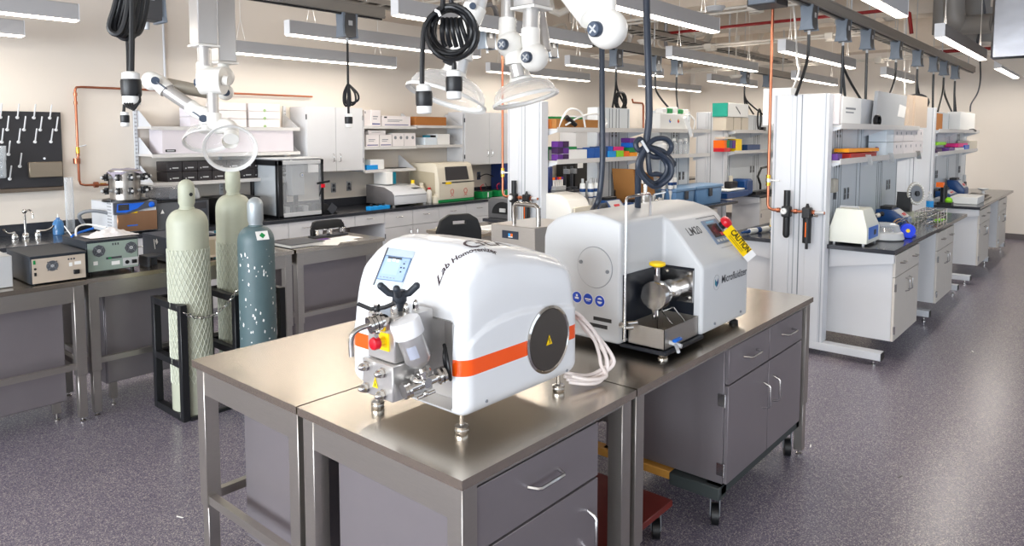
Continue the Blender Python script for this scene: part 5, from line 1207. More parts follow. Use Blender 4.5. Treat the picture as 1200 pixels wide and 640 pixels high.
def mob_cab(x0, x1, y0, y1, label, side=-1, dr=1, doors=2, z0=.17, zt=.86):
    """cabinet hung in the island, fronts facing side"""
    t = thing('bench_cabinet', label, 'cabinet'); yf = y0 if side < 0 else y1
    a0, a1 = (y0+.02, y1) if side < 0 else (y0, y1-.02)
    build(B().box(x0, x1, a0, a1, z0, zt, bev=.001), 'body', cabw, t); frm_ = mat('front_taupe', (206, 200, 192), .45)
    f0, f1 = (y0, y0+.019) if side < 0 else (y1-.019, y1); o = (0, side*.03, 0); zd = .68; g = .003
    for i in range(dr):
        a, c = x0+(x1-x0)*i/dr+g, x0+(x1-x0)*(i+1)/dr-g
        d = build(B().box(a, c, f0, f1, zd+g, zt-g), 'drawer', frm_, t); b = B(); handle(b, ((a+c)/2, yf, .78), (1, 0, 0), .11, o, .005); build(b, 'handle', handlem, d)
    for i in range(doors):
        a, c = x0+(x1-x0)*i/doors+g, x0+(x1-x0)*(i+1)/doors-g
        d = build(B().box(a, c, f0, f1, z0, zd-g), 'door', frm_, t); hx = c-.05 if i == 0 else a+.05
        b = B(); handle(b, (hx, yf, .57), (0, 0, 1), .11, o, .005); build(b, 'handle', handlem, d)
    for z in (z0+.09, zd-.08): build(B().box(x0-.006, x0+.012, yf-.012 if side < 0 else yf, yf if side < 0 else yf+.012, z-.03, z+.03), 'hinge', handlem, t)
    return settle(t)
# island on the right
YA, YBq = 2.0, 4.52
column(5.92, YA, 'white service column carrying the two black regulators, right of centre')
column(9.92, 1.97, 'white service column between the two right-hand benches')
wA = worktop(5.98, 9.33, 1.285, 1.92, 'black worktop carrying the white mixer and blue tape dispenser')
wB = worktop(5.98, 9.33, 2.08, 2.68, 'black worktop on the far side of the column with the regulators')
wC = worktop(10.28, 13.75, 1.285, 1.92, 'farthest black worktop on the right with a white tray')
spine(6.08, 7.36, YA, 'grey spine panel with a soap dispenser behind the white mixer', outlets=(7.0,))
spine(7.40, 8.95, YA, 'grey spine panel behind the round disc on a stand', outlets=(8.55,))
spine(10.1, 12.0, YA, 'near spine panel of the farthest bench', outlets=(11.2,)); spine(12.04, 13.6, YA, 'last spine panel before the end wall', outlets=(13.0,))
for x0, x1, z, n in ((6.06, 8.95, 1.882, 'top shelf over the white mixer, carrying cartons and cardboard'), (6.06, 8.95, 1.592, 'lower shelf over the white mixer, carrying orange and purple boxes'), (10.06, 13.3, 1.86, 'top shelf of the farthest bench'), (10.06, 13.2, 1.575, 'lower shelf of the farthest bench')): ishelf(x0, x1, YA, -1, z, n, .28)
for z, n in ((1.882, 'top'), (1.592, 'lower')): ishelf(6.06, 8.95, YA, 1, z, n+' shelf on the hidden side of the right-hand bench', .28)
gable(wA, 6.04, 1.30, 1.78); gable(wB, 6.04, 2.67, 2.22); gable(wC, 10.32, 1.30, 1.78)
mob_cab(6.10, 6.95, 1.30, 1.84, 'white cabinet at the near end of the right bench, blank side towards the camera', dr=2)
mob_cab(7.78, 8.62, 1.30, 1.84, 'second cabinet of the right bench beyond the knee space', dr=2)
mob_cab(10.38, 11.3, 1.30, 1.84, 'first cabinet of the farthest right-hand bench', dr=2); mob_cab(12.25, 13.1, 1.30, 1.84, 'last cabinet of the farthest right-hand bench', dr=1)
mob_cab(6.10, 7.3, 2.12, 2.66, 'white cabinet below the far-side worktop left of the regulators column', side=1)
def foot_beam(x, y0, y1, label):
    b = B(); b.box(x, x+.09, y0, y1, .05, .11, pilw, bev=.003).box(x+.002, x+.088, y0-.004, y0, .052, .108, black).lathe((x+.045, y0+.05, 0), [(.018, 0), (.018, .008), (.007, .012), (.007, .05)], 12, m=chrome)
    one(b, 'floor_beam', None, label, 'bench foot')
foot_beam(7.66, 1.33, 1.93, 'white floor beam of the right bench at its knee space'); foot_beam(9.2, 1.33, 1.93, 'white floor beam at the far end of the right bench'); foot_beam(11.6, 1.33, 1.93, 'white floor beam of the farthest bench'); foot_beam(13.3, 1.33, 1.93, 'last white floor beam before the end wall')
# island in the middle
column(5.42, YBq, 'white service column with a copper drop behind the two machines'); column(9.62, YBq, 'tall white service column in the middle of the picture')
worktop(5.48, 9.2, 3.90, 4.45, 'black worktop behind the grey machine carrying pipettes and blue boxes'); worktop(5.48, 9.2, 4.60, 5.15, 'black worktop on the hidden side of the middle bench')
wD = worktop(10.25, 13.7, 4.02, 4.50, 'black worktop with the blue shaker beyond the middle column'); gable(wD, 10.29, 4.04, 4.45)
mob_cab(10.34, 11.4, 4.03, 4.48, 'white cabinet beyond the middle column', dr=1); mob_cab(11.5, 12.5, 4.03, 4.48, 'second white cabinet beyond the middle column')
mob_cab(5.55, 6.5, 3.92, 4.45, 'white cabinet behind the grey machine'); mob_cab(7.4, 8.6, 3.92, 4.45, 'white cabinet below the blue tool boxes')
spine(6.62, 7.30, YBq, 'spine panel with a round white cable in the middle bench', outlets=(7.05,)); spine(8.02, 8.85, YBq, 'spine panel behind the hanging cable coil', outlets=(8.62,)); spine(10.1, 12.2, YBq, 'spine panel behind the blue shaker', outlets=(11.0,))
for s in (-1, 1):
    for x0, x1, z, n in ((5.55, 8.95, 1.862, 'top'), (5.55, 8.95, 1.545, 'lower')): ishelf(x0, x1, YBq, s, z, n+(' shelf of the middle bench facing the camera' if s < 0 else ' shelf on the back of the middle bench'), .32)
for x0, x1, z, n in ((9.75, 12.0, 1.86, 'top'), (9.75, 12.0, 1.56, 'lower')): ishelf(x0, x1, YBq, -1, z, n+' shelf beyond the middle column', .32)
# copper drops with regulators
def drop(x, yl, zr, label, ztop=ZC, vz=1.42):
    t = thing('copper_drop', label, 'gas pipe')
    b = B(); b.tube([(x-.04, yl, ztop), (x-.04, yl, zr+.045), (x-.04, yl-.012, zr+.012), (x-.04, yl-.045, zr), (x-.04, yl-.46, zr)], .0125, 10, copper); build(b, 'pipe', None, t)
    b = B(); fit(b, (x-.04, yl, vz), (0, 0, 1), .02, .09, brass); fit(b, (x-.04, yl, vz), (0, 0, 1), .024, .03, chrome); b.cyl((x-.04, yl-.02, vz), (x-.06, yl-.10, vz+.0), .006, m=paper)
    for dy in (.09, .23, .30, .37): fit(b, (x-.04, yl-dy, zr), (0, 1, 0), .020, .025, (copper if dy != .30 else brass))
    fit(b, (x-.04, yl-.14, zr), (0, 1, 0), .016, .03, blue); fit(b, (x-.04, yl-.42, zr), (0, 1, 0), .014, .07, lgrey); b.cyl((x-.06, yl-.36, zr-.02), (x-.10, yl-.42, zr-.02), .010, m=chrome); build(b, 'fittings', None, t)
    for i, dy in enumerate((.165, .33)):
        y = yl-dy; b = B(); hx = x-.055
        b.box(hx-.035, hx+.03, y-.035, y+.035, zr-.05, zr+.04, black, bev=.008)
        if i == 0: b.cyl((hx, y, zr+.03), (hx, y, zr+.17), .026, n=18, m=black).cyl((hx, y, zr-.05), (hx, y, zr-.20), .027, n=18, m=black).ball((hx, y, zr-.20), .026, black, 12).cyl((hx-.035, y+.01, zr), (hx-.05, y+.01, zr), .026, n=22, m=lgrey).cyl((hx-.05, y+.01, zr), (hx-.052, y+.01, zr), .022, n=22, m=paper).bar((hx-.053, y+.01, zr), (hx-.053, y+.02, zr+.014), .003, .002, m=black)
        else: b.cyl((hx, y, zr+.03), (hx, y, zr+.07), .02, .008, n=14, m=black).cyl((hx, y, zr-.03), (hx, y, zr-.25), .033, n=18, m=black).cyl((hx, y, zr-.25), (hx, y, zr-.30), .012, n=10, m=black).box(hx-.036, hx-.033, y-.004, y+.004, zr-.2, zr-.08, orange)
        build(b, ('pressure_regulator', 'filter_bowl')[i], None, t)
    return settle(t)
drop(5.92, 2.235, 1.175, 'bright copper drop pipe with a gauge regulator and filter on the right-hand column'); drop(5.42, 4.77, 1.175, 'copper drop pipe with a regulator and filter on the column behind the homogenizer')
# ---------------- items on the right bench
wt = .913
def simple(b, name, m, label, cat, group=None): return one(b, name, m, label, cat, group)
t = thing('mixer', 'white tapered mixer housing at the near end of the right bench', 'laboratory instrument')
b = B(); x0, x1, y0, y1 = 6.04, 6.42, 1.50, 1.78
V = [(x0, y0, wt+.02), (x1, y0, wt+.02), (x1, y1, wt+.02), (x0, y1, wt+.02), (x0, y0, 1.05), (x1, y0, 1.05), (x1, y1, 1.05), (x0, y1, 1.05), (x0+.05, y0+.05, 1.20), (x1-.05, y0+.05, 1.20), (x1-.05, y1-.03, 1.20), (x0+.05, y1-.03, 1.20)]
b.poly(V, [(3,2,1,0), (0,1,5,4), (1,2,6,5), (2,3,7,6), (3,0,4,7), (4,5,9,8), (5,6,10,9), (6,7,11,10), (7,4,8,11), (8,9,10,11)]); build(b, 'housing', mat('mixer_ivory', (222, 224, 214), .4), t)
build(B().box(x0+.05, x0+.33, y0-.003, y0, .965, 1.06, blue).box(x0+.2, x0+.26, y0-.005, y0-.002, .99, 1.03, black), 'side_label', None, t); build(B().tube([(x0+.05, y1-.06, 1.2), (x0+.05, y1-.06, 1.22), (x0+.05, y0+.08, 1.22), (x0+.05, y0+.08, 1.2)], .006, 6).cyl((x0+.02, y0+.03, wt), (x0+.02, y0+.03, wt+.02), .01).cyl((x0+.02, y1-.03, wt), (x0+.02, y1-.03, wt+.02), .01).cyl((x1-.02, y0+.03, wt), (x1-.02, y0+.03, wt+.02), .01), 'trim', lgrey, t); settle(t)
b = B(); b.tube([(6.06, 1.83, 1.38), (6.08, 1.82, 1.25), (6.06, 1.83, 1.12), (6.09, 1.80, 1.0), (6.06, 1.82, .93)], .016, 8, sm=4); simple(b, 'power_cable', black, 'thick black cord standing behind the white mixer beside the column', 'cable')
t = thing('mini_centrifuge', 'round mini centrifuge with a clear faceted lid on the right bench', 'laboratory instrument')
cc = Vector((6.60, 1.50, wt)); build(B().lathe(cc, [(.135, .0), (.15, .01), (.14, .06), (.125, .07)], 28), 'base', lgrey, t); build(B().lathe(cc, [(.125, .07), (.11, .12), (.08, .14), (.001, .145)], 12, m=clear2), 'clear_lid', clear2, t); build(B().cyl(cc+Vector((0, 0, .07)), cc+Vector((0, 0, .10)), .07, .05, n=18), 'rotor', chrome, t); settle(t)
def blue_unit(x, y, w, d, h, label, slope=.5):
    t = thing('heat_block', label, 'laboratory instrument')
    build(B().prism([(y, wt), (y, wt+h*slope), (y+d*.45, wt+h), (y+d, wt+h), (y+d, wt)], 'x', x, x+w, bev=.008), 'housing', dblue, t)
    p = B(); p.bar((x+w*.5, y+d*.06, wt+h*(slope+.08)), (x+w*.5, y+d*.40, wt+h*.97), w*.75, .006, m=lgrey); p.bar((x+w*.5, y+d*.12, wt+h*(slope+.16)), (x+w*.5, y+d*.2, wt+h*(slope+.3)), w*.3, .009, m=redp); build(p, 'keypad', None, t)
    build(B().box(x+w*.15, x+w*.85, y+d*.5, y+d*.9, wt+h, wt+h+.03, bev=.004), 'block', black, t); return settle(t)
blue_unit(6.55, 1.68, .34, .16, .11, 'low dark blue heat block behind the round centrifuge')
blue_unit(7.45, 1.52, .28, .26, .17, 'taller dark blue heat block with red keys on the right bench')
b = B()
for i in range(3): b.tube([(6.50+i*.12, 1.80, 1.10), (6.62+i*.14, 1.70, 1.075), (6.74+i*.13, 1.62, 1.085)], .014, 8, (black, lgrey, black)[i]); b.ball((6.74+i*.13, 1.62, 1.085), .022, (black, cream, black)[i], 10)
b.box(6.5, 6.95, 1.74, 1.80, 1.02, 1.06, black).cyl((6.55, 1.77, .913), (6.55, 1.77, 1.02), .012, m=black).cyl((6.9, 1.77, .913), (6.9, 1.77, 1.02), .012, m=black); simple(b, 'pipette_rest', None, 'pipettes lying on a black rest behind the clear-lidded centrifuge', 'pipettes')
t = thing('tape_dispenser', 'bright blue tape dispenser near the edge of the right bench', 'tape dispenser'); cc = Vector((6.80, 1.36, wt))
build(B().lathe(cc+Vector((-.02, 0, .065)), [(.058, 0), (.06, .005), (.06, .05), (.058, .055)], 24, (1, .4, 0)).box(cc.x-.02, cc.x+.16, cc.y-.03, cc.y+.03, wt, wt+.02, bev=.004), 'roll_holder', mat('bright_blue', (10, 60, 225), .35), t)
build(B().lathe(cc+Vector((-.024, -.002, .065)), [(.016, 0), (.016, .005)], 14, (1, .4, 0)), 'hub', yellow, t); settle(t)
b = B(); b.lathe((7.02, 1.46, wt+.07), [(.068, 0), (.07, .02), (.068, .04)], 24, (1, .6, 0), cap=False).lathe((7.02, 1.46, wt+.07), [(.045, 0), (.045, .04)], 24, (1, .6, 0), cap=False); simple(b, 'tape_roll', mat('amber_tape', (196, 156, 84), .3), 'amber tape roll behind the blue dispenser', 'tape')
b = B(); b.lathe((7.28, 1.47, wt+.065), [(.06, 0), (.06, .06)], 22, (1, .3, 0), m=clear2, cap=False).lathe((7.28, 1.47, wt+.065), [(.04, 0), (.04, .06)], 22, (1, .3, 0), m=clear2, cap=False); simple(b, 'clear_tape_roll', None, 'clear tape roll between the amber roll and the wire rack', 'tape')
t = thing('tube_rotator', 'tube rotator with a large round disc on a black stand on the right bench', 'laboratory instrument')
cc = onY(1072, 227, 1.62); ax = Vector((-.46, -.88, .12)).normalized(); b = B(); b.lathe(cc, [(.115, 0), (.12, .006), (.12, .014), (.112, .02)], 40, ax, mat('disc_beige', (176, 172, 162), .45)).cyl(cc+ax*.021, cc+ax*.04, .028, n=16, m=black)
u = ax.cross(Vector((0, 0, 1))).normalized(); v = ax.cross(u)
for i in range(24): q = cc+ax*.018+(u*math.cos(i*PI/12)+v*math.sin(i*PI/12))*.106; b.cyl(q, q+ax*.012, .009, n=8, m=paper)
b.cyl(cc+ax*.0205, cc+ax*.0225, .085, n=32, m=mgrey); build(b, 'disc', None, t)
build(B().bar((cc.x-.08, 1.70, wt+.06), (cc.x-.05, 1.70, 1.20), .13, .10), 'stand', black, t)
build(B().prism([(cc.x-.3, wt), (cc.x+.3, wt), (cc.x+.25, wt+.07), (cc.x-.15, wt+.09), (cc.x-.25, wt+.05)], 'y', 1.55, 1.80, bev=.006), 'base', mat('rotator_sage', (150, 156, 140), .45), t); settle(t)
b = B(); b.lathe((9.12, 1.62, wt), [(.034, 0), (.038, .006), (.038, .15), (.034, .17), (.015, .205), (.015, .225)], 22, m=clear2).lathe((9.12, 1.62, wt+.07), [(.0388, 0), (.0388, .07)], 22, m=lblue, cap=False).cyl((9.12, 1.62, wt+.225), (9.12, 1.62, wt+.245), .017, n=14, m=paper); simple(b, 'water_bottle', None, 'clear water bottle with a blue label at the column end of the right bench', 'bottle')
b = B()
for z in (wt+.01, wt+.07, wt+.13):
    for y in (1.33, 1.43, 1.53): b.tube([(7.9, y, z), (8.35, y, z)], .004, 5)
    for x in (7.9, 8.05, 8.2, 8.35): b.tube([(x, 1.33, z), (x, 1.53, z)], .004, 5)
for x in (7.9, 8.05, 8.2, 8.35):
    for y in (1.33, 1.53): b.tube([(x, y, wt), (x, y, wt+.135)], .004, 5)
simple(b, 'wire_rack', chrome, 'chrome wire tube rack at the edge of the right bench', 'rack')
b = B(); b.box(6.42, 6.52, 1.86, 1.925, 1.30, 1.42, mat('beige_disp', (196, 190, 178), .4), bev=.01).cyl((6.47, 1.875, 1.30), (6.47, 1.875, 1.24), .014, n=10, m=dgrey); simple(b, 'soap_dispenser', None, 'small wall dispenser on the spine panel behind the white mixer', 'dispenser')
simple(B().box(7.9, 8.2, 1.70, 1.82, wt, wt+.02, lime).box(8.3, 8.5, 1.36, 1.44, wt, wt+.012, lime), 'lime_tray', None, 'low lime green tray edge beside the wire rack', 'tray')
# items on the shelves of the right bench  (front of boards at Y 1.72)
def sbox(px0, px1, pyt, z, Y, label, m, name='box', d=.16, stripe=None): return cpx(px0, px1, pyt, z+.001, Y, label, m, stripe, None, d, name)
S1, S2 = 1.883, 1.593
sbox(975.5, 987, 180.5, S2, 1.74, 'purple glove box at the near end of the lower right shelf', purple, 'glove_box')
t = thing('parafilm_box', 'flat orange-yellow rack lying over red trays on the lower right shelf', 'rack'); a, c = xY(984, 1.80), xY(1018, 1.80)
build(B().box(a, c-.1, 1.74, 1.88, S2+.001, S2+.05, bev=.004), 'red_tray', mat('brick_red', (178, 36, 28), .45), t, label='brick red tray underneath'); build(B().bar((a-.05, 1.80, S2+.075), (c-.1, 1.78, S2+.07), .12, .03, m=mat('amber_orange', (250, 160, 20), .4)), 'orange_rack', None, t); build(B().cyl((c-.05, 1.78, S2+.03), (c+.07, 1.78, S2+.075), .02), 'dark_tube', purple, t); settle(t)
for i, (a_, c_, l, m) in enumerate(((1033.5, 1042, 'pale blue-white box, first of the row on the lower right shelf', mat('box_ice', (214, 224, 232), .5)), (1043, 1053, 'dotted white box, second in the row on the lower right shelf', bxm), (1053.5, 1065, 'dotted white box, third in the row on the lower right shelf', bxm), (1065.5, 1076, 'dotted white box, last in the row on the lower right shelf', bxm))):
    x0, x1 = xY(a_, 1.74), xY(c_, 1.74)
    for j in range(2): carton(x0, x1, 1.74, 1.90, S2+.002+j*.135, S2+.133+j*.135, l+(', upper one' if j else ', lower one'), m, 'dots' if i else None)
for i, px in enumerate((1017, 1043, 1075)):
    b = B(); p = onY(px, 183, 1.715); b.bar((p.x, 1.712, S2+.03), (p.x+.03, 1.70, S2-.06), .05, .008); one(b, 'shelf_clip', chrome if i == 2 else lgrey, ('grey label clip on the lower right shelf by the orange rack', 'middle label clip on the lower right shelf', 'metal clip at the far end of the lower right shelf')[i], 'clip')
sbox(975, 986.5, 109, S1, 1.74, 'upright white carton next to the column on the top right shelf', bxm, 'carton')
sbox(987.5, 1009.5, 114, S1, 1.735, 'square white carton with a blue drawing on the top right shelf', paper, 'carton', stripe='txt')
sbox(1010, 1030, 117, S1, 1.86, 'white instrument cover at the back of the top right shelf', pilw, 'cover', d=.05)
b = B()
for i in range(5): b.tube([(7.35+.075*math.cos(a*PI/8)+i*.012, 1.76+i*.008, S1+.05+.05*math.sin(a*PI/8)) for a in range(16)], .009, 6, closed=True)
simple(b, 'cable_coil', black, 'coil of black cable lying on the top right shelf', 'cable')
for i, (a_, c_, pt, l, m, yy) in enumerate(((1019, 1056, 108, 'large grey plastic-wrapped sheet with a label on the top right shelf', mat('wrapped_grey', (182, 186, 190), .35), 1.80), (1057, 1064, 110, 'first tan cardboard sheet leaning on the top right shelf', mat('kraft_pale', (206, 186, 166), .7), 1.77), (1065, 1079.5, 111.5, 'widest tan cardboard sheet at the end of the top right shelf', mat('kraft_pale', (206, 186, 166), .7), 1.75))):
    t = thing('cardboard_sheet', l, 'sheet'); a, c = xY(a_, yy), xY(c_, yy); zt = onY((a_+c_)/2, pt, yy).z
    build(B().prism([(a, S1), (c, S1), (c+.12, zt), (a+.1, zt)] if i < 2 else [(a, S1), (c, S1), (c, zt), (a+.02, zt)], 'y', yy, yy+.03), 'sheet', m, t)
    if i == 0: build(B().prism([(c-.42, S1+.11), (c-.12, S1+.10), (c-.04, zt-.12), (c-.34, zt-.10)], 'y', yy-.002, yy), 'paper_label', paper, t)
    settle(t)
b = B(); b.lathe((9.95, 1.93, 2.13), [(.11, 0)], 4) if False else None
for i in range(6): b.tube([(9.97+i*.012, 1.96+.13*math.cos(a*PI/8)+i*.006, 2.20+.10*math.sin(a*PI/8)) for a in range(16)], .012, 6, closed=True)
simple(b, 'cable_coil', black, 'black cable coil lying on top of the second right-hand column', 'cable')
# farthest bench
simple(B().box(10.62, 11.2, 1.36, 1.66, wt, wt+.09, bev=.004), 'white_tray', paper, 'white tray on the farthest right-hand bench', 'tray'); simple(B().box(10.55, 10.9, 1.72, 1.84, wt, wt+.06, bev=.004), 'grey_box', lgrey, 'small pale box behind the white tray on the farthest bench', 'box')
blue_unit(10.9, 1.70, .55, .18, .13, 'long blue heat block on the farthest right-hand bench', .6); blue_unit(11.7, 1.66, .35, .22, .24, 'tall blue heat block at the end of the farthest bench', .5)
b = B(); b.ball((10.40, 1.64, wt+.05), .045, lime, 14).box(10.33, 10.5, 1.6, 1.76, wt, wt+.03, black).cyl((10.42, 1.7, wt), (10.42, 1.7, wt+.24), .04, m=black).box(10.36, 10.46, 1.7, 1.78, wt+.22, wt+.28, orange); simple(b, 'tube_stand', None, 'black stand with lime and orange parts next to the second right-hand column', 'stand')
b = B(); b.box(12.15, 12.3, 1.72, 1.8, wt, wt+.2, black, bev=.01).cyl((12.22, 1.74, wt+.2), (12.22, 1.74, wt+.3), .02, m=lgrey); simple(b, 'dark_dispenser', None, 'dark dispenser standing at the end of the farthest bench', 'dispenser')
b = B()
for i in range(5): b.tube([(11.5+i*.12, 1.40, wt+.03), (11.55+i*.12, 1.62, wt+.05)], .008, 5)
b.box(11.45, 12.1, 1.38, 1.64, wt, wt+.012); simple(b, 'metal_parts', mat('dull_metal', (140, 134, 128), .35, .8), 'tray of metal parts behind the white tray', 'tray')
simple(B().lathe((12.6, 1.55, wt), [(.05, 0), (.02, .02), (.02, .05), (.07, .075), (.07, .085)], 16), 'white_dish', paper, 'small white dish on a stem on the farthest bench', 'dish')
FS2, FS1 = 1.576, 1.861
sbox(1097.5, 1104, 174, FS2, 1.74, 'dark purple box at the near end of the farthest lower shelf', mat('dark_purple', (58, 26, 74), .45)); sbox(1099, 1109, 166.5, FS2+.09, 1.76, 'lime box above the dark purple box on the farthest shelf', lime)
sbox(1112, 1119, 173, FS2, 1.74, 'small purple box in the middle of the farthest lower shelf', purple); sbox(1123, 1134, 168, FS2+.05, 1.75, 'pink lid box on the farthest lower shelf', pink); sbox(1123, 1134, 173, FS2, 1.74, 'white box below the pink lid on the farthest lower shelf', paper); sbox(1131, 1136, 170, FS2, 1.73, 'small blue box beside the pink lid box', blue); sbox(1137, 1145, 165, FS2, 1.74, 'pale box at the end of the farthest lower shelf', cream)
sbox(1097.5, 1105, 133, FS1, 1.76, 'brown carton on the farthest top shelf next to the column', mat('box_brown', (176, 112, 54), .75)); sbox(1125.5, 1143, 132, FS1, 1.80, 'white carton at the end of the farthest top shelf', paper)
b = B(); b.tube([(12.5, 1.74, 1.87), (12.7, 1.73, 1.88), (12.9, 1.72, 1.86)], .015, 6); simple(b, 'black_clip', black, 'black clip hanging at the front of the farthest top shelf', 'clip')
# ---------------- middle bench items
t = thing('microcentrifuge', 'white rounded centrifuge partly hidden by the grey machine', 'laboratory instrument')
a, c = 5.75, 6.30; b = B(); pr_ = [(3.95, wt), (3.95, 1.16), (4.0, 1.21), (4.10, 1.235), (4.32, 1.235), (4.38, 1.2), (4.38, wt)]
pr2 = [(5.60, wt+.02), (5.60, 1.12), (5.64, 1.19), (5.74, 1.235), (6.18, 1.235), (6.24, 1.20), (6.28, 1.10), (6.30, wt+.02)]
b.prism([(4.45, wt+.02), (4.45, 1.19), (4.30, 1.225), (4.14, 1.215), (4.05, 1.17), (4.0, 1.08), (3.98, wt+.02)], 'x', 5.50, 5.84, bev=.015, seg=3); build(b, 'housing', mat('centrifuge_white', (226, 224, 218), .35), t)
build(B().box(5.52, 5.82, 4.0, 4.44, wt, wt+.022), 'base', dgrey, t); build(B().box(5.53, 5.82, 3.972, 3.99, wt+.04, 1.10, cream, bev=.003).box(5.56, 5.80, 3.968, 3.973, 1.04, 1.055, dgrey).box(5.68, 5.72, 3.968, 3.973, .98, 1.0, green), 'control_face', None, t); settle(t)
def pip_stand(px, label, n=4, Y=4.12):
    x = xY(px, Y, 240); t = thing('pipette_stand', label, 'pipette stand')
    build(B().lathe((x, Y, wt), [(.11, 0), (.11, .012), (.02, .02), (.018, .40)], 24), 'stand', lgrey, t)
    for i in range(n):
        a = PI+i*PI/max(1, n-1)*1.0; dx, dy = .085*math.cos(a), .085*math.sin(a)
        b = B(); b.lathe((x+dx, Y+dy, wt+.12), [(.008, 0), (.012, .05), (.024, .10), (.028, .14)], 12, m=paper).lathe((x+dx, Y+dy, wt+.26), [(.030, 0), (.032, .07), (.026, .12)], 12, m=paper).lathe((x+dx, Y+dy, wt+.29), [(.0325, 0), (.0335, .035)], 12, m=dblue).cyl((x+dx, Y+dy, wt+.38), (x+dx, Y+dy, wt+.43), .014, n=10, m=lgrey).lathe((x+dx, Y+dy, wt+.23), [(.030, 0), (.030, .012)], 12, m=dblue); build(b, 'pipette', None, t)
    return settle(t)
pip_stand(688, 'round pipette stand left of the nearer hanging black cable', Y=4.28); pip_stand(781, 'round pipette stand behind the hanging cable coil')
blue_unit(6.10, 3.92, .30, .2, .21, 'blue shaker with a grey hose beside the column base'); blue_unit(6.62, 3.95, .50, .16, .15, 'low blue heat block below the hanging coil', .6)
b = B()
for i in range(3): b.tube([(5.90+i*.03, 3.96, wt+.02), (5.93+i*.03, 3.95, 1.06), (5.99+i*.03, 3.96, 1.10), (6.04+i*.02, 3.95, 1.02), (6.05+i*.01, 3.93, wt+.02)], .014, 8, sm=4)
simple(b, 'grey_hose', dgrey, 'dark corrugated hose loops in front of the blue shaker', 'hose')
b = B(); p = onY(722, 222, 4.40); b.tube([p, (p.x-.06, 4.38, p.z-.02), (p.x-.10, 4.34, p.z-.10), (p.x+.02, 4.34, p.z-.14), (p.x-.08, 4.30, p.z-.17), (p.x-.2, 4.3, p.z-.15)], .011, 7, sm=4); simple(b, 'power_lead', black, 'curly black lead plugged into the panel above the blue shaker', 'cable')
t = thing('open_carton', 'tall open brown cardboard box on the middle bench behind the cable coil', 'box')
a, c = xY(739, 4.2), xY(762, 4.2); b = B(); zt = 1.42
b.prism([(a, wt), (c, wt), (c-.1, zt-.08), (a-.1, zt)], 'y', 4.12, 4.40); build(b, 'box', cardb, t); build(B().poly([(a-.1, 4.12, zt), (c-.1, 4.12, zt-.08), (c+.0, 4.02, zt-.14), (a-.02, 4.02, zt-.04)], [(0, 1, 2, 3)]) and (lambda q: (q.poly([(a-.1, 4.118, zt), (c-.1, 4.118, zt-.08), (c-.02, 4.02, zt-.14), (a-.02, 4.02, zt-.04), (a-.1, 4.112, zt), (c-.1, 4.112, zt-.08), (c-.02, 4.014, zt-.14), (a-.02, 4.014, zt-.04)], [(0,1,2,3),(7,6,5,4),(0,4,5,1),(1,5,6,2),(2,6,7,3),(3,7,4,0)]), q)[1])(B()), 'flap', mat('cardboard_light', (186, 138, 84), .8), t); settle(t)
def tote(px0, px1, label):
    a, c = xY(px0, 4.0, 240), xY(px1, 4.0, 240); t = thing('tool_box', label, 'storage box'); tm = mat('tote_blue', (92, 134, 178), .4)
    b = B(); b.prism([(a+.03, wt), (c-.03, wt), (c, 1.12), (a, 1.12)], 'y', 3.98, 4.30, bev=.01); build(b, 'bin', tm, t); build(B().box(a-.015, c+.015, 3.965, 4.315, 1.12, 1.16, bev=.008), 'lid', mat('tote_blue_light', (116, 152, 190), .4), t)
    build(B().box((a+c)/2-.04, (a+c)/2+.04, 3.955, 3.975, 1.02, 1.12, bev=.004), 'latch', dgrey, t); build(B().box(a+.08, a+.30, 3.968, 3.972, 1.13, 1.155), 'label', paper, t); settle(t)
tote(790, 812, 'blue lidded tool box, left one, behind the grey machine'); tote(814, 844, 'blue lidded tool box, right one, with a dark latch')
M1, M2 = 1.863, 1.546
sbox(641, 652, 140, M1, 4.30, 'orange-brown carton flap next to the column on the top middle shelf', mat('box_orange', (206, 126, 60), .7)); sbox(652, 701, 140, M1, 4.24, 'long flat brown cardboard tray on the top middle shelf', cardb, 'cardboard_tray', d=.2)
sbox(646, 683, 137, M1+.10, 4.36, 'green-topped flat box behind the long cardboard tray', green, d=.06)
b = B(); b.tube([(5.62, 4.25, 1.87), (5.75, 4.22, 2.05), (5.95, 4.2, 2.03), (6.02, 4.2, 1.88)], .010, 8, paper, sm=5).tube([(5.7, 4.21, 1.9), (5.95, 4.2, 1.99), (6.25, 4.2, 2.02), (6.42, 4.2, 1.95), (6.38, 4.2, 1.88)], .010, 8, paper, sm=5).cyl((5.72, 4.22, 1.98), (5.85, 4.2, 1.90), .024, m=black); simple(b, 'white_leads', None, 'white leads with a black plug looping on the top middle shelf', 'cable')
b = B()
for j in range(3):
    for i in range(2): one(B().box(5.58+i*.10, 5.67+i*.10, 4.22, 4.3, M2+.002+j*.065, M2+.062+j*.065, bev=.003), 'tube_rack', (purple, mat('dark_purple', (58, 26, 74), .45))[(i+j) % 2], 'purple tube rack, %s %s of the stack beside the column' % (('bottom', 'middle', 'top')[j], ('left', 'right')[i]), 'rack', 'purple tube racks beside the column')
b.bm.free()
sbox(650, 676, 172, M2, 4.34, 'dark green box on the lower middle shelf', green); sbox(658, 688, 175.5, M2, 4.23, 'white box in front of the dark green box', paper, 'carton', stripe='blk')
for i, (px, pt, m, l) in enumerate(((689, 174, mat('rack_blue', (16, 86, 170), .4), 'mid blue tube rack, leftmost of the row on the lower middle shelf'), (697, 173, mat('rack_blue', (16, 86, 170), .4), 'mid blue tube rack beside the leftmost one'), (705, 172, dblue, 'dark blue tube rack on the lower middle shelf'))): sbox(px, px+7.6, pt, M2, 4.23, l, m, 'tube_rack')
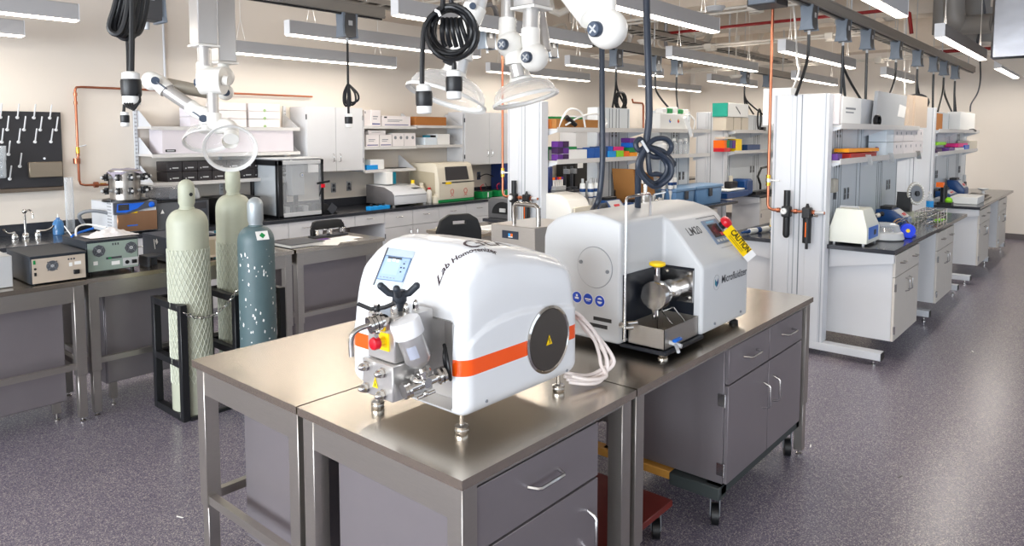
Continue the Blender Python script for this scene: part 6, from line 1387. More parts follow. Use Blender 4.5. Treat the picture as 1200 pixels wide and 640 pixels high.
sbox(712, 719, 171.5, M2+.06, 4.25, 'blue tube rack below the nearer hanging cable', blue, 'tube_rack'); sbox(713, 722, 177, M2, 4.22, 'sky blue low rack under the pink one', lblue, 'tube_rack')
sbox(718, 731, 172, M2+.06, 4.25, 'pink tube rack on the lower middle shelf', pink, 'tube_rack'); sbox(723, 731, 176.5, M2, 4.22, 'lime tube rack under the pink one', lime, 'tube_rack'); sbox(731.5, 737.5, 177, M2, 4.22, 'small orange rack at the end of the row', orange, 'tube_rack')
x0 = xY(736.5, 4.22); x1 = xY(745.5, 4.22)
for i, (m, l) in enumerate(((yellow, 'yellow-orange'), (green, 'green'), (blue, 'blue'), (purple, 'purple'))): simple(B().box(x0, x1, 4.22, 4.34, M2+.002+i*.055, M2+.055+i*.055, bev=.004), 'tube_rack', m if i else mat('amber_orange', (250, 160, 20), .4), l+' rack of the four-colour stack left of the cable coil', 'rack')
def bottle(x, y, z, r, h, m, cap, label, name='bottle'):
    b = B(); b.lathe((x, y, z), [(r*.95, 0), (r, .006), (r, h*.62), (r*.45, h*.78), (r*.4, h*.85)], 16, m=m).cyl((x, y, z+h*.84), (x, y, z+h), r*.5, n=12, m=cap); return one(b, name, None, label, 'bottle')
for i, px in enumerate((781, 788, 795, 801)): bottle(xY(px, 4.28), 4.28, M2+.002, .045, .20+.01*(i % 2), clear2, paper, 'clear squeeze bottle, %s of four on the lower middle shelf' % ('first', 'second', 'third', 'last')[i])
bottle(xY(771, 4.26), 4.26, M2+.002, .09, .22, paper, paper, 'large white bottle with a hazard diamond behind the cable coil'); 
t = thing('white_boxes', 'white cartons with coloured hazard diamonds on the top middle shelf', 'box'); a, c = xY(771, 4.24), xY(803, 4.24)
build(B().box(a, c, 4.24, 4.38, M1, M1+.20, bev=.006), 'box', paper, t); b = B()
for u, m in ((.35, blue), (.65, redp)):
    q = Vector((a+(c-a)*u, 4.238, M1+.11)); b.poly([q+Vector((0, 0, -.03)), q+Vector((.03, 0, 0)), q+Vector((0, 0, .03)), q+Vector((-.03, 0, 0))], [(0, 1, 2, 3)], m); q = q+Vector((0, -.001, .0)); b.poly([q, q+Vector((.03, 0, 0)), q+Vector((0, 0, .03))], [(0, 1, 2)], yellow)
build(b, 'hazard_diamond', None, t); settle(t)
b = B(); vs = []; random.seed(11)
for i in range(5): one(B().box(a+.1+i*.14, a+.22+i*.14, 4.26, 4.36, M1+.202, M1+.24+random.random()*.05, bev=.01), 'soft_pack', (paper, green, paper, green, paper)[i], '%s pack on the hazard-diamond cartons, %s from the left' % (('white', 'green')[i % 2], ('first', 'second', 'third', 'fourth', 'fifth')[i]), 'pack', 'soft packs on the hazard-diamond cartons')
b.bm.free()
b = B(); b.tube([(c-.15, 4.2, M1+.16), (c-.05, 4.19, M1+.02), (c, 4.19, M1-.08)], .03, 4).tube([(c-.05, 4.2, M1+.2), (c+.12, 4.2, M1+.12), (c+.08, 4.2, M1+.0)], .012, 6, sm=3); simple(b, 'white_strap', paper, 'white strap hanging over the end of the top middle shelf', 'strap')
# beyond the middle column
t = thing('gel_shaker', 'blue shaker with a white tray beyond the middle column', 'laboratory instrument'); a, c = xY(849, 4.12), xY(874, 4.12)
build(B().box(a, c, 4.10, 4.40, wt, wt+.09, bev=.01), 'base', dblue, t); build(B().box(a+.05, c-.1, 4.12, 4.38, wt+.10, wt+.12, bev=.003), 'tray', paper, t); build(B().box(c-.05, c+.22, 4.12, 4.38, wt, wt+.24, bev=.03), 'motor_head', dblue, t); build(B().box(a+.35, a+.6, 4.2, 4.32, wt+.12, wt+.22, black, bev=.02).cyl((a+.45, 4.25, wt+.2), (a+.45, 4.25, wt+.3), .03, m=cream), 'clamp', None, t); settle(t)
b = B(); q = [onY(901, 195, 4.15), onY(892, 197, 4.15), onY(888, 207, 4.15), onY(891, 216, 4.15), onY(891, 222, 4.15)]; b.tube(q, .018, 8).cyl((q[-1].x, 4.15, wt), (q[-1].x, 4.15, wt+.03), .12, n=18).bar((q[-1].x-.3, 4.15, wt+.02), (q[-1].x+.4, 4.15, wt+.02), .1, .04); simple(b, 'task_lamp', black, 'black folding desk lamp beyond the middle column', 'lamp')
B1, B2 = 1.861, 1.561
sbox(848.5, 856, 173.5, B2, 4.23, 'low red box at the near end of the shelf beyond the middle column', redp)
for i_, (p_, m_, l_) in enumerate(((848.6, orange, 'orange'), (851.5, green, 'green'), (855, dblue, 'dark blue'), (859, purple, 'purple'))): sbox(p_, p_+3.4, 164.5, B2+.045, 4.25, l_+' upright rack in the colour row beyond the middle column', m_, 'tube_rack')
sbox(863, 869.5, 163, B2, 4.24, 'yellow box beyond the middle column', yellow); sbox(850, 862, 160.5, B2+.18, 4.26, 'cream bag on top of the racks beyond the middle column', cream); sbox(876, 891, 169.5, B2, 4.24, 'low dark blue racks at the end of the shelf beyond the middle column', dblue, 'tube_rack')
t = thing('long_carton', 'large white box with a blue-green edge standing over the shelf beyond the middle column', 'box'); a, c = xY(848.5, 4.22), xY(873, 4.22); zt = onY(860, 121, 4.22).z; z0 = onY(860, 137, 4.22).z
build(B().box(a+.03, c, 4.22, 4.44, z0, zt, bev=.003), 'box', paper, t); build(B().box(a, a+.03, 4.22, 4.44, z0, zt), 'coloured_edge', mat('teal_green', (20, 150, 130), .5), t); build(B().bar(((a+c)/2-.08, 4.218, (z0+zt)/2+.05), ((a+c)/2+.08, 4.218, (z0+zt)/2-.05), .002, .02, m=dgrey), 'printed_mark', None, t); settle(t)
for i in range(3): carton(a+.02+i*.27, a+.26+i*.27, 4.24, 4.44, B1+.001, z0-.003, 'tan box below the large white box, %s from the left' % ('first', 'second', 'third')[i], mat('tan_box', (206, 196, 180), .6))
b = B()
for i in range(4): b.tube([(10.95+.02*i, 4.23+.01*i, 2.13+.12*math.cos(a_*PI/7)) if False else (10.62+.07*math.sin(a_*PI/7)+.015*i, 4.20+.006*i, 2.04+.15*math.cos(a_*PI/7)) for a_ in range(14)], .014, 6, closed=True)
b.box(10.8, 10.9, 4.2, 4.26, B1+.001, B1+.06); simple(b, 'cable_coil', black, 'black cable coil hanging beside the large white box', 'cable')
# left side of right bench (behind the caution tag)
b = B(); b.cyl((6.15, 2.50, wt+.025), (6.55, 2.40, wt+.03), .024, n=12, m=paper).cyl((6.25, 2.475, wt+.026), (6.30, 2.462, wt+.027), .027, n=12, m=dblue).cyl((6.42, 2.43, wt+.029), (6.48, 2.418, wt+.029), .027, n=12, m=dblue).cyl((6.05, 2.525, wt+.02), (6.15, 2.50, wt+.025), .008, .02, n=10, m=dblue); simple(b, 'pipette', None, 'white and blue pipette lying on the bench behind the caution tag', 'pipette')
b = B(); b.box(6.42, 6.62, 2.22, 2.42, wt, wt+.03, cream, bev=.004).box(6.42, 6.62, 2.22, 2.42, wt+.03, wt+.06, yellow).box(6.42, 6.62, 2.22, 2.42, wt+.06, wt+.12, cream, bev=.004); simple(b, 'sponge_block', None, 'cream block with a yellow layer left of the copper drop', 'block')
simple(B().box(6.4, 6.6, 2.25, 2.5, 1.885, 2.22, bev=.004), 'upright_box', paper, 'white upright box just left of the tall copper drop', 'box'); simple(B().box(6.2, 6.4, 2.2, 2.28, 1.595, 1.68, bev=.004), 'glove_box', purple, 'purple and white glove box left of the tall copper drop', 'box')
simple(B().box(6.9, 7.3, 2.1, 2.24, 1.884, 2.05, bev=.004), 'kit_box', mat('tan_box', (206, 196, 180), .6), 'tan kit box on the top shelf left of the tall copper drop', 'box'); simple(B().box(6.9, 7.3, 2.1, 2.24, 1.594, 1.75, bev=.004), 'kit_box', mat('tan_box', (206, 196, 180), .6), 'tan kit box on the lower shelf left of the tall copper drop', 'box')
# back of middle bench: dark box, papers on a table, stool
t = thing('gel_imager', 'dark grey instrument with an arched opening left of the copper drop', 'laboratory instrument'); a = 5.58
b = B(); b.prism([(4.70, wt), (4.70, 1.10), (4.76, 1.13), (5.12, 1.13), (5.16, 1.10), (5.16, wt)], 'x', a, a+.45, bev=.006); build(b, 'housing', mat('imager_grey', (92, 92, 94), .4), t)
ar = [(4.78+.16-.16*math.cos(i*PI/12)*1.0, wt+.05+.13*math.sin(i*PI/12)) for i in range(13)]; build(B().prism(ar, 'x', a-.004, a, black), 'arched_opening', None, t); build(B().box(a-.02, a-.004, 4.9, 4.98, wt+.07, wt+.11, bev=.003), 'knob', lgrey, t); settle(t)
table(4.52, 5.36, 4.38, 4.98, 'small steel table with open booklets in front of the copper drop column', rails=())
for i, (x, y, l) in enumerate(((4.60, 4.80, 'cream booklet with coloured dots lying open on the small steel table'), (4.85, 4.48, 'grey-printed sheet on the small steel table'))):
    t = thing('booklet', l, 'booklet'); b = B(); b.prism([(x, y), (x+.42, y-.05), (x+.48, y+.16), (x+.06, y+.2)] if i == 0 else [(x, y), (x+.4, y), (x+.4, y+.25), (x, y+.25)], 'z', .902, .908); build(b, 'pages', mat('page_cream', (236, 228, 200), .6) if i == 0 else paper, t); b = B()
    if i == 0:
        for dx, dy, m in ((.12, .1, blue), (.2, .06, redp), (.27, .12, yellow)): b.cyl((x+dx, y+dy, .908), (x+dx, y+dy, .9085), .016, n=10, m=m)
    else:
        for k_ in range(5): b.box(x+.05+k_*.07, x+.10+k_*.07, y+.04, y+.2, .908, .9085, lgrey)
    build(b, 'print', None, t); settle(t)
t = thing('lab_stool', 'black moulded chair back with a hand hole beside the small steel table', 'chair'); q = Vector((4.08, 4.10, 0)); R = Matrix.Translation(q) @ Matrix.Rotation(math.radians(-22), 4, 'Z')
b = B(); pts = [(.21*math.cos(a_*PI/14-.0), .24*math.sin(a_*PI/14)) for a_ in range(15)]
oc = [(-.19, .60), (.19, .60)] 
b.prism([(-.17, .80), (.17, .80), (.20, .92), (.20, 1.02), (.165, 1.11), (.09, 1.155), (-.09, 1.155), (-.165, 1.11), (-.20, 1.02), (-.20, .92)], 'y', -.02, .02, bev=.012); b.xf(R); back = build(b, 'backrest', rubber, t)
cutb = B(); cutb.prism([(-.06, 1.07), (.06, 1.07), (.06, 1.10), (-.06, 1.10)], 'y', -.1, .1); cutb.xf(R); cut(back, cutb)
b = B(); b.lathe((0, .24, .56), [(.19, 0), (.21, .015), (.21, .04), (.19, .055)], 28); b.xf(R); build(b, 'seat', rubber, t)
b = B(); b.tube([(0, .03, .84), (0, .05, .66), (0, .2, .55)], .016, 8).cyl((0, .24, .20), (0, .24, .56), .025); b.xf(R); build(b, 'column', dgrey, t)
for k_ in range(5):
    a_ = k_*2*PI/5; b = B(); b.tube([(0, .24, .2), (.27*math.cos(a_), .24+.27*math.sin(a_), .07)], .018, 8).cyl((.27*math.cos(a_)-.02, .24+.27*math.sin(a_), .03), (.27*math.cos(a_)+.02, .24+.27*math.sin(a_), .03), .03, n=14); b.xf(R); build(b, 'leg', dgrey, t)
settle(t)
# steel box with handle on the rear foreground table
t = thing('steel_box', 'brushed steel box with a bent bar handle and a dark logo plate between the machines', 'laboratory instrument'); bx0, bx1, by0, by1, bz0, bz1 = 3.02, 3.42, 2.44, 2.77, .93, 1.285
build(B().box(bx0, bx1, by0, by1, bz0, bz1, bev=.003), 'housing', steelb, t)
b = B(); 
for y in (2.46, 2.66): pass
b.tube([(3.10, 2.66, bz1-.01), (3.10, 2.66, bz1+.10), (3.10, 2.64, bz1+.118), (3.10, 2.44+.06, bz1+.118), (3.10, 2.478, bz1+.10), (3.10, 2.478, bz1-.01)], .014, 12, sm=0); build(b, 'bar_handle', chromed, t)
b = B(); b.box(bx0-.003, bx0, 2.56, 2.68, bz1-.075, bz1-.03, navy).box(bx0-.004, bx0-.002, 2.60, 2.615, bz1-.06, bz1-.045, orange).box(bx0-.004, bx0-.002, 2.617, 2.632, bz1-.06, bz1-.045, lblue).box(bx0-.004, bx0-.002, 2.60, 2.632, bz1-.067, bz1-.062, paper); build(b, 'logo_plate', None, t)
for x in (bx0+.05, bx1-.05):
    for y in (by0+.05, by1-.05): build(B().cyl((x, y, .9), (x, y, .931), .016), 'foot', rubber, t)
settle(t)
# ================================================================ overhead rails, outlet boxes, cords
railm = mat('rail_grey', (150, 146, 140), .4, .4); boxf = mat('outlet_box_face', (120, 130, 142), .42); boxs = mat('outlet_box_side', (66, 66, 68), .45)
def rail(x0, x1, y, z, label):
    t = thing('overhead_rail', label, 'rail')
    b = B(); b.box(x0, x1, y-.05, y+.05, z, z+.10, railm, bev=.003).box(x0, x1, y-.055, y-.048, z+.01, z+.02, railm).box(x0, x1, y-.055, y-.048, z+.08, z+.09, railm); build(b, 'beam', None, t)
    build(B().box(x0+.02, x1-.02, y-.03, y-.006, z-.014, z), 'contact_strip', black, t)
    n = max(2, int((x1-x0)/1.8))
    for i in range(n):
        x = x0+.4+(x1-x0-.8)*i/(n-1); build(B().cyl((x, y, z+.1), (x, y, ZC), .008, n=6), 'hanger_rod', lgrey, t)
    return settle(t)
rail(4.6, 14.3, 2.0, 2.855, 'long grey overhead rail above the right-hand benches'); rail(5.4, 12.9, 4.55, 2.80, 'grey overhead rail above the middle bench'); rail(-.5, 4.02, 4.98, 2.815, 'grey overhead rail ending above the single hanging outlet box')
def obox(x, y, z, s=1.0):
    """outlet box with waisted pale end faces; top at z"""
    t = thing('outlet_box', 'box', 'outlet box'); h = .20*s; w = .11*s; d = .15*s
    e = [(-w/2, 0), (-w*.42, -h*.12), (-w*.36, -h*.5), (-w*.42, -h*.86), (-w*.56, -h), (w*.56, -h), (w*.42, -h*.86), (w*.36, -h*.5), (w*.42, -h*.12), (w/2, 0)]
    build(B().prism(e, 'x', -d/2, -d/2+.022, boxf, bev=.003), 'end_face', None, t); build(B().prism(e, 'x', d/2-.022, d/2, boxf, bev=.003), 'end_face', None, t)
    build(B().box(-d/2+.02, d/2-.02, -w*.44, w*.44, -h*.96, -.002, boxs).box(-.02, .02, -w*.46, -w*.44, -h*.5, -h*.3, lgrey), 'body', None, t)
    build(B().cyl((0, 0, -h), (0, 0, -h-.035), .012, n=10), 'cable_gland', lgrey, t)
    t.location = (x, y, z); return t
ob0 = None; names = ('nearest', 'second', 'third', 'fourth', 'fifth', 'sixth', 'seventh', 'farthest')
tops = []
for i, (px, py) in enumerate(((948, 37), (988, 51), (1016, 60), (1050, 72), (1075, 81), (1094, 88), (1106, 91), (1119, 97))):
    p = onY(px, py, 2.0); lab = 'grey outlet box, %s on the long right-hand rail' % names[i]
    if ob0 is None: ob0 = obox(p.x, 2.0, 2.857); ob0['label'] = lab
    else: dup(ob0, (p.x, 2.0, 2.857), 0, lab)
    ob0['group'] = 'outlet boxes on the long right-hand rail'; tops.append(p.x)
for i, (px, py) in enumerate(((645, 68), (722, 80), (768, 85), (793, 88), (873, 98), (899, 103), (571, 58))):
    p = onY(px, py, 4.55); dup(ob0, (p.x, 4.55, 2.80), 0, 'grey outlet box, %s on the middle rail' % (names[i] if i < 6 else 'behind the coil of black cable'), 'outlet boxes on the middle rail')
p = onY(407, 47, 4.98); dup(ob0, (p.x, 4.98, 2.815), 0, 'single grey outlet box with a thin black cord at the left rail end', 'outlet boxes on the left rail')
ox_single = p.x
p = onY(172, 26, 3.6); q_ = dup(ob0, (p.x, 3.6, p.z+.2), 0, 'dark outlet box behind the thick coiled cable at the upper left', 'outlet boxes on the left rail'); oz_left = p
one(B().box(-.5, 2.2, 3.56, 3.64, p.z+.2, p.z+.3, bev=.003), 'overhead_rail', railm, 'short overhead rail at the upper left edge, over the thick coiled cable', 'rail')
# big square junction box with copper drop, upper right
t = thing('junction_box', 'square grey junction box at the top edge above the tall copper pipe', 'junction box'); p = onX(903, 15, 5.6)
build(B().box(5.6, 5.85, 2.10, 2.34, 2.83, 3.06, bev=.004), 'box', boxs, t); build(B().box(5.592, 5.60, 2.115, 2.325, 2.84, 3.05, bev=.002), 'cover', boxf, t); settle(t)
def cord(pts, r, label, m=black, name='hanging_cord', sm=5): return one(B().tube(pts, r, 8, m, sm=sm), name, None, label, 'cable')
zb = 2.62
def dropc(x, y, ends, r, label, z0=2.625):
    b = B()
    for e in ends: b.tube([(x, y, z0), (x+(e[0]-x)*.1, y+(e[1]-y)*.1, z0-.22)]+list(e[2:])+[(e[0], e[1], e[2] if False else 2.12)], r, 7, sm=5)
    return one(b, 'hanging_cord', black, label, 'cable')
dropc(tops[0], 2.0, [(tops[0]-.2, 2.02)], .013, 'black cord dropping from the nearest outlet box to the column')
dropc(tops[1], 2.0, [(tops[1]-.02, 2.0), (tops[1]+.06, 1.98), (tops[1]+.6, 1.97)], .012, 'tangle of black cords below the second outlet box')
dropc(tops[2], 2.0, [(tops[2]+.01, 2.0)], .013, 'straight black cord below the third outlet box')
dropc(tops[3], 2.0, [(tops[3]-.5, 1.98)], .014, 'slanting black cord below the fourth outlet box')
dropc(tops[4], 2.0, [(tops[4]-.02, 1.99), (tops[4]+.35, 1.98)], .014, 'forked black cord below the fifth outlet box')
dropc(tops[5], 2.0, [(tops[5], 1.99)], .014, 'straight black cord below the sixth outlet box')
dropc(tops[6], 2.0, [(tops[6]-.45, 1.98), (tops[6]+.7, 1.98)], .014, 'bent black cords below the seventh outlet box')
dropc(tops[7], 2.0, [(tops[7], 1.99), (tops[7]+.1, 1.98)], .014, 'pair of black cords below the farthest outlet box')
for i, (px, ends, l) in enumerate(((722, [(7.0, 4.5), (7.3, 4.5)], 'black cords looping below the second box of the middle rail'), (768, [(8.3, 4.45)], 'black cord below the third box of the middle rail'), (793, [(8.5, 4.45)], 'curved black cord below the fourth box of the middle rail'), (873, [(10.6, 4.4), (10.9, 4.4), (11.3, 4.4)], 'several dark cords below the fifth box of the middle rail'))):
    x = onY(px, 85, 4.55).x; dropc(x, 4.55, ends, .013, l, 2.57)
b = B()
for i in range(5): b.tube([(7.15+.012*i+.10*math.sin(a*PI/7), 4.50, 2.20+.10*math.cos(a*PI/7)) for a in range(14)], .014, 6, closed=True)
one(b, 'cable_coil', black, 'black cable coil on top of the spine panel of the middle bench', 'cable')
P = lambda px, py, d: dep(px, py, d)
# single cord with loops and plug (left centre)
def plug(b, p, d, s=1.0):
    p, d = Vector(p), Vector(d).normalized()
    b.lathe(p, [(.020*s, 0), (.030*s, .006*s), (.031*s, .03*s)], 18, d, paper).lathe(p+d*.028*s, [(.034*s, 0), (.036*s, .01*s), (.035*s, .055*s), (.033*s, .062*s)], 18, d, black).lathe(p+d*.088*s, [(.031*s, 0), (.031*s, .03*s), (.024*s, .035*s)], 18, d, paper); return b
DN = (0, 0, -1)
def hang(px, ytop, segs, d, r, label, plugs=(), ztop=None):
    pass
t = thing('hanging_cord', 'thin black cord with a small loop bundle and plug hanging from the single outlet box', 'cable'); x0, y0 = ox_single, 4.98
d0 = 5.9; b = B(); b.tube([(x0, y0, 2.60), (x0, y0, 2.40), P(403, 97, d0) if False else (x0, y0, zY := onY(403, 97, 4.98).z), (x0, y0, onY(403, 134, 4.98).z)], .010, 7)
zc, zd = onY(403, 98, 4.98).z, onY(403, 124, 4.98).z
for i, (w, l) in enumerate(((.05, 1.0), (.08, .95), (.03, .9), (.11, .85), (.02, 1.0))):
    s = (-1, 1, -1, 1, 1)[i]; b.tube([(x0, y0, zc), (x0+s*w*.5, y0-s*w*.45, zc-(zc-zd)*.4), (x0+s*w*.55, y0-s*w*.5, zc-(zc-zd)*.85*l), (x0+s*w*.2, y0-s*w*.15, zc-(zc-zd)*l), (x0, y0, zc-(zc-zd)*.6)], .010, 6, sm=4)
build(b, 'cord', black, t); build(plug(B(), (x0, y0, onY(403, 133, 4.98).z), DN, .95), 'plug', None, t); settle(t)
# upper-left thick coiled cable with plug
D = 2.6; t = thing('coiled_cable', 'thick black coiled cable with a large white and black plug at the upper left', 'cable'); b = B()
for i, (xl, xr, yb) in enumerate(((127, 152, 40), (132, 158, 42), (137, 163, 45), (143, 168, 44), (149, 174, 40))):
    c0 = P((xl+xr)/2, -45, D+.02*i)
    b.tube([P(xr, -40, D+.03*i), P(xr-1, -5, D+.03*i), P((xl+xr)/2+6, yb-12, D+.03*i), P((xl+xr)/2-2, yb, D+.02*i), P(xl+1, yb-8, D+.02*i), P(xl+8, 5, D+.01*i), P(xl+18, -40, D+.01*i)], .0105, 8, sm=5)
q = P(155, -40, D); b.tube([(q.x, q.y, ZC), q, P(155, 0, D), P(154.5, 50, D), P(154, 92, D)], .0105, 8); b.tube([P(148, 30, D+.05), P(149.5, 60, D+.05), P(150, 88, D+.05), P(146, 120, D+.05), P(145, 131, D+.05)], .0055, 7)
build(b, 'cable', black, t); build(plug(B(), P(153, 84, D), DN, 1.0), 'plug', None, t); build(plug(B(), P(146, 131, D+.05), DN, .45), 'small_plug', None, t)
b = B()
for i in range(4): b.tube([P(146+3*i, 121, D-.03), P(150+2*i, 126+i, D-.04), P(158+i, 123, D-.03), P(164, 119-i, D-.02), P(163, 110, D-.01)], .004, 6, sm=4)
build(b, 'thin_lead', black, t); settle(t)
# big coil in front of the arm with two plugs
D = 2.75; t = thing('coiled_cable', 'large round coil of black cable with two plugs before the dome hood', 'cable'); b = B()
for i, (cx_, cy_, rx, ry) in enumerate(((529, 38, 29, 32), (527, 36, 26, 28), (531, 35, 24, 26), (528, 39, 22, 27), (530, 40, 30, 29), (533, 38, 24, 31))):
    b.tube([P(cx_+rx*math.cos(a*PI/12), cy_+ry*math.sin(a*PI/12), D+.018*i+.02*math.sin(a*PI/6+i)) for a in range(24)], .0095, 8, closed=True)
for i in range(5): b.tube([P(519+i*5, 22, D+.06), P(518+i*6, 34, D+.04), P(519+i*7, 48, D+.06), P(522+i*6.5, 55, D+.07)], .010, 8, sm=3)
q = P(519, -60, D); b.cyl((q.x, q.y, ZC), q, .010, n=8); b.tube([P(519, -60, D), P(519, 2, D), P(514, 12, D), P(504, 20, D), P(497, 34, D), P(495, 60, D), P(494.5, 98, D)], .010, 8, sm=4); b.tube([P(529, -30, D), P(529, 3, D+.02), P(536, 8, D+.02)], .010, 8); b.tube([P(520, 70, D), P(528, 74, D), P(532, 74, D), P(532, 84, D)], .010, 8, sm=3)
build(b, 'cable', black, t); build(plug(B(), P(496.5, 99, D), (.02, 0, -1), .93), 'plug', None, t, label='lower left plug'); build(plug(B(), P(532, 82, D), DN, .93), 'plug', None, t, label='right plug')
build(B().tube([P(510, 12, D-.03), P(514, 14, D-.035), P(516, 19, D-.03)], .006, 6), 'cable_tie', paper, t); settle(t)
# two long hanging black cables
D = 3.55; b = B(); q = P(705, -30, D); b.cyl((q.x, q.y, ZC), q, .0145, n=8); b.tube([P(705, -30, D), P(705.5, 100, D), P(706, 150, D), P(706, 190, D), P(703, 225, D), P(699, 240, D), P(690, 252, D+.3)], .0145, 10, sm=5); one(b, 'hanging_cord', mat('cable_navy', (38, 46, 60), .4), 'long black cable hanging left of the coil, ending near the blue shaker', 'cable')
D = 3.0; t = thing('coiled_cable', 'thick black cable with a knotted loop coil hanging above the grey machine', 'cable'); b = B(); cn = mat('cable_navy', (38, 46, 60), .4)
q = P(757, -60, D); b.cyl((q.x, q.y, ZC), q, .0155, n=8); b.tube([P(757, -60, D), P(758, 20, D), P(760, 90, D), P(760.5, 140, D), P(757, 168, D)], .0155, 10, sm=4)
b.tube([P(757, 170, D), P(750, 163, D-.02), P(745, 168, D-.03), P(748, 176, D-.03), P(756, 172, D-.02), P(768, 163, D), P(781, 163, D+.02), P(787, 172, D+.03), P(780, 182, D+.02), P(766, 184, D), P(757, 178, D)], .0115, 10, sm=5)
for i, (xl, xr, yb) in enumerate(((748, 786, 218), (751, 781, 214), (760, 789, 205))):
    c = (xl+xr)/2; b.tube([P(757+i, 172+i, D+.02*i-.04), P(xl, 190, D+.02*i-.04), P(xl+2, 203, D+.02*i-.03), P(c-4, yb-1, D+.02*i-.02), P(c+5, yb, D+.02*i), P(xr, yb-12, D+.02*i), P(xr-1, 190, D+.02*i), P(c+2, 177, D+.02*i-.02), P(757+i, 172, D+.02*i-.04)], .0115, 9, sm=5)
b.tube([P(757, 172, D), P(751, 184, D+.1), P(748, 200, D+.15), P(747.5, 235, D+.2), P(747, 262, D+.3)], .0145, 10, sm=4); build(b, 'cable', cn, t); build(B().tube([P(752, 165, D-.05), P(755, 170, D-.055), P(760, 178, D-.05)], .006, 6), 'cable_tie', lgrey, t); settle(t)
# white thin pull cords
for i, (a, e, l) in enumerate((((928, -5, 8.0), [(932, 30, 8.0), (934, 70, 8.0), (936, 85, 8.0), (928, 106, 8.0)], 'thin white cord hanging between the nearest outlet box and the copper pipe'), ((1060, 0, 12), [(1060, 60, 12), (1060.5, 112, 12)], 'thin white cord hanging over the cardboard sheets'), ((1148, 60, 12), [(1149, 90, 12), (1146, 108, 12), (1138, 122, 12), (1137, 131, 12)], 'thin dark cord hanging over the farthest bench'))):
    cord([P(*a)]+[P(*q) for q in e], .012, l, (wirem, wirem, dgrey)[i])
# ================================================================ extraction arms
armw = mat('arm_white', (240, 238, 232), .35, coat=.2); alu = mat('arm_aluminium', (200, 198, 196), .3, .6); knobg = mat('knob_slate', (60, 72, 90), .4)
domec = glassmat('dome_clear', (236, 236, 234), .04, .10); rimc = glassmat('rim_clear', (236, 236, 234), .1, .62)
def joint(t, p, r, kdir, kr=None, name='joint'):
    j = build(B().ball(p, r, None, 26), name, armw, t); kd = Vector(kdir).normalized(); kr = kr or r*.42
    b = B(); q = Vector(p)+kd*r*.88; b.lathe(q, [(kr*.95, 0), (kr, .004), (kr, .022), (kr*.85, .028)], 20, kd, knobg)
    u = kd.cross(Vector((0, 0, 1))).normalized(); v = kd.cross(u)
    for s in (1, -1): b.bar(q+kd*.029-(u+v*s)*kr*.45, q+kd*.029+(u+v*s)*kr*.45, .006, .002, m=lgrey, up=kd)
    build(b, 'knob', None, j); return j
def dome(t, c, ax, r, hgt, hub=.045, openhub=False):
    ax = Vector(ax).normalized(); c = Vector(c); n = 12
    pr_ = [(r*math.cos(i*PI/2/n)+(hub*(i/n)), hgt*math.sin(i*PI/2/n)) for i in range(n)]
    d = build(B().lathe(c, pr_, 48, ax, cap=False), 'dome', domec, t)
    u = ax.cross(Vector((0, 0, 1))).normalized(); v = ax.cross(u)
    build(B().lathe(c, [(r*.985, .006), (r*1.0, -.004), (r*1.10, -.010), (r*1.11, -.002), (r*1.10, .004), (r*.985, .012)], 56, ax, cap=False), 'rim', rimc, d)
    b = B(); b.lathe(c+ax*hgt*.96, [(hub*1.25, 0), (hub*1.3, .012), (hub*1.1, .025), (hub*1.05, .05)], 28, ax, cap=not openhub); build(b, 'collar', armw, t)
TOW = (-.757, -.653, .0)
EY = lambda p: (EYE-Vector(p)).normalized()
SD = RM[0].copy()          # picture-right direction in the room
def arm_dir(px, d): return SD*px
# left pair
t = thing('extraction_arm', 'left extraction arm with a ring-shaped hood over the gas cylinders', 'extraction arm'); D = 4.5
c = P(239, 53, D); build(B().box(c.x-.063, c.x+.063, c.y-.063, c.y+.063, c.z, ZC, bev=.006), 'column', alu, t); build(B().box(c.x-.072, c.x+.072, c.y-.072, c.y+.072, c.z-.012, c.z), 'column_flange', armw, t)
build(B().cyl((c.x, c.y, c.z), P(240, 78, D), .042, n=24), 'tube', alu, t)
j1 = P(245, 92, D); b = B(); b.lathe((c.x, c.y, P(240, 73, D).z), [(.046, 0), (.05, -.01), (.052, -.12), (.06, -.16)], 24).cyl(tuple(P(236, 95, D)), tuple(P(262, 95, D)), .085, n=28).cyl(tuple(P(262, 94, D-.02)), tuple(P(268, 95, D-.02)), .032, n=20); build(b, 'elbow', armw, t); b = B(); b.cyl(tuple(P(234.5, 97, D)), tuple(P(229, 97, D)), .026, n=18); build(b, 'knob', knobg, t)
build(B().cyl(tuple(P(249, 108, D)), tuple(P(250, 136, D)), .034, n=24), 'lower_tube', alu, t)
b = B(); b.tube([P(250, 133, D), P(251, 143, D), P(256, 149, D), P(265, 147, D), P(271, 152, D-.02), P(271, 163, D-.08)], .046, 18, sm=4); build(b, 'lower_elbow', armw, t)
hc_ = P(270, 174, D-.12); ax = (-EY(hc_)*.86+Vector((0, 0, 1))*.42+SD*-.0).normalized(); dome(t, hc_, ax, .145, .10, .04, True); settle(t)
t = thing('extraction_arm', 'second left extraction arm folded sideways with a grey tube, behind the first', 'extraction arm'); D = 4.75
c = P(262, 73, D); build(B().box(c.x-.063, c.x+.063, c.y-.063, c.y+.063, c.z, ZC, bev=.006), 'column', alu, t); build(B().box(c.x-.072, c.x+.072, c.y-.072, c.y+.072, c.z-.012, c.z), 'column_flange', armw, t)
b = B(); b.cyl((c.x, c.y, c.z), tuple(P(262, 84, D)), .036, n=20).ball(P(261, 90, D), .075, n=22).ball(P(264, 108, D), .055, n=18); build(b, 'elbow', armw, t); b = B(); q = P(265, 108.5, D-.05); b.cyl(tuple(q), tuple(q+EY(q)*.03), .024, n=18); build(b, 'knob', knobg, t)
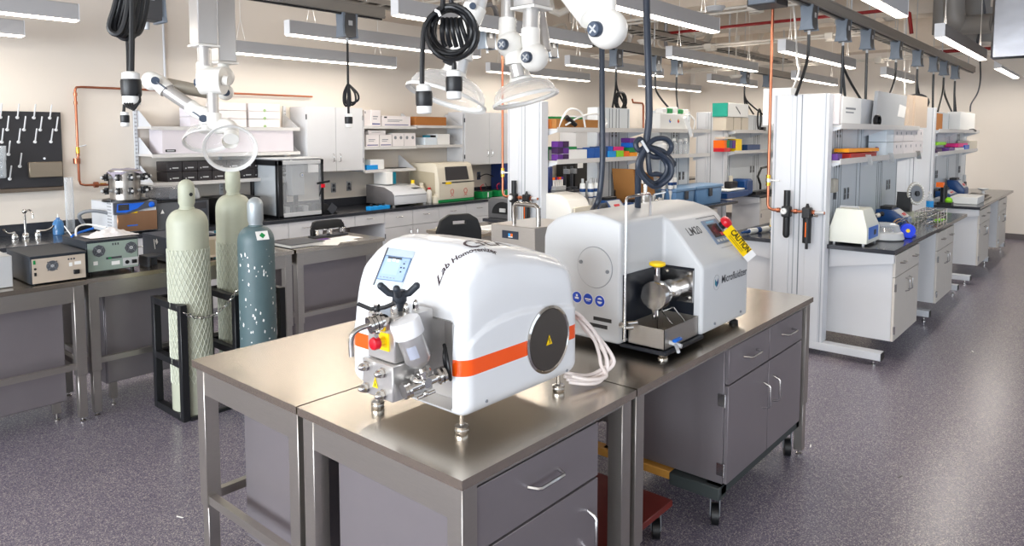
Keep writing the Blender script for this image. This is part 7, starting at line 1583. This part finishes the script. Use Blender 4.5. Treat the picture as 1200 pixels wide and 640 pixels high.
build(B().cyl(tuple(P(195, 99, D-.15)), tuple(P(243, 108, D)), .043, n=24), 'upper_tube', mat('tube_taupe', (184, 178, 166), .3, .5), t)
p1 = P(178, 95, D-.2); b = B(); b.ball(p1, .062, n=24).tube([p1, P(186, 97, D-.2), P(196, 106, D-.2)], .053, 20, sm=3); build(b, 'shoulder_joint', armw, t); b = B(); q = P(182, 94.5, D-.27); b.cyl(tuple(q), tuple(q+EY(q)*.03), .025, n=18).bar(P(184, 96, D-.30), P(195, 104, D-.30), .02, .006); build(b, 'knob', knobg, t)
build(B().cyl(tuple(P(196, 106, D-.2)), tuple(P(224, 125, D-.2)), .042, n=24), 'lower_tube', alu, t)
b = B(); b.tube([P(222, 124, D-.2), P(232, 131, D-.2), P(240, 133, D-.2)], .047, 20, sm=3).ball(P(241, 134, D-.2), .048, n=18).cyl(tuple(P(242, 138, D-.2)), tuple(P(242, 152, D-.2)), .03, n=18); build(b, 'wrist', armw, t); b = B(); q = P(238, 139, D-.27); b.cyl(tuple(q), tuple(q+EY(q)*.025), .024, n=18).bar(P(226, 131, D-.28), P(236, 138, D-.28), .018, .006); build(b, 'wrist_knob', knobg, t)
hc_ = P(242, 165, D-.2); dome(t, hc_, (Vector((0, 0, 1))*.85-EY(hc_)*.5).normalized(), .13, .085, .04); settle(t)
# middle group
t = thing('extraction_arm', 'extraction arm with a wide clear dome hood behind the round cable coil', 'extraction arm'); D = 3.25
build(B().cyl(tuple(P(574, -60, D)), tuple(P(556, 12, D)), .048, n=24), 'upper_tube', alu, t); c = P(576, -68, D); build(B().box(c.x-.06, c.x+.06, c.y-.06, c.y+.06, c.z, ZC), 'column', alu, t); b = B(); b.tube([P(557, 8, D), P(549, 28, D), P(543, 48, D), P(540, 70, D)], .054, 22, sm=3); build(b, 'sleeve', armw, t)
q = P(554, 7, D-.06); build(B().lathe(q, [(.016, 0), (.016, .01)], 14, EY(q)), 'knob', knobg, t)
build(B().cyl(tuple(P(540, 68, D)), tuple(P(536, 84, D)), .04, n=22), 'neck', alu, t)
hc_ = P(523, 114, D); dome(t, hc_, (Vector((0, 0, 1))*.9+SD*.30-EY(hc_)*.16).normalized(), .175, .105, .05); settle(t)
t = thing('extraction_arm', 'extraction arm with a hanging ball joint and a tilted clear hood over the column', 'extraction arm'); D = 3.35
build(B().cyl(tuple(P(596, -70, D)), tuple(P(595, 25, D)), .034, n=22), 'upper_tube', alu, t); c = P(596, -70, D); build(B().box(c.x-.06, c.x+.06, c.y-.06, c.y+.06, c.z, ZC), 'column', alu, t); b = B(); b.cyl(tuple(P(595, 22, D)), tuple(P(594, 45, D)), .042, n=22); build(b, 'sleeve', armw, t)
joint(t, P(598, 52, D), .066, EY(P(598, 52, D))+SD*-.55, .026); b = B(); b.tube([P(599, 55, D), P(603, 66, D), P(604, 76, D)], .048, 20, sm=3); build(b, 'wrist', armw, t); build(B().cyl(tuple(P(605, 76, D)), tuple(P(608, 90, D)), .036, n=22), 'neck', alu, t)
hc_ = P(616, 116, D+.05); dome(t, hc_, (Vector((0, 0, 1))*.95+SD*-.24-EY(hc_)*.10).normalized(), .148, .09, .045); settle(t)
t = thing('extraction_arm', 'extraction arm dropping from a square column with its ball joint hanging free', 'extraction arm'); D = 3.3; c = P(623, 9, D)
build(B().box(c.x-.063, c.x+.063, c.y-.063, c.y+.063, c.z, ZC, bev=.006), 'column', alu, t); build(B().box(c.x-.07, c.x+.07, c.y-.07, c.y+.07, c.z-.012, c.z), 'column_flange', armw, t)
build(B().cyl((c.x, c.y, c.z), tuple(P(622, 38, D)), .04, n=22), 'tube', alu, t); b = B(); b.tube([P(622, 34, D), P(622, 48, D), P(624, 62, D)], .044, 20, sm=3); build(b, 'sleeve', armw, t); joint(t, P(626, 67, D), .068, EY(P(626, 67, D))+SD*-.55, .026)
build(B().cyl(tuple(P(631, 10, D+.12)), tuple(P(639, 60, D+.1)), .03, n=20), 'return_tube', alu, t); settle(t)
t = thing('extraction_arm', 'large white elbow of an extraction arm at the top centre', 'extraction arm'); D = 2.45
build(B().cyl(tuple(P(650, -35, D+.15)), tuple(P(694, 20, D)), .048, n=24), 'side_tube', armw, t); c = P(708, -80, D); build(B().box(c.x-.06, c.x+.06, c.y-.06, c.y+.06, c.z, ZC), 'column', alu, t); b = B(); b.cyl(tuple(P(708, -80, D)), tuple(P(708, 25, D)), .042, n=26); build(b, 'upright_tube', armw, t); joint(t, P(712, 34, D), .070, EY(P(712, 34, D))+SD*-.75, .027); settle(t)
# ================================================================ ceiling services
redpipe = mat('sprinkler_red', (128, 16, 18), .4); galv = mat('galvanised_duct', (156, 156, 158), .35, .6); duct = mat('grey_duct', (132, 130, 128), .5, .2); trayd = mat('tray_dark', (58, 56, 52), .6); pvc = mat('conduit_cream', (206, 200, 190), .5)
b = B(); xr = 9.0; b.tube([(xr, 4.95, 3.22), (xr, 1.98, 3.22), (xr, 1.88, 3.16), (xr, 1.85, 2.93)], .021, 10, sm=0); one(b, 'sprinkler_pipe', redpipe, 'red sprinkler pipe crossing the ceiling behind the right-hand rail', 'pipe')
b = B(); b.tube([(13.6, 2.4, 3.17), (13.6, .2, 3.17)], .03, 10); one(b, 'sprinkler_pipe', redpipe, 'far red sprinkler pipe near the end wall', 'pipe')
for i, (x, z, y0, y1) in enumerate(((7.6, 3.20, 2.3, 5.4), (9.9, 3.12, 2.2, 6.8), (12.8, 3.05, -1, 6.8), (5.9, 3.4, 2.4, 6.8))):
    b = B(); b.tube([(x, y0, z), (x, y1, z)], .016, 7).tube([(x+.12, y0, z-.02), (x+.12, y1, z-.02)], .016, 7)
    for y in (y0+.8, (y0+y1)/2+.2): b.box(x-.05, x+.17, y-.05, y+.05, z-.06, z+.02).cyl((x+.06, y, z-.06), (x+.06, y, z-.075), .07, n=14)
    one(b, 'conduit_pair', pvc, 'pair of white conduits across the ceiling, %s from the camera' % ('second', 'third', 'last', 'first')[i], 'conduit')
def tray(x0, x1, y, z, label):
    t = thing('cable_tray', label, 'cable tray'); b = B()
    for dy in (-.12, .12): b.box(x0, x1, y+dy-.008, y+dy+.008, z, z+.05)
    n = int((x1-x0)/.22)
    for i in range(n): b.box(x0+.1+i*.22, x0+.12+i*.22, y-.12, y+.12, z, z+.012)
    build(b, 'ladder', mat('tray_steel', (150, 146, 140), .4, .5), t)
    b = B(); random.seed(int(x0*7+y*3))
    for i in range(5): b.tube([(x0+.2+k_*.6, y-.09+.045*i+random.uniform(-.02, .02), z+.03+random.uniform(0, .04)) for k_ in range(int((x1-x0-.4)/.6)+1)], .012+random.random()*.008, 5)
    build(b, 'cables', trayd, t); b = B()
    for i in range(4):
        x = x0+.5+(x1-x0-1)*i/3
        for dy in (-.13, .13): b.cyl((x, y+dy, z), (x, y+dy, ZC), .006, n=6)
    build(b, 'hanger_rod', lgrey, t); return settle(t)
tray(7.4, 13.8, 4.95, 3.15, 'dark cable tray running above the middle pendant lights'); tray(9.0, 13.9, 2.55, 3.12, 'cable tray of loose wires above the right-hand rail'); tray(4.2, 9.2, 6.2, 3.20, 'cable tray with tangled wires near the back wall'); tray(3.4, 7.4, 3.6, 3.45, 'high cable tray near the top edge of the picture')
p = onX(1160, 70, 7.6); b = B().box(7.6, 11.0, .10, p.y, p.z, p.z+.75, bev=.02)
for x_ in (8.2, 10.4):
    for y_ in (.15, p.y-.05): b.cyl((x_, y_, p.z+.7), (x_, y_, ZC), .006, n=6)
one(b, 'foil_duct', mat('foil_silver', (126, 126, 130), .25, .9, bump=1.0, bscale=5), 'foil-wrapped rectangular duct at the upper right corner', 'duct')
b = B(); q0 = P(1136, 0, 9.3); 
b.tube([P(1118, -60, 9.3), P(1118, 10, 9.3), P(1121, 24, 9.3), P(1130, 29, 9.3), P(1165, 27, 9.0)], .125, 18, sm=4); one(b, 'round_duct', duct, 'round grey duct bending into the foil-wrapped one', 'duct')
b = B(); a_ = P(1105, 40, 9.6); b.cyl((a_.x, a_.y, a_.z), (a_.x, a_.y, ZC), .13, n=20); one(b, 'round_duct', duct, 'vertical round grey duct behind the nearest right pendant light', 'duct')
b = B(); a_ = P(1140, 52, 10.4); b.cyl((a_.x, a_.y, a_.z), (a_.x, a_.y, ZC), .30, n=24); one(b, 'round_duct', duct, 'wide grey duct stub behind the bent round duct', 'duct')
b = B(); b.tube([P(1150, -10, 9.2), P(1154, 18, 9.2), P(1147, 40, 9.2), P(1145, 54, 9.2)], .014, 6, sm=4); one(b, 'hanging_cord', dgrey, 'grey cord dangling in front of the round duct', 'cable')
for i, (px, py, d, l) in enumerate(((757, 47, 8, 'round white detector under the ceiling left of the red pipe'), (1045, 20, 9, 'small round white detector near the red pipe bend'), (838, 8, 7, 'domed grey ceiling speaker near the top edge'), (862, 88, 11, 'small white detector far down the middle row of lights'))):
    p = P(px, py, d); b = B(); b.lathe(p, [(.0, -.05), (.07, -.045), (.10, -.01), (.10, .0)], 20, m=pvc if i != 2 else lgrey).cyl(p, (p.x, p.y, ZC), .012, n=6, m=pvc); one(b, 'ceiling_detector', None, l, 'detector')
random.seed(21)
for i in range(9):
    x = 5+i*.95; y = 5.6+random.uniform(-.6, 1.1); b = B()
    b.tube([(x, y, 4.14), (x+.2, y+.1, 3.35), (x+.6, y-.1, 3.42+random.uniform(-.1, .1)), (x+1.1, y+.2, 3.3), (x+1.4, y, 4.14)], .02+.015*(i % 3), 8, sm=4); one(b, 'flex_conduit', (pvc, galv, pvc)[i % 3], 'sagging flexible conduit under the ceiling, number %d row from the left rail' % (i+1) if False else 'sagging flexible conduit under the ceiling over the %s' % ('robot', 'first wall cabinet', 'open shelf bay', 'sequencer', 'second wall cabinet', 'copper drop column', 'far end of the back worktop', 'tall middle column', 'bench beyond the middle column')[i], 'conduit')
for i, (px, py, l, a, m) in enumerate(((211, 606, 'white paper sliver on the floor left of the foreground tables', 1.9, paper), (950, 523, 'small pale scrap on the floor right of the wide steel cabinet', .2, paper), (1055, 559, 'small dark scrap on the open floor at the right', -.3, black), (1140, 412, 'tiny white scrap on the aisle floor at the right', .4, paper))):
    p = onZ(px, py, 0); d = Vector((math.cos(a), math.sin(a), 0)); n = Vector((-d.y, d.x, 0)); q = [p-d*.02-n*.003, p+d*.022-n*.002, p+d*.018+n*.005, p-d*.018+n*.003]
    one(B().prism([(v.x, v.y) for v in q], 'z', 0, .0015), 'floor_scrap', m, l, 'scrap', 'small scraps on the floor')
# ================================================================ groups shared by repeats
GROUPS = {'pendant_light': 'linear pendant lights under the ceiling', 'base_cabinet': 'white base cabinets along the back wall', 'bench_cabinet': 'white cabinets under the bench islands',
 'wall_cabinet': 'white wall cabinets', 'wall_shelf': 'white shelves on the back wall', 'bench_shelf': 'grey shelves over the bench islands', 'service_column': 'white service columns at the bench ends',
 'spine_panel': 'spine panels of the bench islands', 'gas_cylinder': 'gas cylinders in the black rack', 'extraction_arm': 'extraction arms hanging from the ceiling', 'power_outlet': 'power outlets above the back counter',
 'overhead_rail': 'overhead rails', 'cable_tray': 'cable trays under the ceiling', 'conduit_pair': 'conduit pairs across the ceiling', 'flex_conduit': 'sagging flexible conduits', 'floor_beam': 'floor beams of the benches',
 'bench_worktop': 'black bench worktops', 'shelf_standard': 'slotted wall standards', 'pipette_stand': 'pipette stands on the middle bench', 'tool_box': 'blue tool boxes on the middle bench', 'heat_block': 'blue heat blocks on the benches',
 'copper_drop': 'copper drops with regulators', 'gel_box': 'green gel boxes', 'bench_instrument': 'instruments on the left tables', 'reagent_bottle': 'bottles beside the sequencer', 'paper_sheet': 'papers on the short table',
 'round_duct': 'round grey ducts', 'coiled_cable': 'coiled cables hanging from the ceiling', 'hanging_cord': 'hanging cords', 'storage_box': 'white boxes on the upper left shelf', 'bottle': 'bottles on the lower middle shelf',
 'cardboard_sheet': 'sheets leaning on the top right shelf', 'shelf_clip': 'clips on the lower right shelf', 'ceiling_detector': 'round ceiling detectors', 'microscope_stand': 'dark stands on the back counter', 'sprinkler_pipe': 'red sprinkler pipes',
 'tube_rack': 'coloured tube racks on the bench shelves', 'carton': 'cartons on the shelves', 'plastic_beaker': 'beakers on the pegboard', 'bay_side_panel': 'side panels of the open shelf bay', 'upright_box': 'upright boxes'}
for o in C.objects:
    if o.parent is None and o.get('label') and not o.get('group'):
        n = o.name.split('.')[0]
        if n == 'steel_table': o['group'] = 'stainless tables in the foreground' if o.location.y < 3.5 else 'stainless tables on the left'
        elif n == 'steel_cabinet': o['group'] = 'grey steel cabinets under the tables'
        elif n in GROUPS: o['group'] = GROUPS[n]
